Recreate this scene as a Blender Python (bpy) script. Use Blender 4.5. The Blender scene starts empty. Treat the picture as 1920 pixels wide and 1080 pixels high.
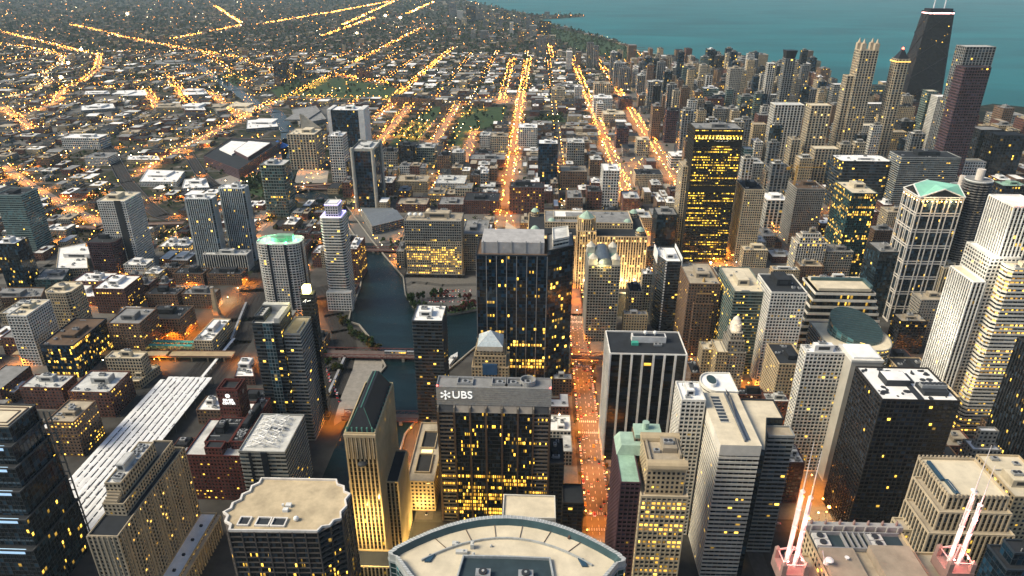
import bpy, math, random
import numpy as np
from mathutils import Vector
S = bpy.context.scene
COL = S.collection
RN = random.Random(7)

# ---------------------------------------------------------------- camera
F_PX, PIT, ROLL, YAW, CZ = 1285.0, math.radians(25.0), math.radians(0.15), math.radians(-1.94), 412.0
cam_d = bpy.data.cameras.new('camera'); cam = bpy.data.objects.new('camera', cam_d); COL.objects.link(cam)
cam_d.sensor_width = 36.0; cam_d.lens = 36.0 * F_PX / 1920.0
cam_d.clip_start = 1.0; cam_d.clip_end = 60000.0
cam.location = (0, 0, CZ)
from mathutils import Matrix
cam.rotation_euler = (Matrix.Rotation(-YAW, 3, 'Z') @ Matrix.Rotation(math.pi/2 - PIT, 3, 'X') @ Matrix.Rotation(ROLL, 3, 'Z')).to_euler()
S.camera = cam

# ---------------------------------------------------------------- sky, sun, exposure
SUN_EL, SUN_AZ = math.radians(42), math.radians(-100)     # azimuth from north, negative = west
w = bpy.data.worlds.new('World'); S.world = w; w.use_nodes = True
nt = w.node_tree; bg = nt.nodes['Background']
HAZE = 2.8e-5
sky = nt.nodes.new('ShaderNodeTexSky'); sky.sky_type = 'NISHITA'; sky.sun_disc = False
sky.sun_elevation = SUN_EL; sky.sun_rotation = SUN_AZ; sky.air_density = 1.0; sky.dust_density = 1.6; sky.ozone_density = 1.0
nt.links.new(sky.outputs[0], bg.inputs[0]); bg.inputs[1].default_value = 0.072
sd = bpy.data.lights.new('sun', 'SUN'); sd.energy = 2.3; sd.angle = math.radians(26); sd.color = (1.0, 0.88, 0.66)
so = bpy.data.objects.new('sun', sd); COL.objects.link(so)
sv = Vector((math.sin(SUN_AZ)*math.cos(SUN_EL), math.cos(SUN_AZ)*math.cos(SUN_EL), math.sin(SUN_EL)))
so.rotation_euler = sv.to_track_quat('Z', 'Y').to_euler()
S.view_settings.view_transform = 'Standard'; S.view_settings.look = 'None'; S.view_settings.gamma = 1.0
S.view_settings.exposure = 1.08
cy = S.cycles
cy.use_denoising = True; cy.max_bounces = 5; cy.diffuse_bounces = 2; cy.glossy_bounces = 2; cy.volume_bounces = 0
cy.sample_clamp_indirect = 3.0; cy.sample_clamp_direct = 12.0; cy.use_light_tree = True; cy.caustics_reflective = False; cy.caustics_refractive = False
cy.volume_step_rate = 4.0

# ---------------------------------------------------------------- survey helpers (photo point -> metres on a level plane)
def ray(px, py):
    a = px - 960; b = 540 - py; cr, sr = math.cos(ROLL), math.sin(ROLL)
    x = a*cr + b*sr; y = -a*sr + b*cr; cp, sp = math.cos(PIT), math.sin(PIT)
    fw = F_PX*cp + y*sp; u = -F_PX*sp + y*cp; c, s = math.cos(YAW), math.sin(YAW)
    return x*c + fw*s, -x*s + fw*c, u
def at(px, py, z=0.0):
    d = ray(px, py); t = (z - CZ)/d[2]
    return d[0]*t, d[1]*t
def proj(x, y, z=0.0):
    c, s = math.cos(YAW), math.sin(YAW); r = x*c - y*s; fw = x*s + y*c; u = z - CZ
    cp, sp = math.cos(PIT), math.sin(PIT); zz = fw*cp - u*sp; yy = fw*sp + u*cp
    cr, sr = math.cos(ROLL), math.sin(ROLL)
    if zz <= 1: return -9999, -9999
    return 960 + F_PX*(r*cr - yy*sr)/zz, 540 - F_PX*(r*sr + yy*cr)/zz
def survey(L, R, yF, yK, h):
    """roof corner pixels (front-left, front-right, back row) and a height (or minus the base row) -> x0,x1,y0,y1,h"""
    if h < 0:
        lo, hi = 1.0, 400.0
        m = (L+R)/2
        for _ in range(40):
            mid = (lo+hi)/2; x, y = at(m, yF, mid)
            if proj(x, y, 0)[1] < -h: lo = mid
            else: hi = mid
        h = lo
    xa, ya = at(L, yF, h); xb, yb = at(R, yF, h)
    y0 = (ya+yb)/2; xm = (xa+xb)/2
    lo, hi = 1.0, 400.0
    for _ in range(30):
        mid = (lo+hi)/2
        if proj(xm, y0+mid, h)[1] > yK: lo = mid
        else: hi = mid
    return xa, xb, y0, y0+lo, h

# ---------------------------------------------------------------- materials
MATS = {}
def newmat(name):
    m = bpy.data.materials.new(name); m.use_nodes = True
    return m, m.node_tree, m.node_tree.nodes['Principled BSDF']
def plain(name, col, rough=0.8, metal=0.0, nscale=0.15, namt=0.25, spec=0.3, detail=5):
    """painted / mineral surface with a mottled wear pattern in metres"""
    if name in MATS: return MATS[name]
    m, t, b = newmat(name); N = t.nodes; Lk = t.links
    tc = N.new('ShaderNodeTexCoord'); no = N.new('ShaderNodeTexNoise'); no.inputs['Scale'].default_value = nscale; no.inputs['Detail'].default_value = detail; no.inputs['Roughness'].default_value = .65
    Lk.new(tc.outputs['Object'], no.inputs['Vector'])
    cr = N.new('ShaderNodeMapRange'); cr.inputs[1].default_value = .3; cr.inputs[2].default_value = .7; cr.inputs[3].default_value = 1-namt; cr.inputs[4].default_value = 1+namt*.5
    Lk.new(no.outputs[0], cr.inputs[0])
    mx = N.new('ShaderNodeVectorMath'); mx.operation = 'SCALE'; mx.inputs[0].default_value = col[:3]
    Lk.new(cr.outputs[0], mx.inputs['Scale']); Lk.new(mx.outputs[0], b.inputs['Base Color'])
    b.inputs['Roughness'].default_value = rough; b.inputs['Metallic'].default_value = metal; b.inputs['Specular IOR Level'].default_value = spec
    MATS[name] = m; return m
def glow(name, col, strength, sample=False):
    if name in MATS: return MATS[name]
    m, t, b = newmat(name)
    b.inputs['Base Color'].default_value = (*col, 1); b.inputs['Emission Color'].default_value = (*col, 1); b.inputs['Emission Strength'].default_value = strength
    if not sample: m.cycles.emission_sampling = 'NONE'
    MATS[name] = m; return m

def facade_group():
    g = bpy.data.node_groups.new('facade', 'ShaderNodeTree'); N = g.nodes; Lk = g.links
    I = g.interface
    for nme, typ, d in (('Wall', 'NodeSocketColor', (.4,.4,.4,1)), ('Glass', 'NodeSocketColor', (.02,.03,.04,1)), ('Pier', 'NodeSocketFloat', .2), ('Band', 'NodeSocketFloat', .3), ('Lit', 'NodeSocketFloat', .1), ('Power', 'NodeSocketFloat', 3.0), ('LitColor', 'NodeSocketColor', (1,.6,.15,1)), ('Gloss', 'NodeSocketFloat', .12)):
        s = I.new_socket(nme, in_out='INPUT', socket_type=typ); s.default_value = d
    I.new_socket('Shader', in_out='OUTPUT', socket_type='NodeSocketShader')
    gi = N.new('NodeGroupInput'); go = N.new('NodeGroupOutput')
    def M(op, a, b=None, c=None):
        n = N.new('ShaderNodeMath'); n.operation = op
        for k, v in enumerate((a, b, c)):
            if v is None: continue
            if isinstance(v, (int, float)): n.inputs[k].default_value = v
            else: Lk.new(v, n.inputs[k])
        return n.outputs[0]
    uv = N.new('ShaderNodeUVMap'); uv.uv_map = 'UVMap'; sp = N.new('ShaderNodeSeparateXYZ'); Lk.new(uv.outputs[0], sp.inputs[0])
    u, v = sp.outputs[0], sp.outputs[1]
    fu = M('FRACT', u); fv = M('FRACT', v); cu = M('FLOOR', u); cv = M('FLOOR', v)
    du = M('ABSOLUTE', M('SUBTRACT', fu, .5)); hw = M('MULTIPLY', M('SUBTRACT', 1.0, gi.outputs['Pier']), .5)
    wu = M('LESS_THAN', du, hw); wv = M('GREATER_THAN', fv, gi.outputs['Band'])
    win = M('MULTIPLY', wu, wv)
    oi = N.new('ShaderNodeObjectInfo'); seed = M('MULTIPLY', oi.outputs['Random'], 97.0)
    cb = N.new('ShaderNodeCombineXYZ'); Lk.new(cu, cb.inputs[0]); Lk.new(cv, cb.inputs[1]); Lk.new(seed, cb.inputs[2])
    wn = N.new('ShaderNodeTexWhiteNoise'); wn.noise_dimensions = '3D'; Lk.new(cb.outputs[0], wn.inputs['Vector'])
    cb2 = N.new('ShaderNodeCombineXYZ'); Lk.new(M('FLOOR', M('MULTIPLY', u, .09)), cb2.inputs[0]); Lk.new(cv, cb2.inputs[1]); Lk.new(seed, cb2.inputs[2])
    wn2 = N.new('ShaderNodeTexWhiteNoise'); wn2.noise_dimensions = '3D'; Lk.new(cb2.outputs[0], wn2.inputs['Vector'])
    th = M('MULTIPLY', gi.outputs['Lit'], M('MULTIPLY', M('POWER', wn2.outputs[0], 3.0), 4.0))
    lit = M('LESS_THAN', wn.outputs[0], th)
    sc = N.new('ShaderNodeSeparateColor'); Lk.new(wn.outputs[1], sc.inputs[0])
    litw = M('MULTIPLY', M('MULTIPLY', lit, win), M('MULTIPLY', M('LESS_THAN', fv, .85), M('LESS_THAN', du, M('ADD', .16, M('MULTIPLY', sc.outputs[2], .26)))))
    # shade inside a lit window: ceiling band brighter than the lower part, blinds
    mod = M('MULTIPLY', M('ADD', M('MULTIPLY', fv, .7), .35), M('ADD', M('MULTIPLY', M('POWER', sc.outputs[1], 2.0), 2.0), .12))
    em = M('MULTIPLY', M('MULTIPLY', litw, mod), gi.outputs['Power'])
    # wall weathering
    tc = N.new('ShaderNodeTexCoord'); no = N.new('ShaderNodeTexNoise'); no.inputs['Scale'].default_value = .07; no.inputs['Detail'].default_value = 6; no.inputs['Roughness'].default_value = .7
    mp = N.new('ShaderNodeMapping'); mp.inputs['Scale'].default_value = (1, 1, .25); Lk.new(tc.outputs['Object'], mp.inputs[0]); Lk.new(mp.outputs[0], no.inputs['Vector'])
    wv_ = N.new('ShaderNodeMapRange'); wv_.inputs[1].default_value = .3; wv_.inputs[2].default_value = .7; wv_.inputs[3].default_value = .72; wv_.inputs[4].default_value = 1.12; Lk.new(no.outputs[0], wv_.inputs[0])
    wc = N.new('ShaderNodeVectorMath'); wc.operation = 'SCALE'; Lk.new(gi.outputs['Wall'], wc.inputs[0]); Lk.new(wv_.outputs[0], wc.inputs['Scale'])
    gs = M('ADD', M('MULTIPLY', M('POWER', sc.outputs[2], 4.0), 4.0), .6)
    gc = N.new('ShaderNodeVectorMath'); gc.operation = 'SCALE'; Lk.new(gi.outputs['Glass'], gc.inputs[0]); Lk.new(gs, gc.inputs['Scale'])
    mx = N.new('ShaderNodeMix'); mx.data_type = 'RGBA'; Lk.new(win, mx.inputs[0]); Lk.new(wc.outputs[0], mx.inputs[6]); Lk.new(gc.outputs[0], mx.inputs[7])
    p = N.new('ShaderNodeBsdfPrincipled'); Lk.new(mx.outputs[2], p.inputs['Base Color'])
    ro = N.new('ShaderNodeMix'); ro.data_type = 'FLOAT'; Lk.new(win, ro.inputs[0]); ro.inputs[2].default_value = .85; Lk.new(gi.outputs['Gloss'], ro.inputs[3]); Lk.new(ro.outputs[0], p.inputs['Roughness'])
    lc = N.new('ShaderNodeMix'); lc.data_type = 'RGBA'; Lk.new(M('MULTIPLY', sc.outputs[0], .5), lc.inputs[0]); Lk.new(gi.outputs['LitColor'], lc.inputs[6]); lc.inputs[7].default_value = (1, .34, .07, 1)
    Lk.new(lc.outputs[2], p.inputs['Emission Color']); Lk.new(em, p.inputs['Emission Strength'])
    Lk.new(p.outputs[0], go.inputs[0])
    return g
FG = facade_group()
def facade(key, wall, glass=(.012,.018,.026), pier=.25, band=.35, lit=.08, power=1.5, litc=(1,.58,.07), gloss=.12):
    key = 'facade_' + key; lit = lit*.5 if lit < .3 else lit*.85
    if key in MATS: return MATS[key]
    m = bpy.data.materials.new(key); m.use_nodes = True; t = m.node_tree
    t.nodes.remove(t.nodes['Principled BSDF'])
    g = t.nodes.new('ShaderNodeGroup'); g.node_tree = FG
    g.inputs['Wall'].default_value = (*wall, 1); g.inputs['Glass'].default_value = (*glass, 1); g.inputs['Pier'].default_value = pier; g.inputs['Band'].default_value = band
    g.inputs['Lit'].default_value = lit; g.inputs['Power'].default_value = power; g.inputs['LitColor'].default_value = (*litc, 1); g.inputs['Gloss'].default_value = gloss
    t.links.new(g.outputs[0], t.nodes['Material Output'].inputs[0])
    m.cycles.emission_sampling = 'NONE'
    MATS[key] = m; return m

# ---------------------------------------------------------------- mesh helpers
class MB:
    def __init__(s): s.v = []; s.f = []; s.uv = []; s.mi = []; s.cur = 0
    def face(s, pts, uv=None):
        i = len(s.v); s.v += pts; n = len(pts); s.f.append(tuple(range(i, i+n)))
        s.uv += uv if uv else [(0.0, 0.0)]*n; s.mi.append(s.cur)
    def box(s, x0, x1, y0, y1, z0, z1, bottom=False):
        A = [(x0,y0,z0),(x1,y0,z0),(x1,y1,z0),(x0,y1,z0),(x0,y0,z1),(x1,y0,z1),(x1,y1,z1),(x0,y1,z1)]
        fs = [(0,1,5,4),(1,2,6,5),(2,3,7,6),(3,0,4,7),(4,5,6,7)]
        if bottom: fs.append((3,2,1,0))
        for q in fs: s.face([A[k] for k in q])
    def prism(s, poly, z0, z1, cap=True, bay=None, fh=None, poly2=None, floor0=0, bottom=False):
        """walls of a footprint, UV counted in bays and storeys"""
        n = len(poly); P2 = poly2 or poly; u = 0.0
        nf = max(1, round((z1-z0)/fh)) if fh else 1
        for k in range(n):
            a, b = poly[k], poly[(k+1) % n]; c, d = P2[(k+1) % n], P2[k]
            nb = max(1, round(math.dist(a, b)/bay)) if bay else 1
            s.face([(*a, z0), (*b, z0), (*c, z1), (*d, z1)], [(u, floor0), (u+nb, floor0), (u+nb, floor0+nf), (u, floor0+nf)])
            u += nb
        if cap: s.face([(*p, z1) for p in P2])
        if bottom: s.face([(*p, z0) for p in reversed(poly)])
        return nf
    def tube(s, p, q, r, n=6, r2=None):
        p, q = Vector(p), Vector(q); d = (q-p).normalized(); a = d.orthogonal().normalized(); b = d.cross(a)
        r2 = r if r2 is None else r2
        A = [p + (a*math.cos(t)+b*math.sin(t))*r for t in [2*math.pi*k/n for k in range(n)]]
        B = [q + (a*math.cos(t)+b*math.sin(t))*r2 for t in [2*math.pi*k/n for k in range(n)]]
        for k in range(n):
            j = (k+1) % n; s.face([tuple(A[k]), tuple(A[j]), tuple(B[j]), tuple(B[k])])
        s.face([tuple(x) for x in B]); s.face([tuple(x) for x in reversed(A)])
    def ball(s, c, r, nu=8, nv=5, sz=1.0):
        for j in range(nv):
            t0, t1 = math.pi*j/nv, math.pi*(j+1)/nv
            for i in range(nu):
                a0, a1 = 2*math.pi*i/nu, 2*math.pi*(i+1)/nu
                P = lambda t, a: (c[0]+r*math.sin(t)*math.cos(a), c[1]+r*math.sin(t)*math.sin(a), c[2]+r*sz*math.cos(t))
                q = [P(t1,a0), P(t1,a1), P(t0,a1), P(t0,a0)]
                if j == 0: q = q[:3]
                if j == nv-1: q = [q[0], q[2], q[3]]
                s.face(q)
    def build(s, name, mats, parent=None, smooth=False):
        me = bpy.data.meshes.new(name); me.from_pydata(s.v, [], s.f)
        ul = me.uv_layers.new(name='UVMap'); ul.data.foreach_set('uv', np.array(s.uv, dtype=np.float32).ravel())
        for m in (mats if isinstance(mats, (list, tuple)) else [mats]): me.materials.append(m)
        if any(s.mi): me.polygons.foreach_set('material_index', s.mi)
        if smooth: me.polygons.foreach_set('use_smooth', [True]*len(me.polygons))
        me.update()
        o = bpy.data.objects.new(name, me); COL.objects.link(o)
        if parent: o.parent = parent
        return o
def tag(o, label=None, cat=None, group=None, kind=None):
    for k, v in (('label', label), ('category', cat), ('group', group), ('kind', kind)):
        if v: o[k] = v
    return o
def empty(name, loc, rz=0.0):
    o = bpy.data.objects.new(name, None); o.empty_display_size = 2; COL.objects.link(o); o.location = loc; o.rotation_euler.z = rz; return o
def rect(x0, x1, y0, y1): return [(x0,y0),(x1,y0),(x1,y1),(x0,y1)]
def ngon(cx, cy, rx, ry, n, a0=0.0): return [(cx+rx*math.cos(a0+2*math.pi*k/n), cy+ry*math.sin(a0+2*math.pi*k/n)) for k in range(n)]
def offs(poly, d):
    """offset a convex-ish CCW polygon outward by d"""
    n = len(poly); out = []
    for k in range(n):
        p, a, b = Vector(poly[k]), Vector(poly[k-1]), Vector(poly[(k+1) % n])
        e1 = (p-a).normalized(); e2 = (b-p).normalized(); n1 = Vector((e1.y, -e1.x)); n2 = Vector((e2.y, -e2.x))
        m = (n1+n2); L = m.length_squared
        out.append(tuple(p + m*(2*d/L) if L > .3 else p + n1*d))
    return out
def centroid(poly): return (sum(p[0] for p in poly)/len(poly), sum(p[1] for p in poly)/len(poly))
def inside(p, poly):
    x, y = p; c = False; n = len(poly); j = n-1
    for i in range(n):
        xi, yi = poly[i]; xj, yj = poly[j]
        if (yi > y) != (yj > y) and x < (xj-xi)*(y-yi)/(yj-yi)+xi: c = not c
        j = i
    return c
def jitter_box(b, R, x0, x1, y0, y1, z, h): b.box(x0, x1, y0, y1, z, z+h)
# ---------------------------------------------------------------- building styles
#        wall               glass              pier band bay fh  lit  mode
STY = {
 'WG': ((.66,.64,.58), (.012,.020,.026), .30,.34, 3.4,3.6,.06,'grid'),
 'WC': ((.78,.75,.68), (.004,.006,.009), .26,.04, 8.8,3.7,.01,'pier'),
 'LP': ((.50,.53,.52), (.025,.045,.055), .34,.20, 3.0,3.6,.05,'pier'),
 'NL': ((.030,.028,.024),(.006,.009,.012),.26,.46, 2.3,3.9,.8,'grid'),
 'BG': ((.50,.42,.29), (.012,.018,.022), .34,.36, 3.2,3.7,.10,'grid'),
 'GG': ((.30,.29,.26), (.010,.016,.020), .28,.32, 3.2,3.7,.09,'grid'),
 'DG': ((.026,.023,.022),(.008,.012,.018),.16,.28, 3.4,3.7,.14,'grid'),
 'WB': ((.66,.63,.55), (.010,.016,.022), .04,.46, 4.0,3.8,.06,'band'),
 'GB': ((.26,.27,.26), (.010,.018,.024), .05,.40, 4.0,3.8,.12,'band'),
 'DB': ((.050,.056,.060),(.008,.014,.020),.05,.34, 3.6,3.7,.16,'band'),
 'TB': ((.20,.27,.26), (.012,.040,.045), .06,.38, 3.2,3.5,.06,'band'),
 'WP': ((.66,.63,.56), (.008,.013,.018), .34,.16, 3.6,3.7,.04,'pier'),
 'BP': ((.48,.40,.28), (.010,.016,.020), .38,.22, 3.2,3.6,.08,'pier'),
 'DP': ((.024,.023,.024),(.007,.011,.016),.20,.16, 3.2,3.7,.12,'pier'),
 'GP': ((.24,.24,.23), (.008,.014,.020), .30,.18, 3.2,3.6,.09,'pier'),
 'GL': ((.018,.024,.030),(.008,.018,.026),.07,.12, 3.2,3.8,.14,'glass'),
 'TG': ((.06,.09,.09), (.006,.024,.027), .08,.20, 3.0,3.6,.08,'glass'),
 'BL': ((.022,.032,.045),(.004,.015,.028),.08,.16, 3.0,3.8,.05,'glass'),
 'BK': ((.13,.055,.040),(.010,.014,.018), .50,.46, 3.6,3.7,.14,'punch'),
 'BR': ((.17,.105,.065),(.010,.014,.018), .48,.46, 3.4,3.6,.10,'punch'),
 'TN': ((.46,.36,.22), (.012,.016,.020), .46,.44, 3.2,3.6,.08,'punch'),
 'ST': ((.28,.26,.22), (.012,.016,.020), .46,.46, 3.2,3.6,.08,'punch'),
 'PL': ((.075,.040,.048),(.010,.010,.016),.26,.40, 3.2,3.6,.04,'grid'),
 'GN': ((.15,.18,.16), (.010,.028,.030), .18,.34, 3.0,3.6,.12,'band'),
}
ROOF = {'sand': (.52,.42,.27), 'cream': (.64,.56,.41), 'white': (.84,.83,.80), 'grey': (.24,.24,.235), 'dark': (.022,.026,.032), 'tan': (.40,.34,.25), 'green': (.28,.44,.34), 'brown': (.13,.085,.055), 'pale': (.58,.58,.55)}
def roofmat(k): return plain('roof_' + k, ROOF[k], .9, nscale=.09, namt=.22 if k in ('cream', 'white') else .38, detail=8)
metal_m = lambda: plain('galvanised_metal', (.36,.37,.37), .5, .3, .3, .25)
dark_m = lambda: plain('dark_louvre', (.03,.034,.04), .6)
FOOT = []           # footprints already taken
BLD = []            # every building root with its survey data (auto labels)
def relief(style, poly, z0, z1, near, root, wallm, nf, fh):
    wall, glass, pier, band, bay, _, lit, mode = STY[style]
    if not near or mode == 'punch': return
    if mode in ('grid', 'band', 'glass'):
        b = MB(); bh = fh*band if mode != 'glass' else .35; out = .42 if mode != 'glass' else .12
        P = offs(poly, out)
        for k in range(nf+1):
            z = z0 + k*fh
            if k == nf: z = z1 - bh*.5
            b.prism(P, z, min(z+bh, z1+.02), bottom=True)
        b.build('floor_band', wallm, root)
    if mode in ('grid', 'pier', 'glass'):
        b = MB(); pw = bay*pier*.5*(.8 if mode != 'glass' else .5); out = .52 if mode == 'grid' else (.75 if mode == 'pier' else .2)
        n = len(poly)
        for k in range(n):
            a, c = Vector(poly[k]), Vector(poly[(k+1) % n]); L = (c-a).length; nb = max(1, round(L/bay)); e = (c-a).normalized(); nn = Vector((e.y, -e.x))
            for j in range(nb+1):
                p = a + e*(L*j/nb)
                q = [p - e*pw - nn*.2, p - e*pw + nn*out, p + e*pw + nn*out, p + e*pw - nn*.2]
                b.prism([tuple(x) for x in (q[1], q[2], q[3], q[0])], z0, z1 + .25)
        b.build('facade_pier', wallm, root)
def roof_ring(b, poly, z, h=1.3, t=.6):
    inn = offs(poly, -t); n = len(poly)
    for k in range(n):
        j = (k+1) % n
        b.face([(*poly[k], z), (*poly[j], z), (*poly[j], z+h), (*poly[k], z+h)])
        b.face([(*inn[j], z), (*inn[k], z), (*inn[k], z+h), (*inn[j], z+h)])
        b.face([(*poly[k], z+h), (*poly[j], z+h), (*inn[j], z+h), (*inn[k], z+h)])
def hvac(root, x, y, z, sx, sy, sz, name='hvac_unit'):
    b = MB(); b.box(x-sx/2, x+sx/2, y-sy/2, y+sy/2, z+.4, z+sz); b.box(x-sx/2+.3, x+sx/2-.3, y-sy/2+.3, y+sy/2-.3, z, z+.4)
    o = b.build(name, metal_m(), root); b = MB()
    nfan = max(1, int(max(sx, sy)//3))
    for k in range(nfan):
        t = (k+.5)/nfan - .5; fx, fy = (x+t*sx, y) if sx >= sy else (x, y+t*sy); r = min(sx, sy)*.34
        b.prism(ngon(fx, fy, r, r, 10), z+sz, z+sz+.35)
        b.build('fan', dark_m(), o); b = MB()
def roof_kit(root, poly, z, seed, rk, dense=1.0):
    R = random.Random(seed); xs = [p[0] for p in poly]; ys = [p[1] for p in poly]
    x0, x1, y0, y1 = min(xs), max(xs), min(ys), max(ys); W, D = x1-x0, y1-y0; cx, cy_ = (x0+x1)/2, (y0+y1)/2
    if min(W, D) < 8: return
    k = R.random(); pw, pd = W*R.uniform(.28,.5), D*R.uniform(.28,.5); ph = R.uniform(3.5, 7.0)
    px, py = cx + R.uniform(-.12,.12)*W, cy_ + R.uniform(-.12,.14)*D
    b = MB(); b.prism(rect(px-pw/2, px+pw/2, py-pd/2, py+pd/2), z, z+ph, bay=4, fh=4)
    b.cur = 1; b.box(px-pw/2+.6, px+pw/2-.6, py-pd/2+.6, py+pd/2-.6, z+ph, z+ph+.25)
    po = b.build('penthouse', [plain('penthouse_' + rk, tuple(c*.75 for c in ROOF[rk]), .85), roofmat(rk)], root)
    b = MB(); b.box(px-pw*.3, px+pw*.3, py-pd/2-.08, py-pd/2+.1, z+ph*.3, z+ph*.8); b.build('louvre', dark_m(), po)
    if k > .25: hvac(root, px + R.uniform(-.2,.2)*pw, py, z+ph+.25, min(6, pw*.5), min(4, pd*.5), 2.2)
    for j in range(int(R.randint(2, 4)*dense)):
        for _ in range(8):
            hx, hy = R.uniform(x0+3.5, x1-3.5), R.uniform(y0+3, y1-3)
            if (abs(hx-px) > pw/2+3 or abs(hy-py) > pd/2+2.5) and inside((hx, hy), offs(poly, -3)): hvac(root, hx, hy, z, R.uniform(2.5,5), R.uniform(2,3.5), R.uniform(1.4,2.4)); break
    for j in range(int(6*dense)):
        hx, hy = R.uniform(x0+2, x1-2), R.uniform(y0+2, y1-2)
        if not inside((hx, hy), offs(poly, -1.5)) or (abs(hx-px) < pw/2+1 and abs(hy-py) < pd/2+1): continue
        t = R.random(); b = MB()
        if t < .4: b.box(hx-.6, hx+.6, hy-.6, hy+.6, z, z+.8); b.build('roof_hatch', metal_m(), root)
        elif t < .75: b.tube((hx, hy, z), (hx, hy, z+R.uniform(1,3)), .3); b.build('vent_pipe', metal_m(), root)
        elif abs(hy-py) > pd/2+2: L = R.uniform(3, 9); b.box(max(x0+1, hx-L/2), min(x1-1, hx+L/2), hy-.35, hy+.35, z+.3, z+.9); b.build('roof_duct', metal_m(), root)
def mass(root, poly, z0, z1, style, rk='grey', near=True, lit=None, kit=0, seed=1, part='facade', parapet=1.3, litc=None, core=None, power=None):
    """one block of a building: glazed facade, relief, parapet, roof deck and rooftop plant"""
    wall, glass, pier, band, bay, fh, l0, mode = STY[style]
    lit = l0 if lit is None else lit
    if not near and root.location.y > 1150 and z1-z0 > 25: bay = bay*(2.1 if mode == 'pier' else 1.5); fh = fh*1.5
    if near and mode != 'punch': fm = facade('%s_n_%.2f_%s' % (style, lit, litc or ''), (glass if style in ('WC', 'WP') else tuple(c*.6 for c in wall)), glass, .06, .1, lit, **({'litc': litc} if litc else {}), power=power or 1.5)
    else: fm = facade('%s_%.2f_%s' % (style, lit, litc or ''), wall, glass, pier, band, lit, **({'litc': litc} if litc else {}), power=power or 1.5)
    wm = plain('wall_' + style, wall, .85, nscale=.05, namt=.3)
    b = MB(); nf = b.prism(poly, z0, z1, cap=False, bay=bay, fh=fh)
    b.build(part, fm, root)
    relief(style, poly, z0, z1, near, root, wm, nf, (z1-z0)/nf)
    P = offs(poly, .45 if near and mode != 'punch' else .05)
    b = MB(); roof_ring(b, P, z1, parapet, .7)
    for k in range(len(P)):
        j = (k+1) % len(P)
        b.face([(*poly[k], z1-.02), (*poly[j], z1-.02), (*P[j], z1), (*P[k], z1)])
    b.build('parapet', wm, root)
    b = MB(); b.face([(*p, z1+.05) for p in offs(P, -.35)]); b.build('roof_deck', roofmat(rk), root)
    if kit: roof_kit(root, poly, z1+.05, seed, rk, kit)
BIDX = 0
def new_building(name, cx, cy_, label=None, cat='tower', group=None, foot=None, look=None):
    global BIDX
    BIDX += 1; r = empty(name, (cx, cy_, 0)); tag(r, label, cat, group)
    if foot: FOOT.append(foot)
    BLD.append(dict(o=r, x=cx, y=cy_, label=label, look=look)); return r
def tower(spec, style, rk, label, name='office_tower', cat='tower', chamfer=0, round_=0, tiers=None, kit=1, lit=None, near=None, group=None, rot=0, litc=None, power=None, maxd=None, parapet=1.3, look=None):
    x0, x1, y0, y1, h = survey(*spec)
    if y1-y0 > (maxd or 90): y1 = y0+(maxd or 90)
    if y1-y0 < 9: y1 = y0+9
    W, D = x1-x0, y1-y0; cx, cy_ = (x0+x1)/2, (y0+y1)/2
    near = (y0 < 1150) if near is None else near
    root = new_building(name, cx, cy_, label, cat, group, rect(x0, x1, y0, y1), look)
    if round_: sq = lambda t: math.copysign(abs(t)**.55, t); poly = [(W/2*sq(math.cos(a)), D/2*sq(math.sin(a))) for a in [math.pi/28+2*math.pi*k/28 for k in range(28)]]
    elif chamfer: c = chamfer; poly = [(-W/2+c,-D/2),(W/2-c,-D/2),(W/2,-D/2+c),(W/2,D/2-c),(W/2-c,D/2),(-W/2+c,D/2),(-W/2,D/2-c),(-W/2,-D/2+c)]
    else: poly = rect(-W/2, W/2, -D/2, D/2)
    seed = BIDX*13
    if tiers:     # [(fraction of height, inset m)...] from the bottom up
        z = 0
        for i, (f, ins) in enumerate(tiers):
            P = offs(poly, -ins) if ins else poly
            mass(root, P, z, h*f, style, rk, near, lit, kit if i == len(tiers)-1 else 0, seed+i, litc=litc, power=power, parapet=parapet); z = h*f
    else: mass(root, poly, 0, h, style, rk, near, lit, kit, seed, litc=litc, power=power, parapet=parapet)
    if rot: root.rotation_euler.z = math.radians(rot)
    return root, W, D, h
T = tower
# ---------------------------------------------------------------- left side: west of the river
def striped_white():
    r, W, D, h = T((181, 233, 382, 365, -505), 'WG', 'cream', 'tall white grid tower with a full-height black glass stripe', lit=.03, kit=1)
    b = MB(); b.box(W*.12, W*.36, -D/2-1.0, -D/2-.2, 0, h+1.6); b.build('dark_glass_stripe', facade('GLs', (.02,.025,.03), (.008,.014,.02), .05, .1, .02), r)
striped_white()
T((158, 213, 460, 441, -516), 'PL', 'dark', 'plum brown tower with rounded bays in front of the black-striped white tower', near=True, chamfer=5)
T((343, 395, 377, 360, -505), 'LP', 'white', 'west one of the twin pale blue-white residential towers', lit=.05, chamfer=3, maxd=20)
T((407, 456, 357, 346, -492), 'LP', 'white', 'east and taller one of the twin pale blue-white residential towers', lit=.05, chamfer=3, maxd=20)
T((380, 462, 481, 472, -510), 'WP', 'pale', 'low white ribbed block joining the feet of the twin pale towers', 'apartment_block', 'building')
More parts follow.
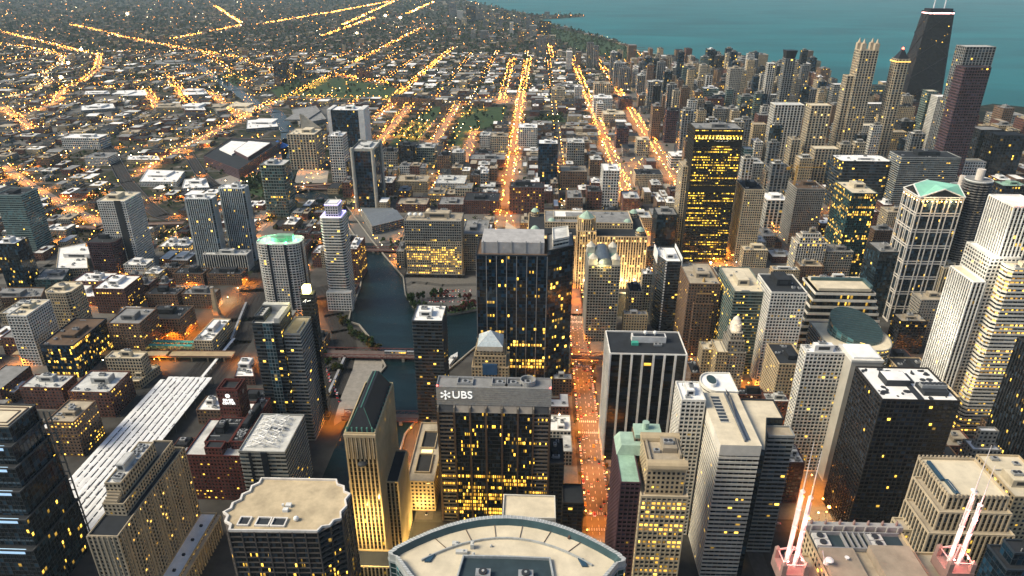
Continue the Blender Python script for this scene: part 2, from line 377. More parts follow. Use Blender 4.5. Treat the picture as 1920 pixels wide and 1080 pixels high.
def green_top():
    x0, x1, y0, y1, h = survey(475, 559, 462, 444, -590)
    r, W, D, h = T((475, 559, 462, 444, -590), 'WG', 'pale', 'rounded white balcony tower whose roof is lit green', round_=1, lit=.05, kit=0)
    for t in (-.18, .20):
        b = MB(); b.prism(rect(W*t-1.6, W*t+1.6, -D/2-.75, -D/2+2), 0, h+.4); b.prism(rect(W/2-2, W/2+.75, D*t-1.6, D*t+1.6), 0, h+.4); b.build('recessed_glass_bay', plain('bay_dark', (.015,.02,.03), .2), r)
    b = MB(); b.prism(ngon(0, 0, W*.22, D*.2, 12), h, h+5); b.prism(rect(-W*.08, W*.3, -D*.1, D*.12), h, h+8); b.build('penthouse', plain('green_flood', (.22,.40,.28)), r)
    b = MB()
    for k in range(6): a = k*1.05; b.ball((W*.36*math.cos(a), D*.36*math.sin(a), h+1.2), .9)
    b.build('green_roof_light', glow('green_lamp', (.05, 1, .35), 30), r)
    for k in range(3):
        a = k*2.1; l = bpy.data.lights.new('green_flood_light', 'POINT'); l.energy = 2200; l.color = (.25, 1, .5); l.shadow_soft_size = .8
        o = bpy.data.objects.new('green_flood_light', l); COL.objects.link(o); o.parent = r; o.location = (W*.34*math.cos(a), D*.34*math.sin(a), h+3)
green_top()
def slim_riverside():
    r, W, D, h = T((598, 640, 412, 398, -580), 'WB', 'white', 'slim white banded tower with a violet-lit box crown beside the river', 'apartment_tower', kit=0, chamfer=3.5)
    mass(r, rect(-W*.25, W*.3, -D*.3, D*.3), h, h+17, 'WG', 'white', True, .0, 0, part='crown_box')
    b = MB(); b.prism(offs(rect(-W*.25, W*.3, -D*.3, D*.3), .6), h+16, h+17, cap=False); b.prism(offs(rect(-W/2, W/2, -D/2, D/2), -1.5), h+1.4, h+2.2, cap=False)
    b.build('violet_light_strip', glow('violet_strip', (.35,.30,1), 3.0), r)
    mass(r, rect(-W*.5, W*.62, -D*.75, -D*.5), 0, 26, 'WG', 'pale', True, .02, 0, part='podium')
slim_riverside()
T((650, 669, 470, 447, -532), 'BK', 'white', 'narrow red-brown riverside condominium block behind the violet-crowned tower', 'apartment_block', 'building', lit=.3)
T((-12, 38, 372, 358, -480), 'TB', 'dark', 'teal banded tower under construction at the left edge, with an orange hoist', lit=.02)
T((-14, 28, 463, 450, -545), 'GL', 'white', 'dark glass tower with a white side fin below the teal banded tower')
T((13, 50, 598, 568, -690), 'WG', 'cream', 'bright white grid apartment tower at the left edge', 'apartment_tower', lit=.02)
T((80, 130, 555, 534, -632), 'BG', 'cream', 'beige balcony tower between the white grid tower and the brick lofts', 'apartment_tower', chamfer=5, lit=.08)
T((75, 138, 653, 602, -712), 'BL', 'brown', 'blue glass office block with a brown roof garden and rows of lit windows', 'office_block', 'building', lit=.3, maxd=70)
T((173, 233, 547, 521, -592), 'BK', 'white', 'long brick loft building with a bright white roof behind the blue glass office', 'brick_building', 'building', lit=.3)
T((135, 200, 533, 516, -562), 'BK', 'white', 'brick loft with a white roof left behind the plum brown tower foot', 'brick_building', 'building')
T((267, 338, 603, 577, -640), 'BR', 'dark', 'brown balconied apartment block with a black roof in front of the brick lofts', 'apartment_block', 'building', lit=.05)
T((272, 332, 557, 543, -582), 'BR', 'dark', 'brown courtyard apartment block behind the balconied block', 'apartment_block', 'building', lit=.05)
T((340, 402, 556, 545, -582), 'BR', 'grey', 'brown apartment block beside the tall beige chimney', 'apartment_block', 'building', lit=.05)
T((323, 380, 518, 506, -538), 'BR', 'dark', 'dark-roofed brick block below the low white ribbed block', 'brick_building', 'building', lit=.05)
T((386, 452, 518, 506, -538), 'BR', 'dark', 'dark-roofed brick block next to the rail tracks', 'brick_building', 'building', lit=.05)
T((200, 262, 612, 582, -672), 'BR', 'grey', 'brown brick block pressed against the blue glass office', 'brick_building', 'building', lit=.25)
T((36, 116, 733, 708, -772), 'BK', 'pale', 'brick loft with a crowded pale roof above the dark stepped tower', 'brick_building', 'building', kit=2)
T((127, 206, 741, 701, -786), 'BK', 'pale', 'brick loft with a pale roof and green skylight beside the train shed', 'brick_building', 'building', kit=2, lit=.2)
T((86, 140, 797, 756, -860), 'BR', 'tan', 'tan-roofed brick block at the corner of the train shed', 'brick_building', 'building', lit=.35)
T((197, 265, 677, 664, -722), 'BG', 'cream', 'cream windowless block north of the pale-roofed lofts', 'warehouse', 'building', near=False, lit=0)
T((363, 398, 643, 602, -668), 'BG', 'white', 'long narrow beige signal building along the tracks', 'signal_building', 'building', near=False, kit=2, lit=.05)
T((0, 60, 640, 622, -672), 'BK', 'grey', 'low brick shop row left of the white grid tower foot', 'brick_building', 'building')
# ---------------------------------------------------------------- around the river fork
T((484, 530, 313, 302, -408), 'GN', 'pale', 'grey green concrete balcony tower upstream, nearest the casino hall', 'apartment_tower', chamfer=3)
def corner_column_tower():
    r, W, D, h = T((658, 697, 283, 267, -392), 'BL', 'pale', 'dark blue glass tower with pale corner columns on the east river bank', lit=.03)
    for sx in (-1, 1):
        for sy in (-1, 1): b = MB(); b.prism(ngon(sx*W/2, sy*D/2, W*.09, W*.09, 10), 0, h+4); b.build('corner_column', plain('column_tan', (.42,.40,.34)), r)
    b = MB(); b.prism(offs(rect(-W/2, W/2, -D/2, D/2), .8), h-2, h+3, cap=False); b.build('crown_frame', plain('column_tan', (.42,.40,.34)), r)
corner_column_tower()
def framed_slab():
    r, W, D, h = T((618, 670, 209, 201, -283), 'BL', 'white', 'dark glass headquarters slab framed by two wide white walls', lit=.03)
    for s in (-1, 1):
        b = MB(); b.prism(rect(s*W/2-(.2 if s > 0 else W*.13), s*W/2+(W*.2 if s > 0 else .2), -D/2-2, D/2+1), 0, h+3); b.build('white_side_wall', plain('side_wall_white', (.68,.67,.63)), r)
framed_slab()
def fin_block():
    r, W, D, h = T((536, 588, 255, 244, -320), 'BP', 'cream', 'beige curved former warehouse office with a slanting roof fin', lit=.1)
    b = MB(); b.face([(-W*.3, D/2+2, h), (W*.4, D/2+12, h), (-W*.22, D/2+12, h+30), (-W*.3, D/2+2, h+34)]); b.prism([(-W*.34, D/2+1), (-W*.28, D/2+1), (W*.4, D/2+12), (W*.36, D/2+14)], 0, h+2); b.build('roof_fin', plain('fin_cream', (.55,.48,.36)), r)
fin_block()
T((613, 640, 258, 250, -345), 'WG', 'white', 'slim white balcony tower in front of the framed glass headquarters', 'apartment_tower')
T((618, 652, 306, 298, -342), 'BR', 'tan', 'brown square block below the slim white balcony tower', 'office_block', 'building')
T((1008, 1045, 270, 262, -352), 'BL', 'white', 'blue-black glass tower with thin white edges near the orange avenue', lit=.05)
T((970, 1006, 240, 232, -275), 'WG', 'white', 'squat white balcony tower left of the blue-black glass tower', 'apartment_tower')
T((1062, 1095, 268, 259, -315), 'GG', 'pale', 'pale grey balcony tower right of the blue-black glass tower', 'apartment_tower')
T((1130, 1161, 320, 307, -392), 'WG', 'white', 'white balcony slab tower standing between the two orange avenues', 'apartment_tower')
T((954, 1020, 353, 342, -402), 'BK', 'dark', 'dark brown brick warehouse just behind the great limestone mart', 'brick_building', 'building', lit=.12)
def apparel():
    x0, x1, y0, y1, h = survey(756, 864, 416, 400, -520)
    r = new_building('office_block', (x0+x1)/2, (y0+y1)/2, 'wide beige riverside office block with roof dishes and yellow-lit floors', 'building', None, rect(x0, x1, y0, y1))
    W, D = x1-x0, y1-y0; P = rect(-W/2, W/2, -D/2, D/2)
    mass(r, offs(P, 3.0), 0, 4, 'DG', 'grey', True, .1)
    mass(r, offs(P, -1), 4, h*.55, 'BG', 'grey', True, .75, part='lower_facade')
    mass(r, P, h*.55, h*.64, 'BG', 'grey', False, .0, part='sign_band')
    mass(r, offs(P, -.5), h*.64, h, 'GG', 'tan', True, .10, 1, 5, part='upper_facade')
    for k in range(3):
        b = MB(); x = -W*.42 + k*8; b.tube((x, -D*.1, h), (x, -D*.1, h+3), .4); b.ball((x, -D*.1-1, h+5.5), 3.2, 10, 6, .8); b.build('satellite_dish', plain('white_paint', (.75,.75,.72)), r)
    b = MB(); b.ball((-W*.1, D*.2, h+5), 4.5, 10, 6, 1.3); b.build('roof_tank', plain('cream_tank', (.6,.5,.35)), r)
    text_part(r, 'CHICAGO SUN-TIMES', (-W*.30, -D/2-.3, h*.595), W*.34, 'sign_lettering', plain('dark_letter', (.03,.03,.03)))
def text_part(root, s, loc, width, name, mat, rx=math.pi/2, rz=0.0, depth=.15):
    c = bpy.data.curves.new(name, 'FONT'); c.body = s; c.extrude = depth; c.align_x = 'CENTER'; c.align_y = 'CENTER'
    o = bpy.data.objects.new(name, c); COL.objects.link(o); dg = bpy.context.evaluated_depsgraph_get(); me = bpy.data.meshes.new_from_object(o.evaluated_get(dg))
    bpy.data.objects.remove(o); me.materials.clear(); me.materials.append(mat)
    co = [v.co.x for v in me.vertices]; sc = width/(max(co)-min(co))
    o = bpy.data.objects.new(name, me); COL.objects.link(o); o.parent = root; o.location = loc; o.rotation_euler = (rx, 0, rz); o.scale = (sc, sc, sc); return o
apparel()
T((866, 912, 440, 413, -508), 'GG', 'grey', 'grey-roofed office wing just right of the wide beige office block', 'office_block', 'building', lit=.05)
T((773, 829, 604, 574, -788), 'DB', 'white', 'slim black tower with a white stepped roof standing in the river bend', lit=.12, kit=1)
def wacker_glass():
    x0, x1, y0, y1, h = survey(892, 1026, 480, 462, -735)
    W = x1-x0; D = 44; cx = (x0+x1)/2
    r = new_building('office_tower', cx, y0+D/2, 'broad blue-black glass tower with vertical silver ribs and many lit windows', 'tower', None, rect(x0, x1+30, y0, y0+D))
    P = rect(-W/2, W/2, -D/2, D/2)
    mass(r, P, 0, h*.5, 'BL', 'brown', True, .55, 0, power=1.7, part='lower_facade', parapet=.1); mass(r, P, h*.5, h, 'BL', 'brown', True, .16, 0, power=1.7)
    b = MB()
    for k in range(8): x = -W/2 + W*k/7; b.box(x-.35, x+.35, -D/2-.7, -D/2, 0, h)
    b.build('silver_rib', plain('silver_rib', (.35,.36,.38), .4, .5), r)
    m = plain('screen_grey', (.40,.39,.38), .7)
    b = MB(); b.prism(rect(-W/2+5, W/2-3, -D/2+6, D/2), h, h+12, bay=3, fh=3); b.build('mechanical_screen', m, r)
    b = MB()
    for k in range(5):
        x = -W/2+7+(W-14)*k/4; b.box(x-.4, x+.4, -D/2+5.4, -D/2+6, h+1, h+13.5)
    b.build('screen_post', metal_m(), r)
    Q = [(W/2+.5, -D/2-2), (W/2+26, -D/2+14), (W/2+26, D/2+10), (W/2+.5, D/2)]
    mass(r, Q, 0, h+6, 'GL', 'grey', True, .18, 0, part='east_wing_facade')
    mass(r, offs(Q, -5), h+6, h+14, 'WB', 'pale', True, 0, 0, part='crown_wing')
wacker_glass()
def turrets():
    r, W, D, h = T((1104, 1163, 498, 468, -640), 'GG', 'green', 'slender stone-grey office tower with four pointed corner turrets', lit=.14, kit=0, chamfer=0)
    b = MB(); b.prism(rect(-W*.24, W*.24, -D*.48, D*.48), h, h+1)
    n = 8
    for k in range(n):
        a0, a1 = math.pi*k/n, math.pi*(k+1)/n; X = W*.23
        b.face([(X*math.cos(a0), -D*.48, h+1+X*math.sin(a0)), (X*math.cos(a0), D*.48, h+1+X*math.sin(a0)), (X*math.cos(a1), D*.48, h+1+X*math.sin(a1)), (X*math.cos(a1), -D*.48, h+1+X*math.sin(a1))])
        b.face([(0, -D*.48, h+1), (X*math.cos(a0), -D*.48, h+1+X*math.sin(a0)), (X*math.cos(a1), -D*.48, h+1+X*math.sin(a1))])
    b.build('barrel_vault', plain('vault_metal', (.12,.15,.18), .5, .5), r)
    for sx in (-1, 1):
        for sy in (-1, 1):
            b = MB(); X, Y, q = sx*W*.36, sy*D*.38, W*.13
            b.prism(rect(X-q, X+q, Y-q, Y+q), h, h+8, bay=2, fh=4)
            b.prism(ngon(X, Y, q*1.25, q*1.25, 8), h+8, h+11, poly2=ngon(X, Y, q*.7, q*.7, 8)); b.prism(ngon(X, Y, q*.7, q*.7, 8), h+11, h+14, poly2=ngon(X, Y, .1, .1, 8)); b.tube((X, Y, h+13), (X, Y, h+17), .15)
            b.build('corner_turret', plain('turret_cream', (.6,.56,.46)), r)
    l = bpy.data.lights.new('crown_light', 'POINT'); l.energy = 5000; l.color = (1,.8,.4); o = bpy.data.objects.new('crown_light', l); COL.objects.link(o); o.parent = r; o.location = (-W*.1, -D/2-4, h+3)
turrets()
def white_edged():
    x0, x1, y0, y1, h = survey(1242, 1277, 490, 463, -625)
    W, D = x1-x0, max(20, y1-y0); r = new_building('office_tower', (x0+x1)/2, y0+D/2, 'dark tower with a white-edged roof and a dashed white light line down its corner', 'tower', None, rect(x0-8, x1, y0, y0+D))
    P = [(-W*.28,-D/2),(W/2,-D/2),(W/2,D/2),(-W/2-2,D/2),(-W/2-2,-D*.1)]
    mass(r, P, 0, h, 'DB', 'white', True, .06, 1, 3)
    m = plain('white_paint', (.75,.75,.72)); b = MB()
    k = 0; z = 6
    while z < h: b.box(-W*.28-1.1, -W*.28+.6, -D/2-1.1, -D/2-.5, z, z+1.9); z += 3.6
    b.build('balcony_edge', m, r)
    b = MB(); b.box(W/2+.5, W/2+1.2, -D/2-1, D/2, 0, h+6); b.box(-W/2-3, -W/2-2.4, -D*.1, D/2, h-10, h+5); b.build('white_fin', m, r)
white_edged()
T((1232, 1269, 402, 388, -486), 'GL', 'grey', 'small dark glass tower right of the limestone mart', lit=.04)
T((1205, 1224, 514, 505, -590), 'GG', 'white', 'narrow grey tower with a white cap left of the dashed-light tower', near=False)
T((1180, 1205, 547, 530, -622), 'BG', 'dark', 'small beige riverfront office beside the turreted tower', 'office_block', 'building', near=False)
def mart():
    x0, x1, y0, y1, h = survey(990, 1213, 443, 401, -540)
    W, D = x1-x0, y1-y0; cx = (x0+x1)/2
    r = new_building('merchandise_mart', cx, (y0+y1)/2, 'huge limestone mart with a floodlit facade, corner domes and a central tower', 'building', None, rect(x0-30, x1, y0, y1))
    P = rect(-W/2, W/2, -D/2, D/2)
    sty = 'TN'; STY['MM'] = ((.62,.47,.29), (.03,.025,.02), .42, .40, 3.6, 3.7, .25, 'pier')
    mass(r, P, 0, h, 'MM', 'dark', True, .30, 0, litc=(1,.62,.18))
    mass(r, rect(-W*.36, W*.40, -D*.16, D*.40), h, h+8, 'MM', 'grey', False, .1, 2, 4, part='roof_block')
    mass(r, rect(-W*.28, -W*.02, 0, D*.3), h+8, h+11, 'BG', 'white', False, 0, 0, part='white_roof_block')
    tx = W*.08*0 + (at(1099, 443, h)[0]-cx); q = 9.5
    mass(r, rect(tx-q-3, tx+q+3, -D/2-2, -D/2+24), 0, h+8, 'MM', 'dark', True, .3, 0, part='tower_facade', litc=(1,.62,.18))
    mass(r, ngon(tx, -D/2+11, q*1.3, q*1.2, 8, math.pi/8), h+8, h+24, 'MM', 'dark', True, .2, 0, part='tower_facade')
    b = MB(); b.prism(ngon(tx, -D/2+11, q*1.25, q*1.15, 8, math.pi/8), h+24.1, h+34, poly2=ngon(tx, -D/2+11, .4, .4, 8, math.pi/8)); b.build('copper_roof', plain('copper_patina', (.33,.46,.37)), r)
    for (X, Y) in ((-W/2+9, -D/2+9), (W/2-9, -D/2+9), (-W/2+9, D/2-9), (W/2-9, D/2-9), (-W*.30, -D*.05), (W*.36, -D*.05)):
        b = MB(); b.prism(ngon(X, Y, 6.5, 6.5, 8), h, h+7, bay=3, fh=3.5); b.cur = 1
        b.prism(ngon(X, Y, 6.3, 6.3, 8), h+7, h+10.5, poly2=ngon(X, Y, 3.6, 3.6, 8)); b.prism(ngon(X, Y, 3.6, 3.6, 8), h+10.5, h+12, poly2=ngon(X, Y, .3, .3, 8))
        b.build('corner_dome', [facade('BGd', (.5,.4,.27)), plain('copper_patina', (.33,.46,.37))], r)
    # slanting pale wing towards the avenue
    b = MB(); b.prism([(-W/2-34, -D*.02), (-W/2-1, -D/2+2), (-W/2-1, -D/2+18), (-W/2-34, D*.3)], 0, h*.92, bay=4, fh=4); b.build('west_wing', facade('MMw', (.55,.42,.28), lit=.3), r)
    for k in range(9):
        l = bpy.data.lights.new('facade_floodlight', 'SPOT'); l.energy = 60000; l.color = (1,.72,.36); l.spot_size = math.radians(120); l.spot_blend = .8; l.shadow_soft_size = 1
        o = bpy.data.objects.new('facade_floodlight', l); COL.objects.link(o); o.parent = r; o.location = (-W/2 + W*(k+.5)/9, -D/2-26, 3); o.rotation_euler = (math.radians(128), 0, 0)
mart()
def yellow_lit():
    r, W, D, h = T((1303, 1392, 241, 224, -490), 'NL', 'grey', 'tallest black office tower on the north bank, its grid glowing yellow', 'office_tower', lit=1.05, power=1.6, litc=(1,.66,.05), kit=2, near=True, maxd=45)
    b = MB()
    for z0, z1 in ((h*.885, h*.915), (h*.55, h*.60), (h*.965, h*.985)): b = MB(); b.prism(offs(rect(-W/2, W/2, -D/2, D/2), .7), z0, z1, bottom=True); b.build('louvre_band', plain('louvre_black', (.012,.013,.013)), r)
    b = MB()
    for k in range(14): b.box(-W/2+1.5+(W-3)*k/13-.6, -W/2+1.5+(W-3)*k/13+.6, -D/2-.8, -D/2-.6, h*.935, h*.95)
    b.build('crown_window', glow('crown_yellow', (1,.72,.12), 2.2), r)
yellow_lit()
T((1280, 1301, 312, 300, -482), 'BP', 'tan', 'narrow tan tower tucked behind the tall yellow-lit black tower', near=False)
T((1396, 1433, 354, 336, -490), 'BG', 'dark', 'slender beige gridded tower right of the yellow-lit black tower', lit=.04)
T((1438, 1478, 374, 360, -425), 'WP', 'white', 'small white-ribbed block with orange light at its foot', 'office_block', 'building')
def crane_tower():
    r, W, D, h = T((1494, 1546, 352, 338, -455), 'GG', 'brown', 'gridded tower topped out with a yellow crane on its brown roof', lit=.04)
    m = plain('crane_yellow', (.55,.30,.05)); b = MB()
    for sx, sy in ((-1,-1),(1,-1),(1,1),(-1,1)): b.tube((-W*.45+sx, sy, h-30), (-W*.45+sx, sy, h+34), .3, 4)
    for k in range(11): z = h-30+k*5.8; b.tube((-W*.45-1, -1, z), (-W*.45+1, -1, z+5.8), .2, 4); b.tube((-W*.45+1, 1, z), (-W*.45-1, 1, z+5.8), .2, 4)
    b.tube((-W*.45-16, 0, h+30), (-W*.45+42, 0, h+30), .5, 4); b.tube((-W*.45, 0, h+38), (-W*.45+38, 0, h+30.5), .2, 4); b.tube((-W*.45, 0, h+38), (-W*.45-14, 0, h+30.5), .2, 4); b.box(-W*.45-16, -W*.45-11, -1.2, 1.2, h+26, h+30)
    b.build('tower_crane', m, r)
crane_tower()
T((1597, 1645, 360, 338, -515), 'TG', 'cream', 'dark green glass slab with a cream roof right of the crane tower', lit=.35, maxd=60)
T((1576, 1672, 300, 280, -390), 'DB', 'white', 'wide black banded office tower with curved corners and orange lit floors', lit=.25, chamfer=6, maxd=50)
T((1690, 1800, 292, 280, -400), 'GB', 'dark', 'grey banded slab behind the green-gabled tower', lit=.08, near=True, maxd=45)
# ---------------------------------------------------------------- right: the loop
T((1447, 1513, 547, 513, -720), 'WG', 'dark', 'white grid office slab with a dark open roof and yellow windows', lit=.18)
T((1378, 1436, 546, 500, -700), 'GN', 'cream', 'green glass office with zigzag bays left of the white grid slab', lit=.22)
T((1292, 1352, 532, 492, -665), 'BR', 'tan', 'brown department-style block behind the gold-topped tower', 'office_block', 'building', lit=.12, kit=1)
def gold_top():
    r, W, D, h = T((1303, 1340, 553, 536, -668), 'BR', 'tan', 'narrow brown art deco tower with a golden stepped pyramid top', tiers=[(.86, 0), (1, 2)], kit=0, lit=.06, near=False)
    b = MB(); b.prism(offs(rect(-W/2, W/2, -D/2, D/2), -3), h, h+10, poly2=offs(rect(-W/2, W/2, -D/2, D/2), -7)); b.prism(ngon(0, 0, 2.2, 2.2, 8), h+10, h+17, poly2=ngon(0, 0, .8, .8, 8)); b.build('golden_pyramid', plain('gold_stone', (.42,.27,.10)), r)
gold_top()
def deco_tower():
    r, W, D, h = T((1365, 1405, 628, 606, -735), 'ST', 'tan', 'grey gothic tower with a pale round floodlit crown', tiers=[(.70, 0), (.88, 2.5), (1, 5)], kit=0, lit=.12, near=False, maxd=30)
    b = MB(); b.prism(ngon(0, 0, 6, 6, 12), h, h+9, bay=2, fh=4); b.prism(ngon(0, 0, 5, 5, 12), h+9, h+14, poly2=ngon(0, 0, 3.5, 3.5, 12)); b.prism(ngon(0, 0, 3.4, 3.4, 12), h+14, h+17, poly2=ngon(0, 0, .8, .8, 12)); b.build('round_crown', plain('pale_crown', (.7,.64,.55)), r)
    l = bpy.data.lights.new('crown_light', 'POINT'); l.energy = 1800; l.color = (1,.85,.6); o = bpy.data.objects.new('crown_light', l); COL.objects.link(o); o.parent = r; o.location = (-3, -10, h+6)
deco_tower()
T((1345, 1366, 660, 636, -735), 'TN', 'cream', 'cream stone annex stepping down left of the grey gothic tower', 'office_block', 'building', near=False, kit=0, lit=.15)
T((1318, 1352, 655, 640, -720), 'TN', 'cream', 'low cream building with a white rooftop sign frame', 'office_block', 'building', near=False, lit=.15)
T((1498, 1553, 440, 425, -520), 'WP', 'tan', 'white terracotta hotel tower with a red-lit spire', tiers=[(.82, 0), (.93, 4), (1, 8)], near=False, lit=.20, maxd=26)
def banded_slope():
    x0, x1, y0, y1, h = survey(1530, 1640, 545, 518, -655)
    W, D = x1-x0, y1-y0; r = new_building('office_tower', (x0+x1)/2, (y0+y1)/2, 'broad white-banded office building whose east side slopes outward', 'tower', None, rect(x0, x1+20, y0, y1))
    n = 9; fh = h/n; wm = plain('wall_WB', STY['WB'][0], .85, nscale=.05, namt=.3)
    g = MB(); b = MB()
    for k in range(n):
        ex = 3.0*(n-1-k); Q = [(-W/2-ex*.5,-D/2-1),(W/2+ex,-D/2-1),(W/2+ex,D/2),(-W/2-ex*.5,D/2)]
        g.prism(Q, k*fh, (k+1)*fh, bay=4, fh=fh); b.prism(offs(Q, .6), (k+1)*fh-fh*.36, (k+1)*fh, bottom=True)
    g.build('facade', facade('DBs', (.03,.035,.04), (.01,.016,.02), .06, .1, .1), r); b.build('floor_band', wm, r)
    b = MB(); b.box(-W/2+4, W/2-3, -D/2+3, D/2-3, h, h+3.5); b.build('roof_deck', roofmat('cream'), r)
    b = MB(); b.prism(rect(-W/2+3, W/2-2, D*.1, D*.16), h+3.5, h+7); b.prism(rect(W/2-5, W/2-2, -D/2+3, D*.1), h+3.5, h+7); b.build('teal_screen', plain('teal_metal', (.05,.10,.105), .4), r)
    roof_kit(r, rect(-W*.3, W*.3, D*.16, D*.48), h+3.6, 91, 'pale', 2)
banded_slope()
def thompson():
    x0, x1, y0, y1, h = survey(1560, 1690, 655, 602, -740)
    y1 = y0+62; W, D = x1-x0, y1-y0; r = new_building('civic_centre', (x0+x1)/2, (y0+y1)/2, 'squat curved civic centre with a slanted ribbed glass drum on its roof', 'building', None, rect(x0, x1, y0, y1))
    P = [(-W/2, -D/2), (W*.2, -D/2)] + [(W*.2 + W*.3*math.sin(a)*1.0, -D*.5+D*.5*(1-math.cos(a))) for a in [k*math.pi/12 for k in range(1, 12)]] + [(W*.2, D/2), (-W/2, D/2)]
    mass(r, P, 0, h, 'GB', 'cream', True, .2, 0)
    cx, cy2, R0 = W*.04, D*.10, min(W, D)*.44; n = 28; b = MB(); zt = lambda x, y: h + 11 + (-.45*(x-cx) + .8*(y-cy2))/R0*9.5
    top = []
    for k in range(n):
        a = 2*math.pi*k/n; x, y = cx+R0*math.cos(a), cy2+R0*math.sin(a); top.append((x, y, zt(x, y)))
    for k in range(n):
        a, c = top[k], top[(k+1) % n]; b.face([(a[0], a[1], h), (c[0], c[1], h), c, a], [(k, 0), (k+1, 0), (k+1, 4), (k, 4)])
    b.build('glass_drum', facade('TGd', (.10,.15,.15), (.02,.06,.07), .1, .15, .12), r)
    b = MB(); b.face([(p[0], p[1], p[2]+.05) for p in top]); 
    b.build('slanted_drum_roof', plain('drum_slate', (.035,.062,.066), .45), r)
    b = MB()
    for k in range(15):
        t = -1 + 2*(k+.5)/15; y = cy2+t*R0; hw = R0*math.sqrt(max(0, 1-t*t)); xa, xb = cx-hw, cx+hw
        za, zb = zt(xa, y), zt(xb, y)
        b.face([(xa, y-.25, za+.5), (xb, y-.25, zb+.5), (xb, y+.25, zb+.5), (xa, y+.25, za+.5)]); b.face([(xa, y-.25, za), (xb, y-.25, zb), (xb, y-.25, zb+.5), (xa, y-.25, za+.5)])
    b.build('drum_rib', plain('teal_metal', (.05,.10,.105), .4), r)
thompson()
T((1513, 1588, 660, 646, -880), 'WG', 'white', 'grid-fronted office tower with rounded west edge and yellow windows', lit=.15, near=True, maxd=24)
def slab():
    x0, x1, y0, y1, h = survey(1598, 1656, 676, 646, -900)
    W = x1-x0; D = y1-y0; r = new_building('office_tower', (x0+x1)/2, (y0+y1)/2, 'blank pale stone slab tower between grid tower and black tower', 'tower', None, rect(x0, x1, y0, y1))
    b = MB(); b.prism(rect(-W/2, W/2, -D/2, D/2), 0, h, cap=False); b.build('stone_wall', plain('pale_slab', (.42,.40,.35), .8, nscale=.04), r)
    b = MB(); b.prism(rect(-W/2-.5, W/2+.5, -D/2-.5, D/2+.5), h, h+2); b.build('cornice', plain('wall_WG', STY['WG'][0]), r)
    b = MB(); b.box(-W/2+2, W/2-2, -D/2+2, D/2-2, h+2, h+3.5); b.build('roof_deck', roofmat('white'), r)
slab()
T((1462, 1512, 682, 640, -800), 'TN', 'dark', 'tan brick office with a plain west wall and a black roof', lit=.15, maxd=40)
def black_box():
    r, W, D, h = T((1656, 1799, 748, 687, -1010), 'DG', 'white', 'massive black tower with a patchy bright white roof', lit=.045, kit=0, maxd=70)
    wm = roofmat('white')
    b = MB(); b.box(-W*.30, W*.02, -D*.08, D*.22, h+.1, h+5); b.cur = 1; b.box(-W*.29, W*.01, -D*.07, D*.21, h+5, h+5.3); b.build('penthouse', [dark_m(), wm], r)
    b = MB(); b.box(W*.10, W*.42, -D*.35, -D*.05, h+.1, h+3.5); b.build('cooling_enclosure', dark_m(), r)
    for k in range(3): hvac(r, W*(.15+.11*k), -D*.2, h+3.5, 6, 5, 3, 'cooling_tower')
    R = random.Random(4)
    for k in range(46):
        x, y = R.uniform(-W*.47, W*.47), R.uniform(-D*.47, D*.47)
        if (-W*.32 < x < W*.04 and -D*.1 < y < D*.24) or (W*.08 < x < W*.44 and -D*.37 < y < -D*.03): continue
        b = MB(); s = R.uniform(.5, 2.2); b.prism(ngon(x, y, s*R.uniform(.6,1.6), s, 7), h+.06, h+.16+R.random()*.8); b.build('roof_patch', dark_m(), r)
    b = MB(); b.box(-W*.02, W*.12, D*.02, D*.3, h+.1, h+1.4); b.build('roof_duct', dark_m(), r)
    b = MB(); b.box(-W*.02, W*.06, -D*.46, D*.02, h+.1, h+.7); b.build('roof_duct', dark_m(), r)
black_box()
def white_columns():
    r, W, D, h = T((1145, 1288, 664, 622, -862), 'WC', 'dark', 'dark tower with bold white vertical columns and a black roof', kit=0, lit=.03, maxd=60)
    b = MB(); b.box(-W*.18, W*.28, D*.02, D*.20, h+.1, h+6); b.cur = 1; b.box(-W*.16, W*.26, D*.04, D*.18, h+5.8, h+6.2); b.build('penthouse', [plain('penthouse_white', (.5,.49,.45)), dark_m()], r)
    for k in (0, 1):
        b = MB(); x = W*(.0+.13*k); b.tube((x, D*.1, h+6), (x, D*.1, h+8), .3); b.ball((x, D*.09, h+9), 1.9, 10, 6, .9); b.build('satellite_dish', plain('white_paint', (.75,.75,.72)), r)
    b = MB(); b.box(-W*.19, -W*.10, -D*.12, -D*.02, h+.1, h+3); b.build('green_cooler', plain('green_box', (.05,.35,.25)), r)
    hvac(r, W*.16, -D*.1, h, 7, 3, 2)
white_columns()
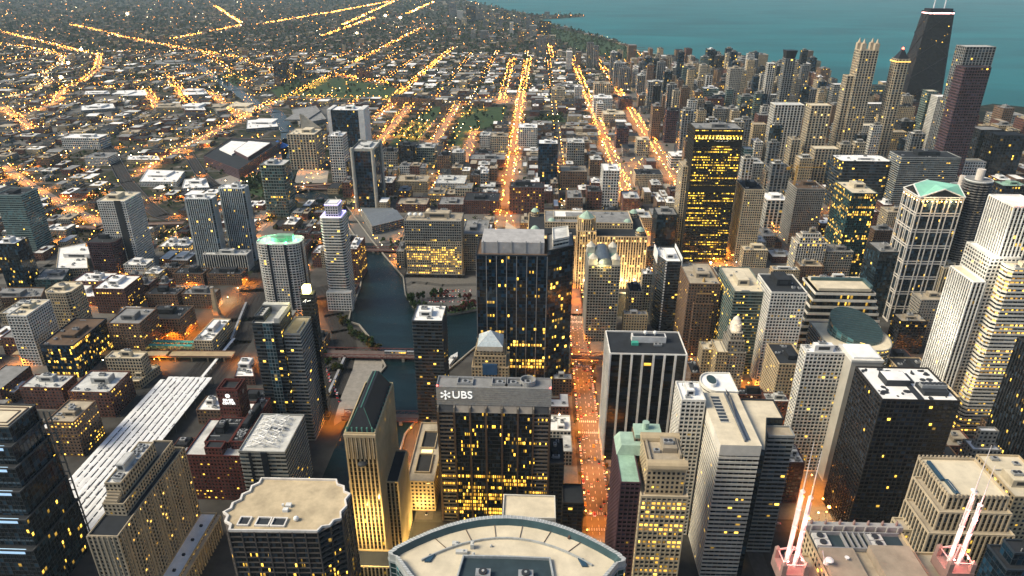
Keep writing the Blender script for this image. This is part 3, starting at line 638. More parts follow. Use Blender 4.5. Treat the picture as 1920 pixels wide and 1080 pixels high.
def striped_slab():
    x0, x1, y0, y1, h = survey(1354, 1428, 832, 735, -1080)
    y1 = min(y1, y0+78); W, D = x1-x0, y1-y0; r = new_building('office_tower', (x0+x1)/2, (y0+y1)/2, 'white-banded office tower with a long cream roof and skylight strip', 'tower', None, rect(x0, x1+34, y0, y1))
    P = rect(-W/2, W/2, -D/2, D/2)
    mass(r, P, 0, h-8, 'WB', 'cream', True, .05, 0)
    b = MB(); b.prism(offs(P, .5), h-8, h, cap=False); b.cur = 1; b.face([(*p, h) for p in offs(P, .5)]); b.build('blank_crown', [plain('wall_WB', STY['WB'][0]), roofmat('cream')], r)
    b = MB(); b.prism(rect(-W*.28, -W*.06, -D*.1, D*.42), h, h+.3); b.build('skylight_strip', plain('skylight_glass', (.05,.06,.07), .2), r)
    b = MB()
    for k in range(9): y = -D*.1+D*.52*k/8; b.box(-W*.29, -W*.05, y-.3, y+.3, h+.1, h+.6)
    b.build('skylight_frame', plain('wall_WB', STY['WB'][0]), r)
    b = MB(); b.face([(W*.14, -D*.42, h+.2), (W*.30, -D*.42, h+.2), (W*.30, D*.48, h+.2), (W*.14, D*.48, h+5)]); b.prism([(W*.12,-D*.45),(W*.16,-D*.45),(W*.16,D*.48),(W*.12,D*.48)], h, h+2); b.build('sloped_glazing', plain('sloped_glass', (.10,.12,.15), .15), r)
    Q = [(W/2+.6, -D/2+2), (W/2+4, -D/2+1), (W/2+16, D*.12), (W/2+28, D*.12), (W/2+28, D/2), (W/2+.6, D/2)]
    mass(r, Q, 0, h-6, 'GL', 'cream', True, .16, 0, part='east_glass_wing')
    mass(r, rect(W/2+15, W/2+33, -D*.08, D*.10), 0, h-12, 'GB', 'tan', True, .06, 0, part='east_corner_wing')
striped_slab()
T((1280, 1323, 750, 716, -1000), 'WG', 'white', 'black-glazed white grid tower with a white roof hatched by antennas', lit=.03, kit=1, maxd=34)
def curved_top():
    x0, x1, y0, y1, h = survey(1325, 1388, 742, 706, -960)
    W, D = x1-x0, min(60, y1-y0); r = new_building('office_tower', (x0+x1)/2, (y0+y1)/2+6, 'white building with a rounded rooftop north of the cream-roofed slab', 'tower', None, rect(x0, x1, y0, y0+D))
    P = [(W/2,-D/2),(W/2,D/2)] + [(-W*.1+W*.4*math.cos(a), D/2*math.sin(a)) for a in [math.pi*.55+k*math.pi*.9/9 for k in range(10)]]
    mass(r, P, 0, h, 'WB', 'white', True, .04, 0)
    b = MB(); b.prism(ngon(-W*.18, 0, W*.16, D*.26, 16), h, h+3); b.cur = 1; b.prism(ngon(-W*.18, 0, W*.14, D*.23, 16), h+3, h+3.3); b.build('rooftop_drum', [plain('white_paint', (.75,.75,.72)), plain('drum_slate', (.05,.12,.13))], r)
curved_top()
def sand_tower():
    x0, x1, y0, y1, h = survey(1210, 1298, 880, 812, 128)
    W, D = x1-x0, y1-y0; r = new_building('office_tower', (x0+x1)/2, (y0+y1)/2, 'sand-coloured stone tower with rounded barrel cornices and many yellow windows', 'tower', None, rect(x0, x1, y0, y1))
    P = rect(-W/2, W/2, -D/2, D/2)
    mass(r, P, 0, h-22, 'BG', 'tan', True, .5, 0)
    Q = offs(P, -2.5); mass(r, Q, h-22, h, 'TN', 'tan', False, .1, 0, part='upper_facade')
    st = plain('sand_stone', (.44,.35,.22), nscale=.1)
    for (ya, yb) in ((-D/2, -D/2+7), (D/2-9, D/2-2)):
        b = MB(); n = 6; X0, X1 = -W/2+2, W/2-2
        for k in range(n):
            a0, a1 = math.pi*k/n, math.pi*(k+1)/n; c = (ya+yb)/2; q = (yb-ya)/2
            b.face([(X0, c-q*math.cos(a0), h+1+q*math.sin(a0)), (X1, c-q*math.cos(a0), h+1+q*math.sin(a0)), (X1, c-q*math.cos(a1), h+1+q*math.sin(a1)), (X0, c-q*math.cos(a1), h+1+q*math.sin(a1))])
        b.prism(rect(X0, X1, ya, yb), h, h+1, cap=False)
        for X in (X0, X1): b.face([(X, (ya+yb)/2-(yb-ya)/2*math.cos(math.pi*k/n), h+1+(yb-ya)/2*math.sin(math.pi*k/n)) for k in range(n+1)])
        b.build('barrel_cornice', st, r)
    b = MB(); b.box(-W*.02, W*.3, -D*.05, D*.28, h+.1, h+4); b.box(W*.32, W*.36, -D*.2, D*.3, h+.1, h+3); b.box(-W*.35, -W*.31, -D*.3, D*.3, h+.1, h+2); b.build('penthouse', plain('penthouse_tan', (.33,.27,.2)), r)
    hvac(r, W*.12, D*.1, h+4, 6, 4, 2); hvac(r, -W*.15, -D*.02, h, 4, 3, 2)
    # copper-roofed brick wing on the street side
    x2, x3 = -W/2-13, -W/2-1
    mass(r, rect(x2, x3, -D/2+4, D/2+14), 0, h-14, 'PL', 'green', True, .06, 0, part='brick_wing', parapet=.5)
    b = MB(); b.prism(rect(x2-.4, -W/2+10, D/2-6, D/2+14), h-14, h-7, poly2=rect(x2+3, -W/2+8, D/2-4, D/2+11)); b.build('copper_roof', plain('copper_patina', (.33,.46,.37)), r)
    b = MB(); b.prism(rect(-W/2-1, W*.1, D/2+.5, D/2+14), 0, h-5, bay=3, fh=3.6); b.cur = 1; b.prism(rect(-W/2-.5, W*.1, D/2+1, D/2+14), h-5, h-2); b.tube((-W*.25, D/2+9, h-2), (-W*.25, D/2+9, h+3), 2.4, 10); b.build('rear_wing', [facade('BRr', (.17,.105,.065), pier=.5, band=.46, lit=.05), plain('copper_patina', (.33,.46,.37))], r)
sand_tower()
def stepped_grid():
    x0, x1, y0, y1, h = survey(1781, 1891, 929, 858, 125)
    W, D = x1-x0, y1-y0; r = new_building('office_tower', (x0+x1)/2, (y0+y1)/2, 'stepped beige gridded tower with a notched parapet and flat tan roof', 'tower', None, rect(x0-12, x1+4, y0-6, y1+4))
    P = rect(-W/2, W/2, -D/2, D/2)
    mass(r, P, 0, h, 'BP', 'cream', True, .04, 0, parapet=1.8)
    mass(r, [(-W/2-5,-D/2-4),(W/2+2,-D/2-4),(W/2+2,D/2-8),(-W/2-5,D/2-8)], 0, h-9, 'BP', 'tan', True, .04, 0, part='upper_tier')
    mass(r, [(-W/2-10,-D/2-8),(W/2+5,-D/2-8),(W/2+5,D/2-14),(-W/2-10,D/2-14)], 0, h-22, 'BP', 'tan', True, .06, 0, part='lower_tier')
    mass(r, rect(-W/2-17, -W/2-10.5, -D*.3, D/2-18), 0, h-34, 'BG', 'tan', True, .05, 0, part='west_tier')
    b = MB(); b.prism(rect(-W*.42, -W*.36, -D*.1, D*.40), h+.1, h+2); b.prism(rect(-W*.36, -W*.3, -D*.46, -D*.1), h+.1, h+2); b.cur = 1; b.box(-W*.34, -W*.33, -D*.4, -D*.15, h+2, h+2.3); b.build('blue_skylight', [plain('skylight_blue', (.03,.07,.11), .25), metal_m()], r)
    b = MB(); b.ball((W*.0, -D*.35, h+1.2), 1.7, 12, 6, .7); b.build('roof_dome', plain('white_paint', (.75,.75,.72)), r)
    n = int(W/2.4); wm = plain('wall_BP', STY['BP'][0])
    for k in range(n):
        x = -W/2+W*k/n; b = MB(); b.box(x-.5, x+.5, -D/2-.9, -D/2-.2, h, h+2.9); b.build('parapet_tooth', wm, r); b = MB(); b.box(x-.5, x+.5, D/2+.2, D/2+.9, h, h+2.9); b.build('parapet_tooth', wm, r)
    for k in range(int(D/2.4)):
        y = -D/2+D*k/int(D/2.4); b = MB(); b.box(-W/2-.9, -W/2-.2, y-.5, y+.5, h, h+2.9); b.build('parapet_tooth', wm, r)
stepped_grid()
T((1836, 1890, 812, 792, -985), 'ST', 'white', 'grey stone tower with a mansard collar and pale roof plant', tiers=[(.84, 0), (1, 4)], kit=2, near=False, lit=.1, maxd=26)
T((1478, 1510, 866, 832, -940), 'PL', 'white', 'narrow purplish brick block with a white roof beside the striped slab', 'brick_building', 'building', maxd=24, lit=0)
T((1385, 1436, 740, 728, -800), 'BK', 'dark', 'dark red brick block with white-tipped roof north of the striped slab', 'brick_building', 'building', lit=.12)
T((1438, 1483, 752, 735, -815), 'BK', 'pale', 'dark red brick block beside the tan brick office', 'brick_building', 'building', lit=.1)
# ---------------------------------------------------------------- green-gabled tower, round towers, white lit tower
def gabled():
    x0, x1, y0, y1, h = survey(1725, 1806, 367, 347, -600)
    y1 = y0 + 38; W, D = x1-x0, y1-y0; r = new_building('office_tower', (x0+x1)/2, (y0+y1)/2, 'tower of white double frames with green pediment roofs', 'tower', None, rect(x0, x1, y0, y1))
    P = rect(-W/2, W/2, -D/2, D/2); wm = plain('pale_granite', (.62,.58,.52), .6)
    b = MB(); b.prism(P, 0, h, bay=3.2, fh=3.8); b.build('facade', facade('GLg', (.03,.035,.04), (.01,.018,.026), .06, .12, .10), r)
    b = MB(); hb = h/8
    for k in range(9):
        z = hb*k
        for dz in (-1.6, 1.6): b.prism(offs(P, .5), max(0, z+dz-.6), min(h+.6, max(.3, z+dz+.6)), bottom=True)
    b.build('floor_band', wm, r)
    b = MB()
    for (a, c, sx) in ((-W/2, W/2, 'x'), (-D/2, D/2, 'y')):
        for t in (0, .10, .32, .42, .60, .70, .90, 1):
            p = a+(c-a)*t
            if sx == 'x': b.box(p-.55, p+.55, -D/2-.75, -D/2, 0, h); b.box(p-.55, p+.55, D/2, D/2+.75, 0, h)
            else: b.box(-W/2-.75, -W/2, p-.55, p+.55, 0, h); b.box(W/2, W/2+.75, p-.55, p+.55, 0, h)
    b.build('facade_pier', wm, r)
    g = MB(); X, Y, q = W/2+1, D/2+1, 11
    E = [(-X,-Y,h+1),(X,-Y,h+1),(X,Y,h+1),(-X,Y,h+1)]; S_, N_, Wt, Et, C = (0,-Y,h+q), (0,Y,h+q), (-X,0,h+q), (X,0,h+q), (0,0,h+q)
    for f in ((E[0], S_, C, Wt), (S_, E[1], Et, C), (Et, E[2], N_, C), (N_, E[3], Wt, C)):
        a, s, c, d = f; 
        g.face([a, s, c]); g.face([a, c, d])
    g.build('green_gable_roof', plain('copper_light', (.28,.62,.46), .6, nscale=.05), r)
    g = MB()
    for f in ((E[0], E[1], S_), (E[1], E[2], Et), (E[2], E[3], N_), (E[3], E[0], Wt)): g.face(list(f))
    g.build('pediment_glass', plain('pediment_dark', (.02,.025,.03), .2), r)
    g = MB()
    for a, p, c in ((E[0], S_, E[1]), (E[1], Et, E[2]), (E[2], N_, E[3]), (E[3], Wt, E[0])): g.tube(a, p, .8, 4); g.tube(p, c, .8, 4); g.tube(a, c, .8, 4)
    g.build('pediment_trim', plain('white_paint', (.75,.75,.72)), r)
    g = MB(); 
    for k in range(9):
        g.ball((-W/2+3+(W-6)*k/8, -D/2-1.4, h-4), .55, 6, 4)
        if k < 6: g.ball((-W/2-1.4, -D/2+3+(D-6)*k/5, h-4), .55, 6, 4)
    g.build('crown_lamp', glow('warm_crown_lamp', (1,.62,.2), 14), r)
    for k in range(2):
        l = bpy.data.lights.new('crown_light', 'POINT'); l.energy = 6000; l.color = (1,.7,.35); o = bpy.data.objects.new('crown_light', l); COL.objects.link(o); o.parent = r; o.location = (-W/4+W/2*k, -D/2-5, h-5)
gabled()
def round_tower(px, pw, py, base, label):
    x0, x1, y0, y1, h = survey(px-pw/2, px+pw/2, py, py-8, base); R0 = (x1-x0)/2; cx = (x0+x1)/2; cy2 = y0+R0
    r = new_building('round_tower', cx, cy2, label, 'tower', 'round corncob towers', rect(cx-R0, cx+R0, y0, y0+2*R0))
    n = 32; lob = 16; g = MB(); g.prism(ngon(0, 0, R0*.8, R0*.8, n), 0, h, bay=2.5, fh=3); g.build('facade', facade('RT', (.03,.03,.03), (.01,.012,.016), .1, .1, .05), r)
    b = MB(); nf = int(h/3.1)
    P = [((R0*(.90+.09*abs(math.sin(lob*.5*a))))*math.cos(a), (R0*(.90+.09*abs(math.sin(lob*.5*a))))*math.sin(a)) for a in [2*math.pi*k/64 for k in range(64)]]
    for k in range(nf+1): b.prism(P, k*3.1, k*3.1+.75, bottom=True)
    b.build('balcony_ring', plain('round_concrete', (.16,.155,.15)), r)
    b = MB(); b.prism(ngon(0, 0, R0*.9, R0*.9, n), h+.8, h+2.2); b.build('roof_deck', roofmat('grey'), r)
    b = MB(); b.prism(ngon(0, 0, R0*.27, R0*.27, 16), h+2.2, h+15); b.build('lift_core', plain('core_white', (.62,.55,.48)), r)
    b = MB(); roof_ring(b, ngon(0, 0, R0*.9, R0*.9, n), h+2.2, .8, .5); b.build('roof_rail', plain('white_paint', (.75,.75,.72)), r)
round_tower(1849, 54, 343, -600, 'round dark tower of petal balconies, front one with the larger white core')
round_tower(1810, 40, 352, -560, 'round dark tower of petal balconies half hidden behind the green gables')
def lit_white():
    x0, x1, y0, y1, h = survey(1901, 1960, 385, 362, -790)
    W, D = x1-x0, y1-y0; D = max(D, 34); r = new_building('office_tower', (x0+x1)/2, y0+D/2, 'brilliant floodlit white ribbed tower with red roof lamps at the right edge', 'tower', None, rect(x0-14, x1+5, y0-6, y0+D))
    P = rect(-W/2, W/2, -D/2, D/2); STY['LW'] = ((.80,.78,.72), (.02,.02,.02), .40, .2, 3.2, 3.6, .04, 'pier')
    mass(r, P, 0, h, 'LW', 'white', True, .10, 0)
    mass(r, [(-W/2-9,-D/2-5),(W*.1,-D/2-5),(W*.1,D/2-3),(-W/2-9,D/2-3)], 0, h*.80, 'WG', 'white', True, .03, 0, part='lower_shaft')
    mass(r, rect(-W/2-20, -W/2-9.5, -D/2-8, D*.3), 0, h*.70, 'LW', 'cream', True, .02, 0, part='west_shaft')
    b = MB()
    for k in range(4): b.ball((-W/2+1+4.5*k, -D/2, h+2), .9, 6, 4)
    b.build('red_aviation_lamp', glow('red_lamp', (1,.05,.03), 12), r)
    for (x, y, z, e) in ((-W/2-30, -D/2-14, h*.15, 52000), (-W/2-34, -D/2-6, h*.45, 30000), (-W/2-14, -D/2-12, h*.82, 14000)):
        l = bpy.data.lights.new('facade_floodlight', 'POINT'); l.energy = e; l.color = (1,.93,.78); l.shadow_soft_size = 2; o = bpy.data.objects.new('facade_floodlight', l); COL.objects.link(o); o.parent = r; o.location = (x, y, z)
lit_white()
T((1896, 1990, 500, 480, -812), 'WB', 'cream', 'beige banded tower full of yellow windows right of the floodlit white tower', lit=.9, chamfer=3, maxd=16)
T((1990, 2060, 690, 600, -960), 'DP', 'dark', 'near-black ribbed tower cut by the right edge of the photo', lit=.12, maxd=50)
T((1905, 1990, 930, 850, 95), 'TN', 'cream', 'cream stone tower at the lower right edge', near=False, lit=.12)
T((1900, 1990, 1045, 1000, 120), 'BL', 'dark', 'dark blue stepped tower in the bottom right corner', lit=.0, tiers=[(.93, 0), (1, 4)])
T((1770, 1812, 500, 470, -605), 'BP', 'cream', 'beige ribbed tower between the green-gabled and floodlit towers', lit=.08, maxd=30)
T((1728, 1784, 560, 545, -640), 'ST', 'tan', 'low concrete block at the foot of the round towers', 'office_block', 'building', near=False)
T((1700, 1762, 706, 664, -770), 'TN', 'dark', 'tan block with a sunken black roof right of the curved civic centre', 'office_block', 'building', lit=.15, maxd=40)
T((1752, 1800, 742, 700, -830), 'TN', 'cream', 'cream stone block behind the white-roofed black tower', 'office_block', 'building', lit=.1, maxd=40)
T((1650, 1688, 470, 440, -590), 'GL', 'grey', 'black glass box left of the green-gabled tower', lit=.03, maxd=36)
# ---------------------------------------------------------------- foreground row
def ubs():
    x0, x1, y0, y1, h = survey(822, 1032, 774, 740, -978)
    W = x1-x0; D = 40; hc = h + 19.5
    r = new_building('office_tower', (x0+x1)/2, y0+D/2, 'big bronze grid tower with a silver crown reading UBS', 'tower', None, rect(x0, x1+9, y0, y0+D))
    P = rect(-W/2, W/2, -D/2, D/2)
    nf = round(h/3.7); zc = h*round(nf*.45)/nf; g = MB(); g.prism(P, 0, zc, bay=1.5, fh=h/nf); g.build('lower_facade', facade('UBSl', (.02,.02,.02), (.006,.010,.016), .05, .14, 1.3, power=1.8, litc=(1,.55,.05)), r); g = MB(); g.prism(P, zc, h, bay=1.5, fh=h/nf); g.build('upper_facade', facade('UBSu', (.02,.02,.02), (.006,.010,.016), .05, .14, .22, power=1.8, litc=(1,.55,.05)), r)
    g = MB()
    for X in [(-W/2, -W/2+W*.145), (W/2-W*.145, W/2)]:
        for k in range(nf+1): z = h*k/nf; g.box(X[0], X[1], -D/2-.35, -D/2, z-.75, z+.75, True)
    for k in range(nf+1): z = h*k/nf; g.prism([(W/2+.0,-D/2),(W/2+.35,-D/2),(W/2+.35,D/2),(W/2,D/2)], z-.7, z+.7, bottom=True); g.prism([(-W/2-.35,-D/2),(-W/2,-D/2),(-W/2,D/2),(-W/2-.35,D/2)], z-.7, z+.7, bottom=True)
    g.build('floor_band', plain('bronze_band', (.16,.14,.125), .5), r)
    g = MB()
    for t in (0, .145, .287, .43, .573, .716, .855, 1): x = -W/2+W*t; g.box(x-.7, x+.7, -D/2-1.0, -D/2, 0, h); g.box(x-.7, x+.7, D/2, D/2+1, 0, h)
    for t in (0, .25, .5, .75, 1): y = -D/2+D*t; g.box(-W/2-1, -W/2, y-.7, y+.7, 0, h); g.box(W/2, W/2+1, y-.7, y+.7, 0, h)
    g.build('facade_pier', plain('bronze_pier', (.095,.062,.045), .5), r)
    sm = plain('silver_crown', (.36,.36,.35), .45, .2, nscale=.5)
    g = MB()
    ts = (0, .145, .287, .43, .573, .716, .855, 1)
    for k in range(7):
        xa, xb = -W/2+W*ts[k]+.9, -W/2+W*ts[k+1]-.9
        g.cur = 1 if k in (0, 6) else 0
        g.face([(xa, -D/2-.8, h+.1), (xb, -D/2-.8, h+.1), (xb, -D/2+3.2, h+4.5), (xa, -D/2+3.2, h+4.5)])
    g.cur = 0; g.prism(rect(-W/2-.9, W/2+.9, -D/2+3.2, D/2), h, h+4.5, cap=True)
    for t in ts: x = -W/2+W*t; g.prism([(x-.5,-D/2-.9),(x+.5,-D/2-.9),(x+.5,-D/2+3.2),(x-.5,-D/2+3.2)], h, h+4.2)
    g.build('sloped_screen', [plain('taupe_panel', (.22,.20,.175), .6), dark_m()], r)
    g = MB(); y_ = -D/2+2.6
    for k in range(8): z = h+4.6+k*(hc-h-4.6)/8; g.box(-W/2-1, W/2+1, y_, y_+15, z, z+(hc-h-4.6)/8-.22, True)
    g.build('crown_band', sm, r)
    g = MB(); roof_ring(g, rect(-W/2-1, W/2+1, y_, y_+15), hc, 1.2, .5); g.build('parapet', sm, r)
    g = MB(); g.face([(-W/2, y_+.8, hc+.05), (W/2, y_+.8, hc+.05), (W/2, y_+14.4, hc+.05), (-W/2, y_+14.4, hc+.05)]); g.build('roof_deck', roofmat('grey'), r)
    wp = glow('crown_letter', (.9,.9,.86), .35)
    text_part(r, 'UBS', (-W*.28, y_-.35, hc-6.0), W*.175, 'crown_lettering', wp, depth=.02)
    # three-keys emblem beside the letters
    g = MB(); cx, cz = -W*.43, hc-6.0
    for a in (30, 90, 150):
        c, s = math.cos(math.radians(a)), math.sin(math.radians(a)); q = 3.3
        n_ = (-s*.28, c*.28)
        g.face([(cx-c*q+n_[0], y_-.35, cz-s*q+n_[1]), (cx-c*q-n_[0], y_-.35, cz-s*q-n_[1]), (cx+c*q-n_[0], y_-.35, cz+s*q-n_[1]), (cx+c*q+n_[0], y_-.35, cz+s*q+n_[1])][::-1] if False else [(cx-c*q-n_[0], y_-.35, cz-s*q-n_[1]), (cx+c*q-n_[0], y_-.35, cz+s*q-n_[1]), (cx+c*q+n_[0], y_-.35, cz+s*q+n_[1]), (cx-c*q+n_[0], y_-.35, cz-s*q+n_[1])])
        for e in (-1, 1):
            ex, ez = cx+c*q*e, cz+s*q*e; pr = [(ex+.85*math.cos(t), y_-.38, ez+.85*math.sin(t)) for t in [2*math.pi*k/10 for k in range(10)]]; g.face(pr)
    g.build('crown_emblem', wp, r)
    for x in (-W*.26, W*.05, W*.17): 
        g = MB(); roof_ring(g, rect(x-6, x+6, y_+4, y_+12.5), hc+.1, 2.0, .5); g.build('equipment_well', sm, r); hvac(r, x, y_+8, hc+.2, 5, 4, 1.4)
    g = MB(); n = 18; roof_ring(g, ngon(W*.30, y_+8.5, 6, 5.5, n), hc+.1, 4, .6); g.build('round_cooling_wall', sm, r); hvac(r, W*.30, y_+8.5, hc+.2, 5, 4, 2, 'cooling_tower')
    for x in (-W/2, W/2):
        g = MB(); g.ball((x, y_, hc+2), .5, 6, 4); g.build('red_aviation_lamp', glow('red_lamp', (1,.05,.03), 12), r)
    mass(r, rect(W/2+1.6, W/2+12, -D*.5, D*.28), 0, h*.56, 'DG', 'dark', True, .1, 1, 6, part='east_annex')
    return x0, x1, y0
UX0, UX1, UY0 = ubs()
T((945, 1043, 972, 931, 84), 'WB', 'cream', 'cream-roofed banded block half hidden behind the lens-shaped tower', 'office_block', 'building', kit=0, maxd=26)
T((1058, 1095, 944, 909, -1010), 'DG', 'dark', 'small black glass block beside the orange street', 'office_block', 'building', kit=0, lit=.2, maxd=40)
T((1038, 1074, 712, 700, -742), 'BR', 'pale', 'small brown block with pale roof north of the silver-crowned tower', 'brick_building', 'building')
def pyramid_top():
    r, W, D, h = T((884, 954, 662, 632, -800), 'TN', 'tan', 'cream stone tower topped by a glass pyramid in front of the blue-black tower', tiers=[(.80, 0), (.93, 2.5), (1, 4)], kit=0, lit=.05, near=False, maxd=30)
    b = MB(); q = min(W, D)*.40; b.prism(rect(-q, q, -q, q), h, h+5, bay=3, fh=5); b.build('pyramid_base', plain('cream_stone', (.6,.54,.43)), r)
    b = MB(); b.prism(rect(-q, q, -q, q), h+5, h+16, poly2=rect(-.1,.1,-.1,.1), cap=False); b.build('glass_pyramid', plain('pyramid_glass', (.45,.52,.55), .2, nscale=.5), r)
    b = MB(); 
    for sx, sy in ((-1,-1),(1,-1),(1,1),(-1,1)): b.tube((sx*q, sy*q, h+5), (0, 0, h+16), .25, 4)
    for t in (.33, .66):
        k = q*(1-t); z = h+5+11*t
        for A, B_ in (((-k,-k),(k,-k)),((k,-k),(k,k)),((k,k),(-k,k)),((-k,k),(-k,-k))): b.tube((*A, z), (*B_, z), .15, 4)
    b.build('pyramid_frame', plain('white_paint', (.75,.75,.72)), r)
    b = MB(); b.prism(rect(-W*.2, W*.2, -D/2-1.0, -D/2-.1), h*.72, h*.86); b.build('blue_window_bay', plain('blue_bay', (.03,.10,.22), .3), r)
pyramid_top()
def parking():
    x0, x1, y0, y1, h = survey(1022, 1071, 670, 640, -704)
    W, D = x1-x0, y1-y0; r = new_building('parking_garage', (x0+x1)/2, (y0+y1)/2, 'yellow-lit open parking garage with cars on its top deck', 'building', None, rect(x0, x1, y0, y1))
    P = rect(-W/2, W/2, -D/2, D/2)
    b = MB(); nl = 5
    for k in range(nl+1): b.prism(P, max(.3, h*k/nl)-.3, max(.3, h*k/nl)+1.0, bottom=True)
    b.build('parking_deck', plain('concrete_deck', (.42,.40,.30), nscale=.2), r)
    b = MB()
    for k in range(8):
        for y in (-D/2+.4, 0, D/2-.4): x = -W/2+.4+(W-.8)*k/7; b.box(x-.3, x+.3, y-.3, y+.3, 0, h)
    b.build('deck_column', plain('concrete_deck', (.42,.40,.30)), r)
    b = MB()
    for k in range(nl):
        for j in range(7): x = -W/2+4+(W-8)*j/6; b.box(x-.8, x+.8, -D/2+1.5, -D/2+1.8, h*(k+.9)/nl-.3, h*(k+.9)/nl)
    b.build('deck_light', glow('garage_tube', (1,.85,.2), 25), r)
    for j in range(3):
        l = bpy.data.lights.new('deck_lamp', 'POINT'); l.energy = 5000; l.color = (1,.85,.3); o = bpy.data.objects.new('deck_lamp', l); COL.objects.link(o); o.parent = r; o.location = (-W*.3+W*.3*j, -D*.1, h+7)
    PARK.append((r, W, D, h+1.05))
PARK = []
parking()
def opera():
    x0, x1, y0, y1, h = survey(648, 704, 815, 732, 126)
    y1 = y0+62; W, D = x1-x0, y1-y0; r = new_building('opera_house', (x0+x1)/2, (y0+y1)/2, 'slim floodlit stone tower with a steep black green-trimmed roof', 'tower', None, rect(x0-6, x1+12, y0-12, y1))
    P = rect(-W/2, W/2, -D/2, D/2); STY['OP'] = ((.52,.41,.24), (.012,.012,.012), .44, .22, 2.7, 3.6, .02, 'pier')
    mass(r, P, 0, h, 'OP', 'dark', True, .06, 0)
    b = MB(); Q = offs(P, -1); b.prism(Q, h+.5, h+15, poly2=rect(-W*.10, W*.10, -D/2+9, D/2-6)); b.build('steep_roof', plain('slate_roof', (.018,.020,.024), .5, nscale=.4), r)
    cm = plain('copper_dark', (.08,.22,.17)); b = MB()
    for k in range(6): x = -W/2+1.5+(W-3)*k/5; b.tube((x, -D/2+.5, h), (x, -D/2+.5, h+4.2), .5, 5); b.ball((x, -D/2+.5, h+4.4), .8, 6, 4)
    for k in range(12): y = -D/2+2+(D-4)*k/11; b.tube((W/2-.4, y, h), (W/2-.4, y, h+2.6), .35, 5)
    for sx, sy in ((-1,-1),(1,-1),(1,1),(-1,1)): b.tube((sx*(W/2-1), sy*(D/2-1)*1, h+1), (sx*W*.1, (D/2-6) if sy > 0 else (-D/2+9), h+15.2), .2, 5)
    b.tube((0, -D/2+9, h+15.2), (0, D/2-6, h+15.2), .4, 5); b.build('copper_cresting', cm, r)
    for s, ln in ((-1, 6), (1, 9)):
        xa, xb = (W/2+.4, W/2+ln) if s > 0 else (-W/2-ln, -W/2-.4)
        mass(r, rect(xa, xb, -D/2+16, D/2-10), 0, h*.56, 'OP', 'dark', True, .02, 0, part='side_wing')
    # stage-house base and south portal with columns
    mass(r, rect(-W/2-4, W/2+9, -D/2-16, -D/2-.8), 0, h*.16, 'OP', 'dark', True, .05, 0, part='south_base')
    st = plain('opera_stone', (.46,.37,.24)); b = MB()
    for k in range(7): x = -W/2+1.5+(W-3)*k/6; b.box(x-.45, x+.45, -D/2-1.4, -D/2-.4, h-20, h-2)
    b.box(-W/2-.8, W/2+.8, -D/2-1.6, -D/2-.5, h-2, h+.2, True); b.build('crown_column', st, r)
    b = MB(); b.ball((0, -D/2-1.6, h-24), 3.4, 12, 6, .45); b.build('carved_ornament', dark_m(), r)
    for (x, y, z, e) in ((-5, -D/2-15, h*.40, 26000), (5, -D/2-15, h*.46, 26000), (0, -D/2-14, h*.30, 14000), (W/2+17, -D*.3, 8, 16000), (W/2+17, D*.1, 8, 16000), (W/2+16, D*.4, 8, 12000)):
        l = bpy.data.lights.new('facade_floodlight', 'POINT'); l.energy = e*.8; l.color = (1,.66,.22); l.shadow_soft_size = .25; o = bpy.data.objects.new('facade_floodlight', l); COL.objects.link(o); o.parent = r; o.location = (x, y, z)
opera()
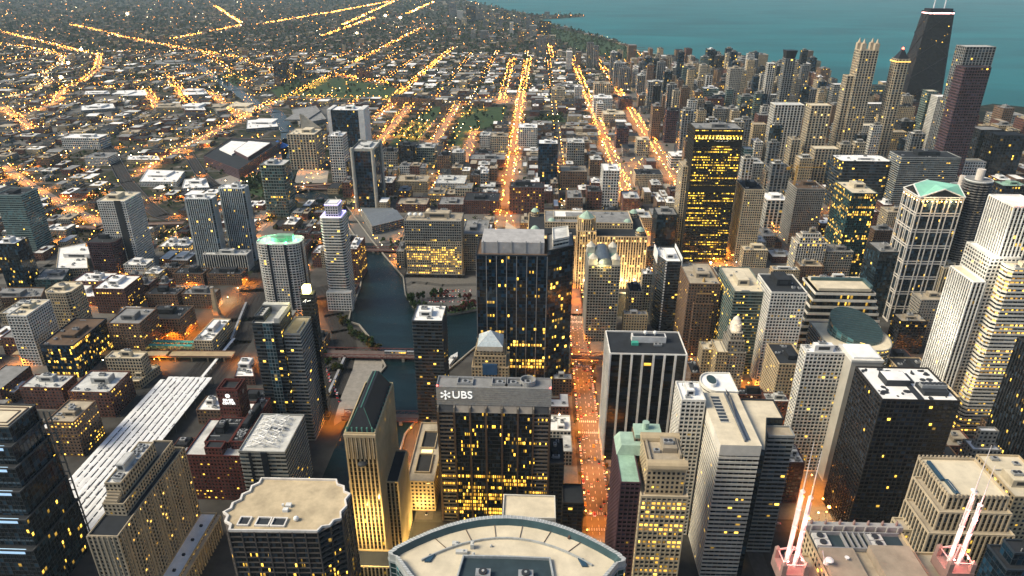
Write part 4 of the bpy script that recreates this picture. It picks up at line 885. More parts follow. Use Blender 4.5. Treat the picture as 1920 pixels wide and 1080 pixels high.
def merc():
    h = 124; px = [(431,1000),(598,1001),(643,977),(660,930),(634,903),(492,901),(420,966)]
    W_ = [at(a, b, h) for a, b in px]; cx, cy2 = centroid(W_)
    r = new_building('office_tower', cx, cy2, 'octagonal black grid tower with a zigzag white parapet and empty tan roof', 'tower', None, W_)
    raw = [(x-cx, y-cy2) for x, y in W_]; P = []
    for k in range(len(raw)):           # serrate the three diagonal corners
        a, b = Vector(raw[k]), Vector(raw[(k+1) % len(raw)]); P.append(tuple(a))
        if k in (1, 2, 3, 5, 6):
            e = b-a; n = 4 if k in (5,) else 2
            for j in range(n):
                p = a+e*((j+.5)/n); q = a+e*((j+1)/n); nn = Vector((e.y, -e.x)).normalized()
                P.append(tuple(p+nn*-1.6)); 
                if j < n-1: P.append(tuple(q+nn*.6))
    STY['MC'] = ((.10,.085,.075), (.006,.010,.014), .10, .16, 7.5, 3.9, .22, 'grid')
    g = MB(); nf = g.prism(P, 0, h, cap=False, bay=1.8, fh=3.9); g.build('facade', facade('MCf', (.02,.02,.02), (.006,.010,.014), .04, .2, .22), r)
    relief('MC', raw, 0, h, True, r, plain('wall_MC', STY['MC'][0], .6), nf, h/nf)
    g = MB(); g.prism(P, h, h+1.6, cap=False); b = plain('parapet_white', (.70,.66,.60)); 
    g.build('parapet', b, r)
    g = MB()
    cen = (0, 0)
    I = [(x*.965, y*.965) for x, y in P]
    for k in range(len(P)):
        j = (k+1) % len(P); g.face([(*P[k], h+1.6), (*P[j], h+1.6), (*I[j], h+1.6), (*I[k], h+1.6)]); g.face([(*I[j], h+.2), (*I[k], h+.2), (*I[k], h+1.6), (*I[j], h+1.6)])
    g.build('parapet_cap', b, r)
    g = MB(); g.face([(*p, h+.25) for p in I]); g.build('roof_deck', roofmat('sand'), r)
    X, Y = at(505, 983, h); X -= cx; Y -= cy2
    for dx in (-13.5, -2.5, 6.5):
        w_ = 3.4 if dx < -10 else 4.2
        g = MB(); roof_ring(g, rect(X+dx-w_, X+dx+w_, Y-3.5, Y+3.5), h+.3, 1.2, .7); g.cur = 1; g.face([(X+dx-w_, Y-3.5, h+.6), (X+dx+w_, Y-3.5, h+.6), (X+dx+w_, Y+3.5, h+.6), (X+dx-w_, Y+3.5, h+.6)]); g.build('roof_vent', [b, dark_m()], r)
    for (a, c, s) in ((544, 952, 1.6), (538, 961, 1.5), (533, 952, .6)):
        x, y = at(a, c, h); g = MB(); g.box(x-cx-s, x-cx+s, y-cy2-s*.8, y-cy2+s*.8, h+.2, h+2); g.build('roof_hatch', plain('white_paint', (.75,.75,.72)), r)
    x, y = at(558, 978, h); g = MB(); g.ball((x-cx, y-cy2, h+1.5), 1.6, 10, 6); g.build('roof_dome', plain('white_paint', (.75,.75,.72)), r)
merc()
def lens():
    h = 140; cx, cy2 = at(951, 1075, h); a0 = (at(1172, 1047, h)[0]-at(728, 1040, h)[0])/2; yN = at(950, 972, h)[1]-cy2
    yT = at(950, 1043, h)[1]-cy2
    r = new_building('office_tower', cx, cy2, 'pale lens-shaped tower roof filling the bottom centre of the photo', 'tower', None, rect(cx-a0, cx+a0, cy2-yN, cy2+yN))
    n = 14; N_ = [(a0*.955*math.cos(math.pi*(k+.0)/n*.94+.09), yT+(yN-yT)*math.sin(math.pi*k/n*.94+.09)) for k in range(n+1)]
    N_ = [(a0*.965*(1-2*k/n), yT+1.5+(yN-yT-1.5)*(1-(1-2*k/n)**2)) for k in range(n+1)]
    P = [(-a0, yT-2.0), (-a0*.96, yT-4.0)]
    Sth = [(-a0*.93*(1-2*k/n), -(yN*.9)*(1-(1-2*k/n)**2) + (yT-4)*(1-2*k/n)**2 ) for k in range(n+1)]
    P = Sth + [(a0*.985, yT-3.0), (a0, yT-1.2), (a0*.972, yT+.2)] + N_ + [(-a0*.972, yT+.2), (-a0, yT-1.2), (-a0*.985, yT-3.0)]
    STY['LN'] = ((.30,.33,.33), (.01,.05,.055), .12, .22, 3.4, 3.8, .04, 'glass')
    mass(r, P, 0, h-3, 'LN', 'cream', True, .03, 0)
    rim = plain('rim_metal', (.42,.44,.43), .5, .2, nscale=.4); scr = plain('rim_teal', (.045,.085,.095), .35)
    g = MB(); m = len(P); I = [(x*.962, y*.935+.0) for x, y in P]; J = [(x*.935, y*.895) for x, y in P]
    for k in range(m):
        j = (k+1) % m
        g.cur = 0; g.face([(*P[k], h-3), (*P[j], h-3), (*P[j], h+2.4), (*P[k], h+2.4)]); g.face([(*P[k], h+2.4), (*P[j], h+2.4), (*I[j], h+2.4), (*I[k], h+2.4)])
        g.cur = 1; g.face([(*I[k], h+2.4), (*I[j], h+2.4), (*J[j], h-1.2), (*J[k], h-1.2)])
    g.build('rim_screen', [rim, scr], r)
    g = MB(); g.face([(*p, h-1.2) for p in J]); g.build('roof_deck', roofmat('cream'), r)
    g = MB()
    for k in range(0, m, 1):
        p, q = Vector(P[k]), Vector(P[(k+1) % m]); L = (q-p).length
        for j in range(max(1, int(L/1.7))):
            t = (j+.5)/max(1, int(L/1.7)); c = p+(q-p)*t; c2 = Vector((c.x*.962, c.y*.935)); g.tube((c.x, c.y, h+2.55), (c2.x, c2.y, h+2.55), .14, 4)
    g.build('rim_rib', plain('white_paint', (.75,.75,.72)), r)
    # inner raised curb following the lens
    g = MB(); C = [(x*.74, y*.66-1) for x, y in N_]
    for k in range(len(C)-1):
        a, b = Vector(C[k]), Vector(C[k+1]); e = (b-a).normalized(); nn = Vector((e.y, -e.x))*.3
        g.prism([tuple(a-nn), tuple(a+nn), tuple(b+nn), tuple(b-nn)][::-1] if (b-a).cross(nn) < 0 else [tuple(a+nn), tuple(b+nn), tuple(b-nn), tuple(a-nn)], h-1.2, h+.1)
    g.build('roof_curb', rim, r)
    g = MB()
    for k in range(2, n-1, 2):
        a, b = Vector(C[k]), Vector(N_[k])*.93; e = (b-a).normalized(); nn = Vector((e.y, -e.x))*.12; g.prism([tuple(a+nn), tuple(b+nn), tuple(b-nn), tuple(a-nn)][::-1], h-1.15, h-.75)
    g.build('roof_joint', plain('joint_brown', (.16,.11,.08)), r)
    b = MB(); b.prism([(-a0*.44, -yN*.6), (a0*.44, -yN*.6), (a0*.37, yT-2.6+2.2), (0, yT-.8+.8), (-a0*.37, yT-2.6+2.2)], h-1.1, h-.9); b.build('equipment_pit', plain('pit_dark', (.03,.05,.06), .6), r)
    b = MB(); q = [(-a0*.44, -yN*.6), (a0*.44, -yN*.6), (a0*.37, yT-.4), (0, yT), (-a0*.37, yT-.4)]; roof_ring(b, q, h-1.1, 1.8, .8); b.build('pit_wall', rim, r)
    for x in (-a0*.185, a0*.165):
        b = MB(); b.box(x-3.7, x+3.7, -3.4, 1.2, h-1, h+1.6); b.cur = 1; b.prism(ngon(x, -1, 2.2, 2.0, 16), h+1.6, h+2.5); b.cur = 2; b.prism(ngon(x, -1, .7, .7, 8), h+2.5, h+2.8); b.build('cooling_tower', [metal_m(), dark_m(), rim], r)
    for px, py, sx, sy, sz in ((868, 1034, 3.0, 1.1, 1.6), (888, 1024, .9, 1.3, 3.2), (890, 1040, .8, .8, 1.8), (856, 1017, 1.6, 1.3, .9), (923, 1022, .6, .6, .8)):
        x, y = at(px, py, h); b = MB(); b.box(x-cx-sx, x-cx+sx, y-cy2-sy, y-cy2+sy, h-1.2, h-1.2+sz); b.ball((x-cx+sx*.3, y-cy2, h-1+sz), .6, 6, 4); b.build('hvac_unit', plain('light_unit', (.5,.5,.47)), r)
    for s in (-1, 1):
        b = MB(); x = s*a0*.66; b.prism([(x-1.6, yT-4.5), (x+1.2, yT-4.5), (x+1.2-s*2, yT+.5), (x-1.6-s*2, yT+.5)], h-1.15, h-.3); b.build('blue_gutter', plain('skylight_blue', (.03,.07,.11), .25), r)
    b = MB(); x, y = at(845, 992, h); b.tube((x-cx-3, y-cy2-1.0, h-.5), (x-cx+3, y-cy2+1.2, h-.5), .45, 6); b.build('roof_duct', dark_m(), r)
    b = MB(); x, y = at(1072, 1000, h); b.tube((x-cx-1.2, y-cy2-3, h-.5), (x-cx+1.2, y-cy2+3, h+.6), .7, 4); b.build('window_washing_rig', plain('rig_brown', (.12,.07,.05)), r)
lens()
def dark_stepped():
    h = 130; xr, yf = at(18, 809, h); _, yb = at(67, 766, h); x1 = xr; W = 66; x0 = x1-W; D = yb-yf
    r = new_building('office_tower', (x0+x1)/2, (yf+yb)/2, 'black glass tower with stepped blue-lit glass corners in the bottom left', 'tower', None, rect(x0, x1, yf-26, yb))
    P = rect(-W/2, W/2, -D/2, D/2)
    STY['ST2'] = ((.05,.055,.06), (.006,.014,.020), .10, .22, 3.0, 3.7, .05, 'glass')
    mass(r, P, 0, h, 'ST2', 'cream', True, .03, 0)
    b = MB(); roof_ring(b, offs(P, -2.5), h+.1, 1.0, .5); roof_ring(b, offs(P, -6), h+.1, .7, .5); b.build('roof_track', plain('track_brown', (.2,.15,.11)), r)
    z = h
    for k, (s, dz) in enumerate(((5, 12), (10, 26), (15, 42), (20, 62), (25, 85))):
        mass(r, rect(-W/2, W/2+s*.34, -D/2-s, D/2+.0 - .3*k - .3), 0, h-dz, 'ST2', 'dark', True, .03 if k < 4 else .2, 0, part='stepped_facade')
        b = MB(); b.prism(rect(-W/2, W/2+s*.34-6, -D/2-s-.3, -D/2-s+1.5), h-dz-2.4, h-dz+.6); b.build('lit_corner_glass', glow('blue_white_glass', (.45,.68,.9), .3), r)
    b = MB(); n = 12
    for k in range(n): z = 20+(h-26)*k/n; b.box(W/2+.5, W/2+9.5, D/2-1.0, D/2-.4, z, z+.8, True)
    for x in (.8, 4.8, 9): b.box(W/2+x, W/2+x+.6, D/2-1.2, D/2-.2, 0, h-4)
    b.build('north_corner_frame', plain('frame_grey', (.12,.12,.11)), r)
dark_stepped()
def news_building():
    h = 84; xa, ya = at(169, 1011, h); xb, yb_ = at(220, 1013, h); xc, yc = at(350, 844, h)
    W, D = xb-xa+2, min(110, yc-ya); cx, cy2 = (xa+xb)/2, ya+D/2; r = new_building('office_block', cx, cy2, 'long beige stone office slab with hundreds of small windows and a stepped pale penthouse', 'building', None, rect(xa, xb, ya, ya+D))
    P = rect(-W/2, W/2, -D/2, D/2); STY['NB'] = ((.36,.30,.21), (.012,.012,.012), .46, .42, 2.9, 3.3, .22, 'punch')
    mass(r, P, 0, h, 'NB', 'dark', True, .20, 0, litc=(1,.55,.10))
    b = MB()
    for k in range(27): y = -D/2+D*k/26; b.box(W/2, W/2+.55, y-.45, y+.45, 0, h+.6)
    for k in range(7): x = -W/2+W*k/6; b.box(x-.45, x+.45, -D/2-.55, -D/2, 0, h+.6)
    b.build('facade_pier', plain('beige_pier', (.40,.33,.23), nscale=.05), r)
    mass(r, rect(-W/2+1, W/2-4.5, -D/2+19, D/2-4), h, h+9, 'NB', 'dark', False, .05, 0, part='middle_tier')
    mass(r, rect(-W/2+1, W/2-8, -D/2+26, D/2-20), h+9, h+20, 'NB', 'pale', False, .02, 3, 8, part='penthouse_tier')
    b = MB()
    for k in range(4): b.box(-W/2+2, W/2-9, -D/2+20+k*1.8, -D/2+20.8+k*1.8, h+9, h+12+k)
    b.build('stepped_wall', plain('beige_pier', (.40,.33,.23)), r)
    # low plaza wing with columns and long white roof
    xs0, ys0 = at(312, 1075, 20); xs1, ys1 = at(385, 966, 20); W2 = 13
    r2 = new_building('colonnade_wing', xs0+W2/2, (ys0+ys1)/2, 'low columned wing with a long white roof beside the beige office slab', 'building', None, rect(xs0, xs0+W2, ys0, ys1))
    D2 = ys1-ys0
    mass(r2, rect(-W2/2, W2/2, -D2/2-20, D2/2), 0, 20, 'TN', 'white', False, .15, 0)
    b = MB()
    for k in range(22): y = -D2/2-18+(D2+16)*k/21; b.tube((W2/2+1.8, y, 0), (W2/2+1.8, y, 17), .8, 6)
    b.box(W2/2-.1, W2/2+3, -D2/2-20, D2/2, 17, 19.2, True); b.build('colonnade', plain('beige_pier', (.40,.33,.23)), r2)
    b = MB()
    for k in range(4): b.box(-1, 1, -D2/2+k*D2/4, -D2/2+k*D2/4+1.6, 20, 21.5)
    b.build('roof_vent', dark_m(), r2)
news_building()
def train_shed():
    xl = at(126, 901, 9)[0]; x0 = at(312, 709, 9)[0]; x1 = at(398, 712, 9)[0]; y1 = at(350, 710, 9)[1]; y0 = 345
    x0 = (xl+x0)/2; r = new_building('train_shed', (x0+x1)/2, (y0+y1)/2, 'long white train shed roof striped by smoke slots', 'train shed', None, rect(x0, x1, y0, y1))
    W, D = x1-x0, y1-y0; n = 9; wm = plain('shed_white', (.78,.78,.77), .7, nscale=.12, namt=.2); b = MB(); c = MB()
    for k in range(n):
        xa, xb = -W/2+W*k/n, -W/2+W*(k+1)/n; m = (xa+xb)/2; s = .15
        sk = 0 if k > 2 else (3-k)*3
        yb = D/2 - (k < 1)*6
        b.face([(xa+s*.5, -D/2, 9), (m-.0, -D/2, 9.3), (m, yb, 9.3), (xa+s*.5, yb, 9)]); b.face([(m, -D/2, 9.3), (xb-s*.5, -D/2, 9), (xb-s*.5, yb, 9), (m, yb, 9.3)])
        b.face([(xa+s*.5, -D/2, 9), (xb-s*.5, -D/2, 9), (m, -D/2, 9.3)]); b.face([(xb-s*.5, yb, 9), (xa+s*.5, yb, 9), (m, yb, 9.3)])
    b.build('shed_roof', wm, r)
    R = random.Random(3); b = MB()
    for k in range(1, n):
        x = -W/2+W*k/n; y = -D*.5+14 + (D*.36 if k < 4 else D*.0)
        while y < D/2-6:
            L = R.uniform(5, 16); b.box(x-.32, x+.32, y, min(D/2-2, y+L), 9.1, 9.5, True); y += L+R.choice((1.2, 1.2, 2.4))
    for k in range(n):
        x = -W/2+W*(k+.5)/n
        for j in range(6): y = R.uniform(-D/2, D/2-8); b.box(x+1.8, x+2.2, y, y+R.uniform(2,6), 9.5, 9.35)
    b.build('smoke_slot', plain('slot_black', (.015,.015,.018)), r)
    b = MB()
    for k in range(n*4):
        x = -W/2+W*(R.randrange(n)+R.choice((.25,.75)))/n; y = R.uniform(-D/2, D/2-2); b.box(x-.35, x+.35, y-.35, y+.35, 9.3, 10.1)
    b.build('roof_vent', plain('vent_grey', (.3,.3,.3)), r)
    b = MB(); 
    for k in range(n+1):
        for j in range(14): x = -W/2+W*k/n; y = -D/2+D*j/13; b.box(x-.3, x+.3, y-.3, y+.3, 0, 9.5)
    b.build('shed_column', plain('steel_dark', (.08,.08,.08)), r)
    global SHED; SHED = (x0, x1, y0, y1)
    b = MB(); b.box(W*.18, W*.24, D/2+2, D/2+95, 4, 4.6, True)
    for j in range(8): b.box(W*.205, W*.215, D/2+6+j*12, D/2+6.6+j*12, 0, 4)
    b.build('platform_canopy', wm, r)
train_shed()
def brick_center():
    h = 46; x0, y0 = at(346, 858, h); x1, _ = at(455, 856, h); _, y1 = at(400, 790, h); W, D = x1-x0, min(y1-y0, 60); cx, cy2 = (x0+x1)/2, y0+D/2
    r = new_building('brick_loft_complex', cx, cy2, 'maroon brick river loft complex with black roofs and a white lettered clock tower', 'building', None, rect(x0, x1, y0, y0+D+30))
    STY['MB'] = ((.115,.028,.022), (.01,.01,.01), .5, .5, 2.9, 3.6, .2, 'punch'); P = rect(-W/2, W/2, -D/2, D/2)
    mass(r, P, 0, h, 'MB', 'pale', True, .25, 0)
    mass(r, rect(-W*.22, W*.22, -D*.28, D*.42), h, h+5, 'MB', 'dark', True, 0, 1, 9, part='roof_block')
    mass(r, rect(-W*.12, W*.18, -D/2+1, -D*.29), h, h+7, 'MB', 'dark', True, 0, 0, part='front_roof_block')
    mass(r, rect(W*.26, W*.49, -D*.3, D/2+24), h*.0, h+7, 'MB', 'dark', True, .1, 3, 11, part='east_block')
    mass(r, rect(-W*.42, -W*.08, D/2+1, D/2+12), 0, h-6, 'MB', 'white', True, .1, 0, part='rear_block')
    q = 9.5; tx, ty = at(421, 772, h+26); tx -= cx; ty -= cy2
    tx = max(-W/2+q, min(W/2-q, tx)); ty = D/2+12
    th = 70
    X, Y = at(426, 737, th); tx, ty = X-cx, Y-cy2+q
    P = rect(tx-q, tx+q, ty-q, ty+q)
    mass(r, P, 0, th, 'MB', 'dark', False, 0, 0, part='clock_tower', parapet=1.8)
    b = MB(); roof_ring(b, offs(P, -2.5), th+.1, 2.0, .6); b.build('tower_roof_rim', plain('wall_MB', STY['MB'][0]), r)
    wl = glow('letter_glow', (.9,.9,.86), .55)
    b = MB(); b.face([(tx+2.2*math.cos(t), ty-q-.2, th-4.5+2.2*math.sin(t)) for t in [2*math.pi*k/16 for k in range(16)]]); b.build('clock_face', wl, r)
    b = MB(); b.box(tx-.15, tx+.15, ty-q-.35, ty-q-.25, th-4.5, th-2.9); b.box(tx-.1, tx+1.3, ty-q-.35, ty-q-.25, th-4.6, th-4.35); b.build('clock_hand', dark_m(), r)
    text_part(r, 'RIVER', (tx, ty-q-.25, th-9.2), 9.5, 'tower_lettering', wl); text_part(r, 'CENTER', (tx, ty-q-.25, th-12.4), 11.5, 'tower_lettering', wl)
    b = MB(); b.face([(tx+q+.2, ty+1+2.2*math.cos(t), th-6+2.2*math.sin(t)) for t in [2*math.pi*k/16 for k in range(16)]]); b.build('side_clock_face', plain('clock_dim', (.4,.3,.26)), r)
brick_center()
def strut_roof():
    h = 62; x0, y0 = at(450, 850, h); x1, _ = at(535, 852, h); _, y1 = at(530, 781, h); W, D = x1-x0, y1-y0; cx, cy2 = (x0+x1)/2, y0+D/2
    r = new_building('office_block', cx, cy2, 'grey banded office block with a white steel truss spread over its roof', 'building', None, rect(x0, x1, y0, y1))
    mass(r, rect(-W/2, W/2, -D/2, D/2), 0, h, 'GB', 'pale', True, .05, 0)
    wm = plain('truss_white', (.8,.8,.78)); b = MB()
    X = [-W*.32, -W*.05, W*.22]; Y = [-D*.38+D*.76*k/5 for k in range(6)]
    for k in range(5):
        for j in range(2):
            b.tube((X[j], Y[k], h+1), (X[j+1], Y[k+1], h+4.5), .5, 4); b.tube((X[j+1], Y[k], h+4.5), (X[j], Y[k+1], h+1), .5, 4)
    for y in Y: b.tube((X[0]-4, y, h+.3), (X[1], y, h+5), .5, 4); b.tube((X[1], y, h+5), (X[2]+4, y, h+.3), .5, 4)
    for x, z in zip(X, (3, 5, 3)): b.tube((x, Y[0], h+z), (x, Y[-1], h+z), .3, 4)
    b.build('roof_truss', wm, r)
    b = MB(); b.prism(rect(-W*.02, W*.12, -D/2-1.4, -D/2-.5), 0, h+.6); b.prism(rect(-W*.30, -W*.24, -D/2-.9, -D/2-.5), 0, h); b.build('dark_glass_bay', plain('bay_dark', (.015,.02,.03), .2), r)
    for k in range(3): hvac(r, -W*.1+k*6, D*.1, h, 4, 3, 1.5)
strut_roof()
def river_twin():
    h = 128; x0, y0 = at(473, 610, h); x1, _ = at(524, 612, h); W = x1-x0; D = 30; cx, cy2 = (x0+x1)/2, y0+D/2
    r = new_building('office_tower', cx, cy2, 'grey banded riverside skyscraper with a black slab and a bright lantern on top', 'tower', None, rect(x0, x1+40, y0, y0+D+16))
    mass(r, rect(-W/2, W/2, -D/2, D/2), 0, h, 'DB', 'pale', True, .16, 0)
    b = MB(); b.prism(rect(-W*.10, W*.24, -D/2-1.6, -D/2-.4), 0, h+1.5, bay=2.4, fh=3.7); b.build('glass_bay', facade('GLb', (.16,.2,.22), (.01,.03,.04), .14, .16, .08), r)
    mass(r, rect(-W/2+1, -W*.12, -D/2+4, D*.3), h, h+5, 'DB', 'pale', False, 0, 0, part='roof_cooling_block')
    b = MB()
    for k in range(5): y = -D/2+6+k*4; b.prism(ngon(-W*.33, y, 1.5, 1.5, 10), h+5, h+5.8)
    b.build('fan_drum', dark_m(), r)
    b = MB(); b.box(-W/2+1, W/2, D*.32, D/2, h, h+7); b.box(W*.30, W/2, -D/2, D*.32, h, h+6); b.build('roof_screen', plain('screen_light', (.42,.42,.40)), r)
    E0, E1 = W/2+.8, W/2+15
    mass(r, rect(E0, E1, -D/2+4, D/2+6), 0, h-12, 'GB', 'tan', True, .06, 0, part='east_facade')
    b = MB()
    for k in range(8): b.box(E1-3, E1-2, -D/2+6+k*2.6, -D/2+7.4+k*2.6, h-12, h-9.5)
    b.build('roof_beam', metal_m(), r)
    X, Y = at(561, 556, h+12); S0 = X-cx-3.5; yS = D/2-8
    b = MB(); b.prism(rect(W/2+8, W/2+19.5, D/2+6.8, D/2+16), 0, h+12, bay=2, fh=3.7); b.build('black_slab', facade('SLb', (.02,.022,.026), (.008,.010,.012), .1, .5, .05), r)
    b = MB(); b.prism(rect(W/2+10, W/2+16, D/2+8, D/2+14), h+12, h+19); b.build('roof_lantern', glow('lantern_glow', (1,.86,.30), 9), r)
    l = bpy.data.lights.new('lantern_light', 'POINT'); l.energy = 9000; l.color = (1,.85,.35); l.shadow_soft_size = 3; o = bpy.data.objects.new('lantern_light', l); COL.objects.link(o); o.parent = r; o.location = (W/2+8, D/2+4, h+20)
    c = MB(); c.tube((W/2+9.5, D/2+6.6, h+4), (W/2+13, D/2+6.6, h+7), .25, 4); c.tube((W/2+13, D/2+6.6, h+7), (W/2+11.5, D/2+6.6, h+3.4), .25, 4); c.tube((W/2+13.5, D/2+6.6, h+5), (W/2+17, D/2+6.6, h+6), .3, 4); c.build('slab_emblem', glow('letter_glow', (.9,.9,.86), .55), r)
river_twin()
def low_by_opera():
    h = 30; x0, y0 = at(770, 905, h); x1, _ = at(800, 905, h); _, y1 = at(815, 795, h); x0, x1 = x0-3, x1+7; W, D = x1-x0, y1-y0; cx, cy2 = (x0+x1)/2, y0+D/2
    r = new_building('office_block', cx, cy2, 'low tan building with two sunken dark light wells east of the floodlit tower', 'building', None, rect(x0, x1, y0, y1))
    P = rect(-W/2, W/2, -D/2, D/2); mass(r, P, 0, h, 'TN', 'tan', True, .12, 0)
    for (a, c) in ((-.36, -.06), (.04, .34)):
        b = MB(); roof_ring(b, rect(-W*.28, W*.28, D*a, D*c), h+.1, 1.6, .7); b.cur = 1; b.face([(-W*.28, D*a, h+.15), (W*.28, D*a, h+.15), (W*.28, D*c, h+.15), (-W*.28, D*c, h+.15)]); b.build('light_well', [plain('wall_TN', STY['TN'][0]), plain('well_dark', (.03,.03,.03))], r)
    b = MB(); b.box(-W*.2, W*.2, -D*.03, D*.01, h, h+1.2); b.build('lit_skylight', glow('skylight_glow', (1,.75,.3), .9), r)
low_by_opera()
def spires():
    h = 150; xl, yN = at(1510, 975, h); xr, _ = at(1688, 975, h); W = xr-xl; D = 70; cx, cy2 = (xl+xr)/2, yN-D/2
    r = new_building('office_tower', cx, cy2, 'stone tower roof with open mechanical pits and two pairs of tall rose-lit spires', 'tower', None, rect(xl-12, xr+20, yN-D, yN))
    st = plain('rose_granite', (.26,.17,.15), .7); P = rect(-W/2, W/2, -D/2, D/2)
    mass(r, P, 0, h-4, 'TN', 'tan', True, .1, 0)
    b = MB(); b.prism(rect(-W/2, W/2, D/2-3.2, D/2), h-4, h+.5); 
    n = 9
    for k in range(n): x = -W/2+W*(k+.5)/n; b.box(x-.35, x+.35, D/2-3.9, D/2-3.2, h-4, h+.6)
    b.build('north_parapet', plain('grey_screen', (.34,.33,.31)), r)
    for k in range(7):
        x = -W/2+3+(W-6)*k/6; b = MB(); b.prism(ngon(x, D/2-1.6, .7, .7, 6), h+.5, h+2); b.prism(ngon(x, D/2-1.6, .75, .75, 6), h+2, h+3.6, poly2=ngon(x, D/2-1.6, .08, .08, 6)); b.build('finial', st, r)
    b = MB(); b.prism(rect(-W/2+1.5, W/2-3, D/2-16, D/2-5), h-3.9, h-3.5); b.build('mechanical_pit', plain('pit_dark', (.03,.05,.06), .6), r)
    for x in (-W*.36, W*.20):
        for y in (D/2-8, D/2-12.5):
            b = MB(); b.box(x-5, x+2.2, y-2, y+2, h-3.5, h-1.6); b.cur = 1; b.prism(ngon(x-1.4, y, 1.7, 1.6, 14), h-1.6, h-.8); b.build('cooling_tower', [plain('light_unit', (.5,.5,.47)), dark_m()], r)
    b = MB()
    for k in range(6): x = -W*.16+k*3.0; b.box(x-.2, x+.2, D/2-16, D/2-5, h-3.4, h-1.0)
    for y in (D/2-5.3, D/2-16): b.box(-W/2+1.5, W/2-3, y-.25, y+.25, h-3.5, h-1.2)
    b.build('pit_beam', metal_m(), r)
    b = MB(); b.prism(rect(-W*.47, -W*.13, -D/2+10, D/2-17), h-4, h-.5); b.prism(rect(W*.02, W*.42, -D/2+5, D/2-16.5), h-4, h+1.5); b.build('roof_block', plain('penthouse_tan', (.33,.27,.2)), r)
    wp = plain('white_paint', (.75,.75,.72)); x, y = at(1552, 1052, h); x -= cx; y -= cy2
    b = MB(); b.prism(ngon(x, y, 1.6, 1.3, 8), h-.5, h+1.2); b.tube((x, y, h), (x+.6, y-.6, h+2.6), .5, 6); b.ball((x+.7, y-.9, h+2.8), 2.0, 12, 6, .45); b.tube((x-.5, y+1, h), (x-1.4, y+3.2, h+4.5), .18, 5); b.build('satellite_dish', wp, r)
    x2, y2 = at(1590, 1045, h); b = MB(); b.tube((x2-cx, y2-cy2, h-.5), (x2-cx, y2-cy2, h+1), .2, 5); b.prism(ngon(x2-cx, y2-cy2, 1.1, 1.1, 12), h+1, h+1.3); b.build('small_dish', wp, r)
    # corner pavilions and spires
    rose = plain('rose_steel', (.75,.42,.40), .5)
    for i, (pxb, pyb, tops) in enumerate(((1487, 1045, ((1526, 826, 0), (1536, 842, 1))), (1795, 1040, ((1864, 830, 0), (1873, 868, 1))))):
        bx, by = at(pxb, pyb, h+2); bx -= cx; by -= cy2
        b = MB(); q = 6.5
        b.prism(rect(bx-q, bx+q, by-q, by+q), h-8, h-2, bay=2, fh=3)
        for sx in (-1, 1):
            for sy in (-1, 1): b.prism(rect(bx+sx*5.2-1.1, bx+sx*5.2+1.1, by+sy*5.2-1.1, by+sy*5.2+1.1), h-2, h+3.5); b.prism(rect(bx+sx*5.2-1.1, bx+sx*5.2+1.1, by+sy*5.2-1.1, by+sy*5.2+1.1), h+3.5, h+5.2, poly2=rect(bx+sx*5.2-.1, bx+sx*5.2+.1, by+sy*5.2-.1, by+sy*5.2+.1))
        b.build('corner_pavilion', st, r)
        for k, (tx, ty, o) in enumerate(tops):
            # height from the photo: each spire rises straight above its foot
            fx = bx + (-1.6 if k == 0 else 1.8); fy = by + (1.2 if k == 0 else -.6)
            lo, hi = h, h+150
            for _ in range(40):
                m = (lo+hi)/2
                if proj(cx+fx, cy2+fy, m)[1] > ty: lo = m
                else: hi = m
            H = lo-h; b = MB()
            b.tube((fx, fy, h-2), (fx, fy, h+H*.30), .85, 10, .8); b.tube((fx, fy, h+H*.30), (fx, fy, h+H*.62), .6, 10, .5); b.tube((fx, fy, h+H*.62), (fx, fy, h+H), .28, 8, .1)
            b.tube((fx-.9, fy, h-2), (fx-.9, fy, h+H*.60), .28, 6); b.tube((fx+.9, fy, h-2), (fx+.9, fy, h+H*.56), .28, 6)
            for t in (.3, .45, .6): b.prism(ngon(fx, fy, 1.2, 1.2, 10), h+H*t, h+H*t+.5, bottom=True)
            b.build('spire', [plain('spire_white', (.8,.74,.72), .5)], r)
        b = MB()
        for sx, sy in ((-1,-1),(1,-1),(1,1),(-1,1)): b.tube((bx+sx*5, by+sy*5, h+3), (bx, by, h+10), .3, 4); b.tube((bx+sx*5, by+sy*5, h+3), (bx+sy*5, by-sx*5, h+3), .3, 4)
        b.build('spire_brace', rose, r)
        for (lx, ly, lz, e) in ((-3.2, -3.5, 5, 2400), (3.4, -3.2, 6, 2400), (0, -3.0, 16, 2600), (1.2, -2.6, 27, 2200), (-1.2, -2.6, 38, 1600)):
            b = MB(); b.ball((bx+lx, by+ly, h+lz-1.2), .42, 8, 5); 
            if lz < 10: b.build('spire_floodlight', glow('rose_flood', (1,.55,.5), 10), r)
            l = bpy.data.lights.new('spire_light', 'POINT'); l.energy = e; l.color = (1,.30,.25); l.shadow_soft_size = .6; o = bpy.data.objects.new('spire_light', l); COL.objects.link(o); o.parent = r; o.location = (bx+lx, by+ly, h+lz)
    # west and east tiers with pointed buttresses below the pavilions
    mass(r, rect(-W/2-12, -W/2-.5, -D/2+8, D/2-14), 0, h-10, 'TN', 'tan', True, .2, 0, part='west_tier')
    mass(r, rect(W/2+.5, W/2+16, -D/2+4, D/2-10), 0, h-10, 'TN', 'tan', True, .1, 0, part='east_tier')
    b = MB()
    for k in range(7):
        y = D/2-15-k*5; b.prism(rect(-W/2-13.4, -W/2-11.8, y-.8, y+.8), h-40, h-7.5); b.prism(rect(-W/2-13.4, -W/2-11.8, y-.8, y+.8), h-7.5, h-5, poly2=rect(-W/2-12.7, -W/2-12.5, y-.1, y+.1))
    b.build('buttress', st, r)
spires()
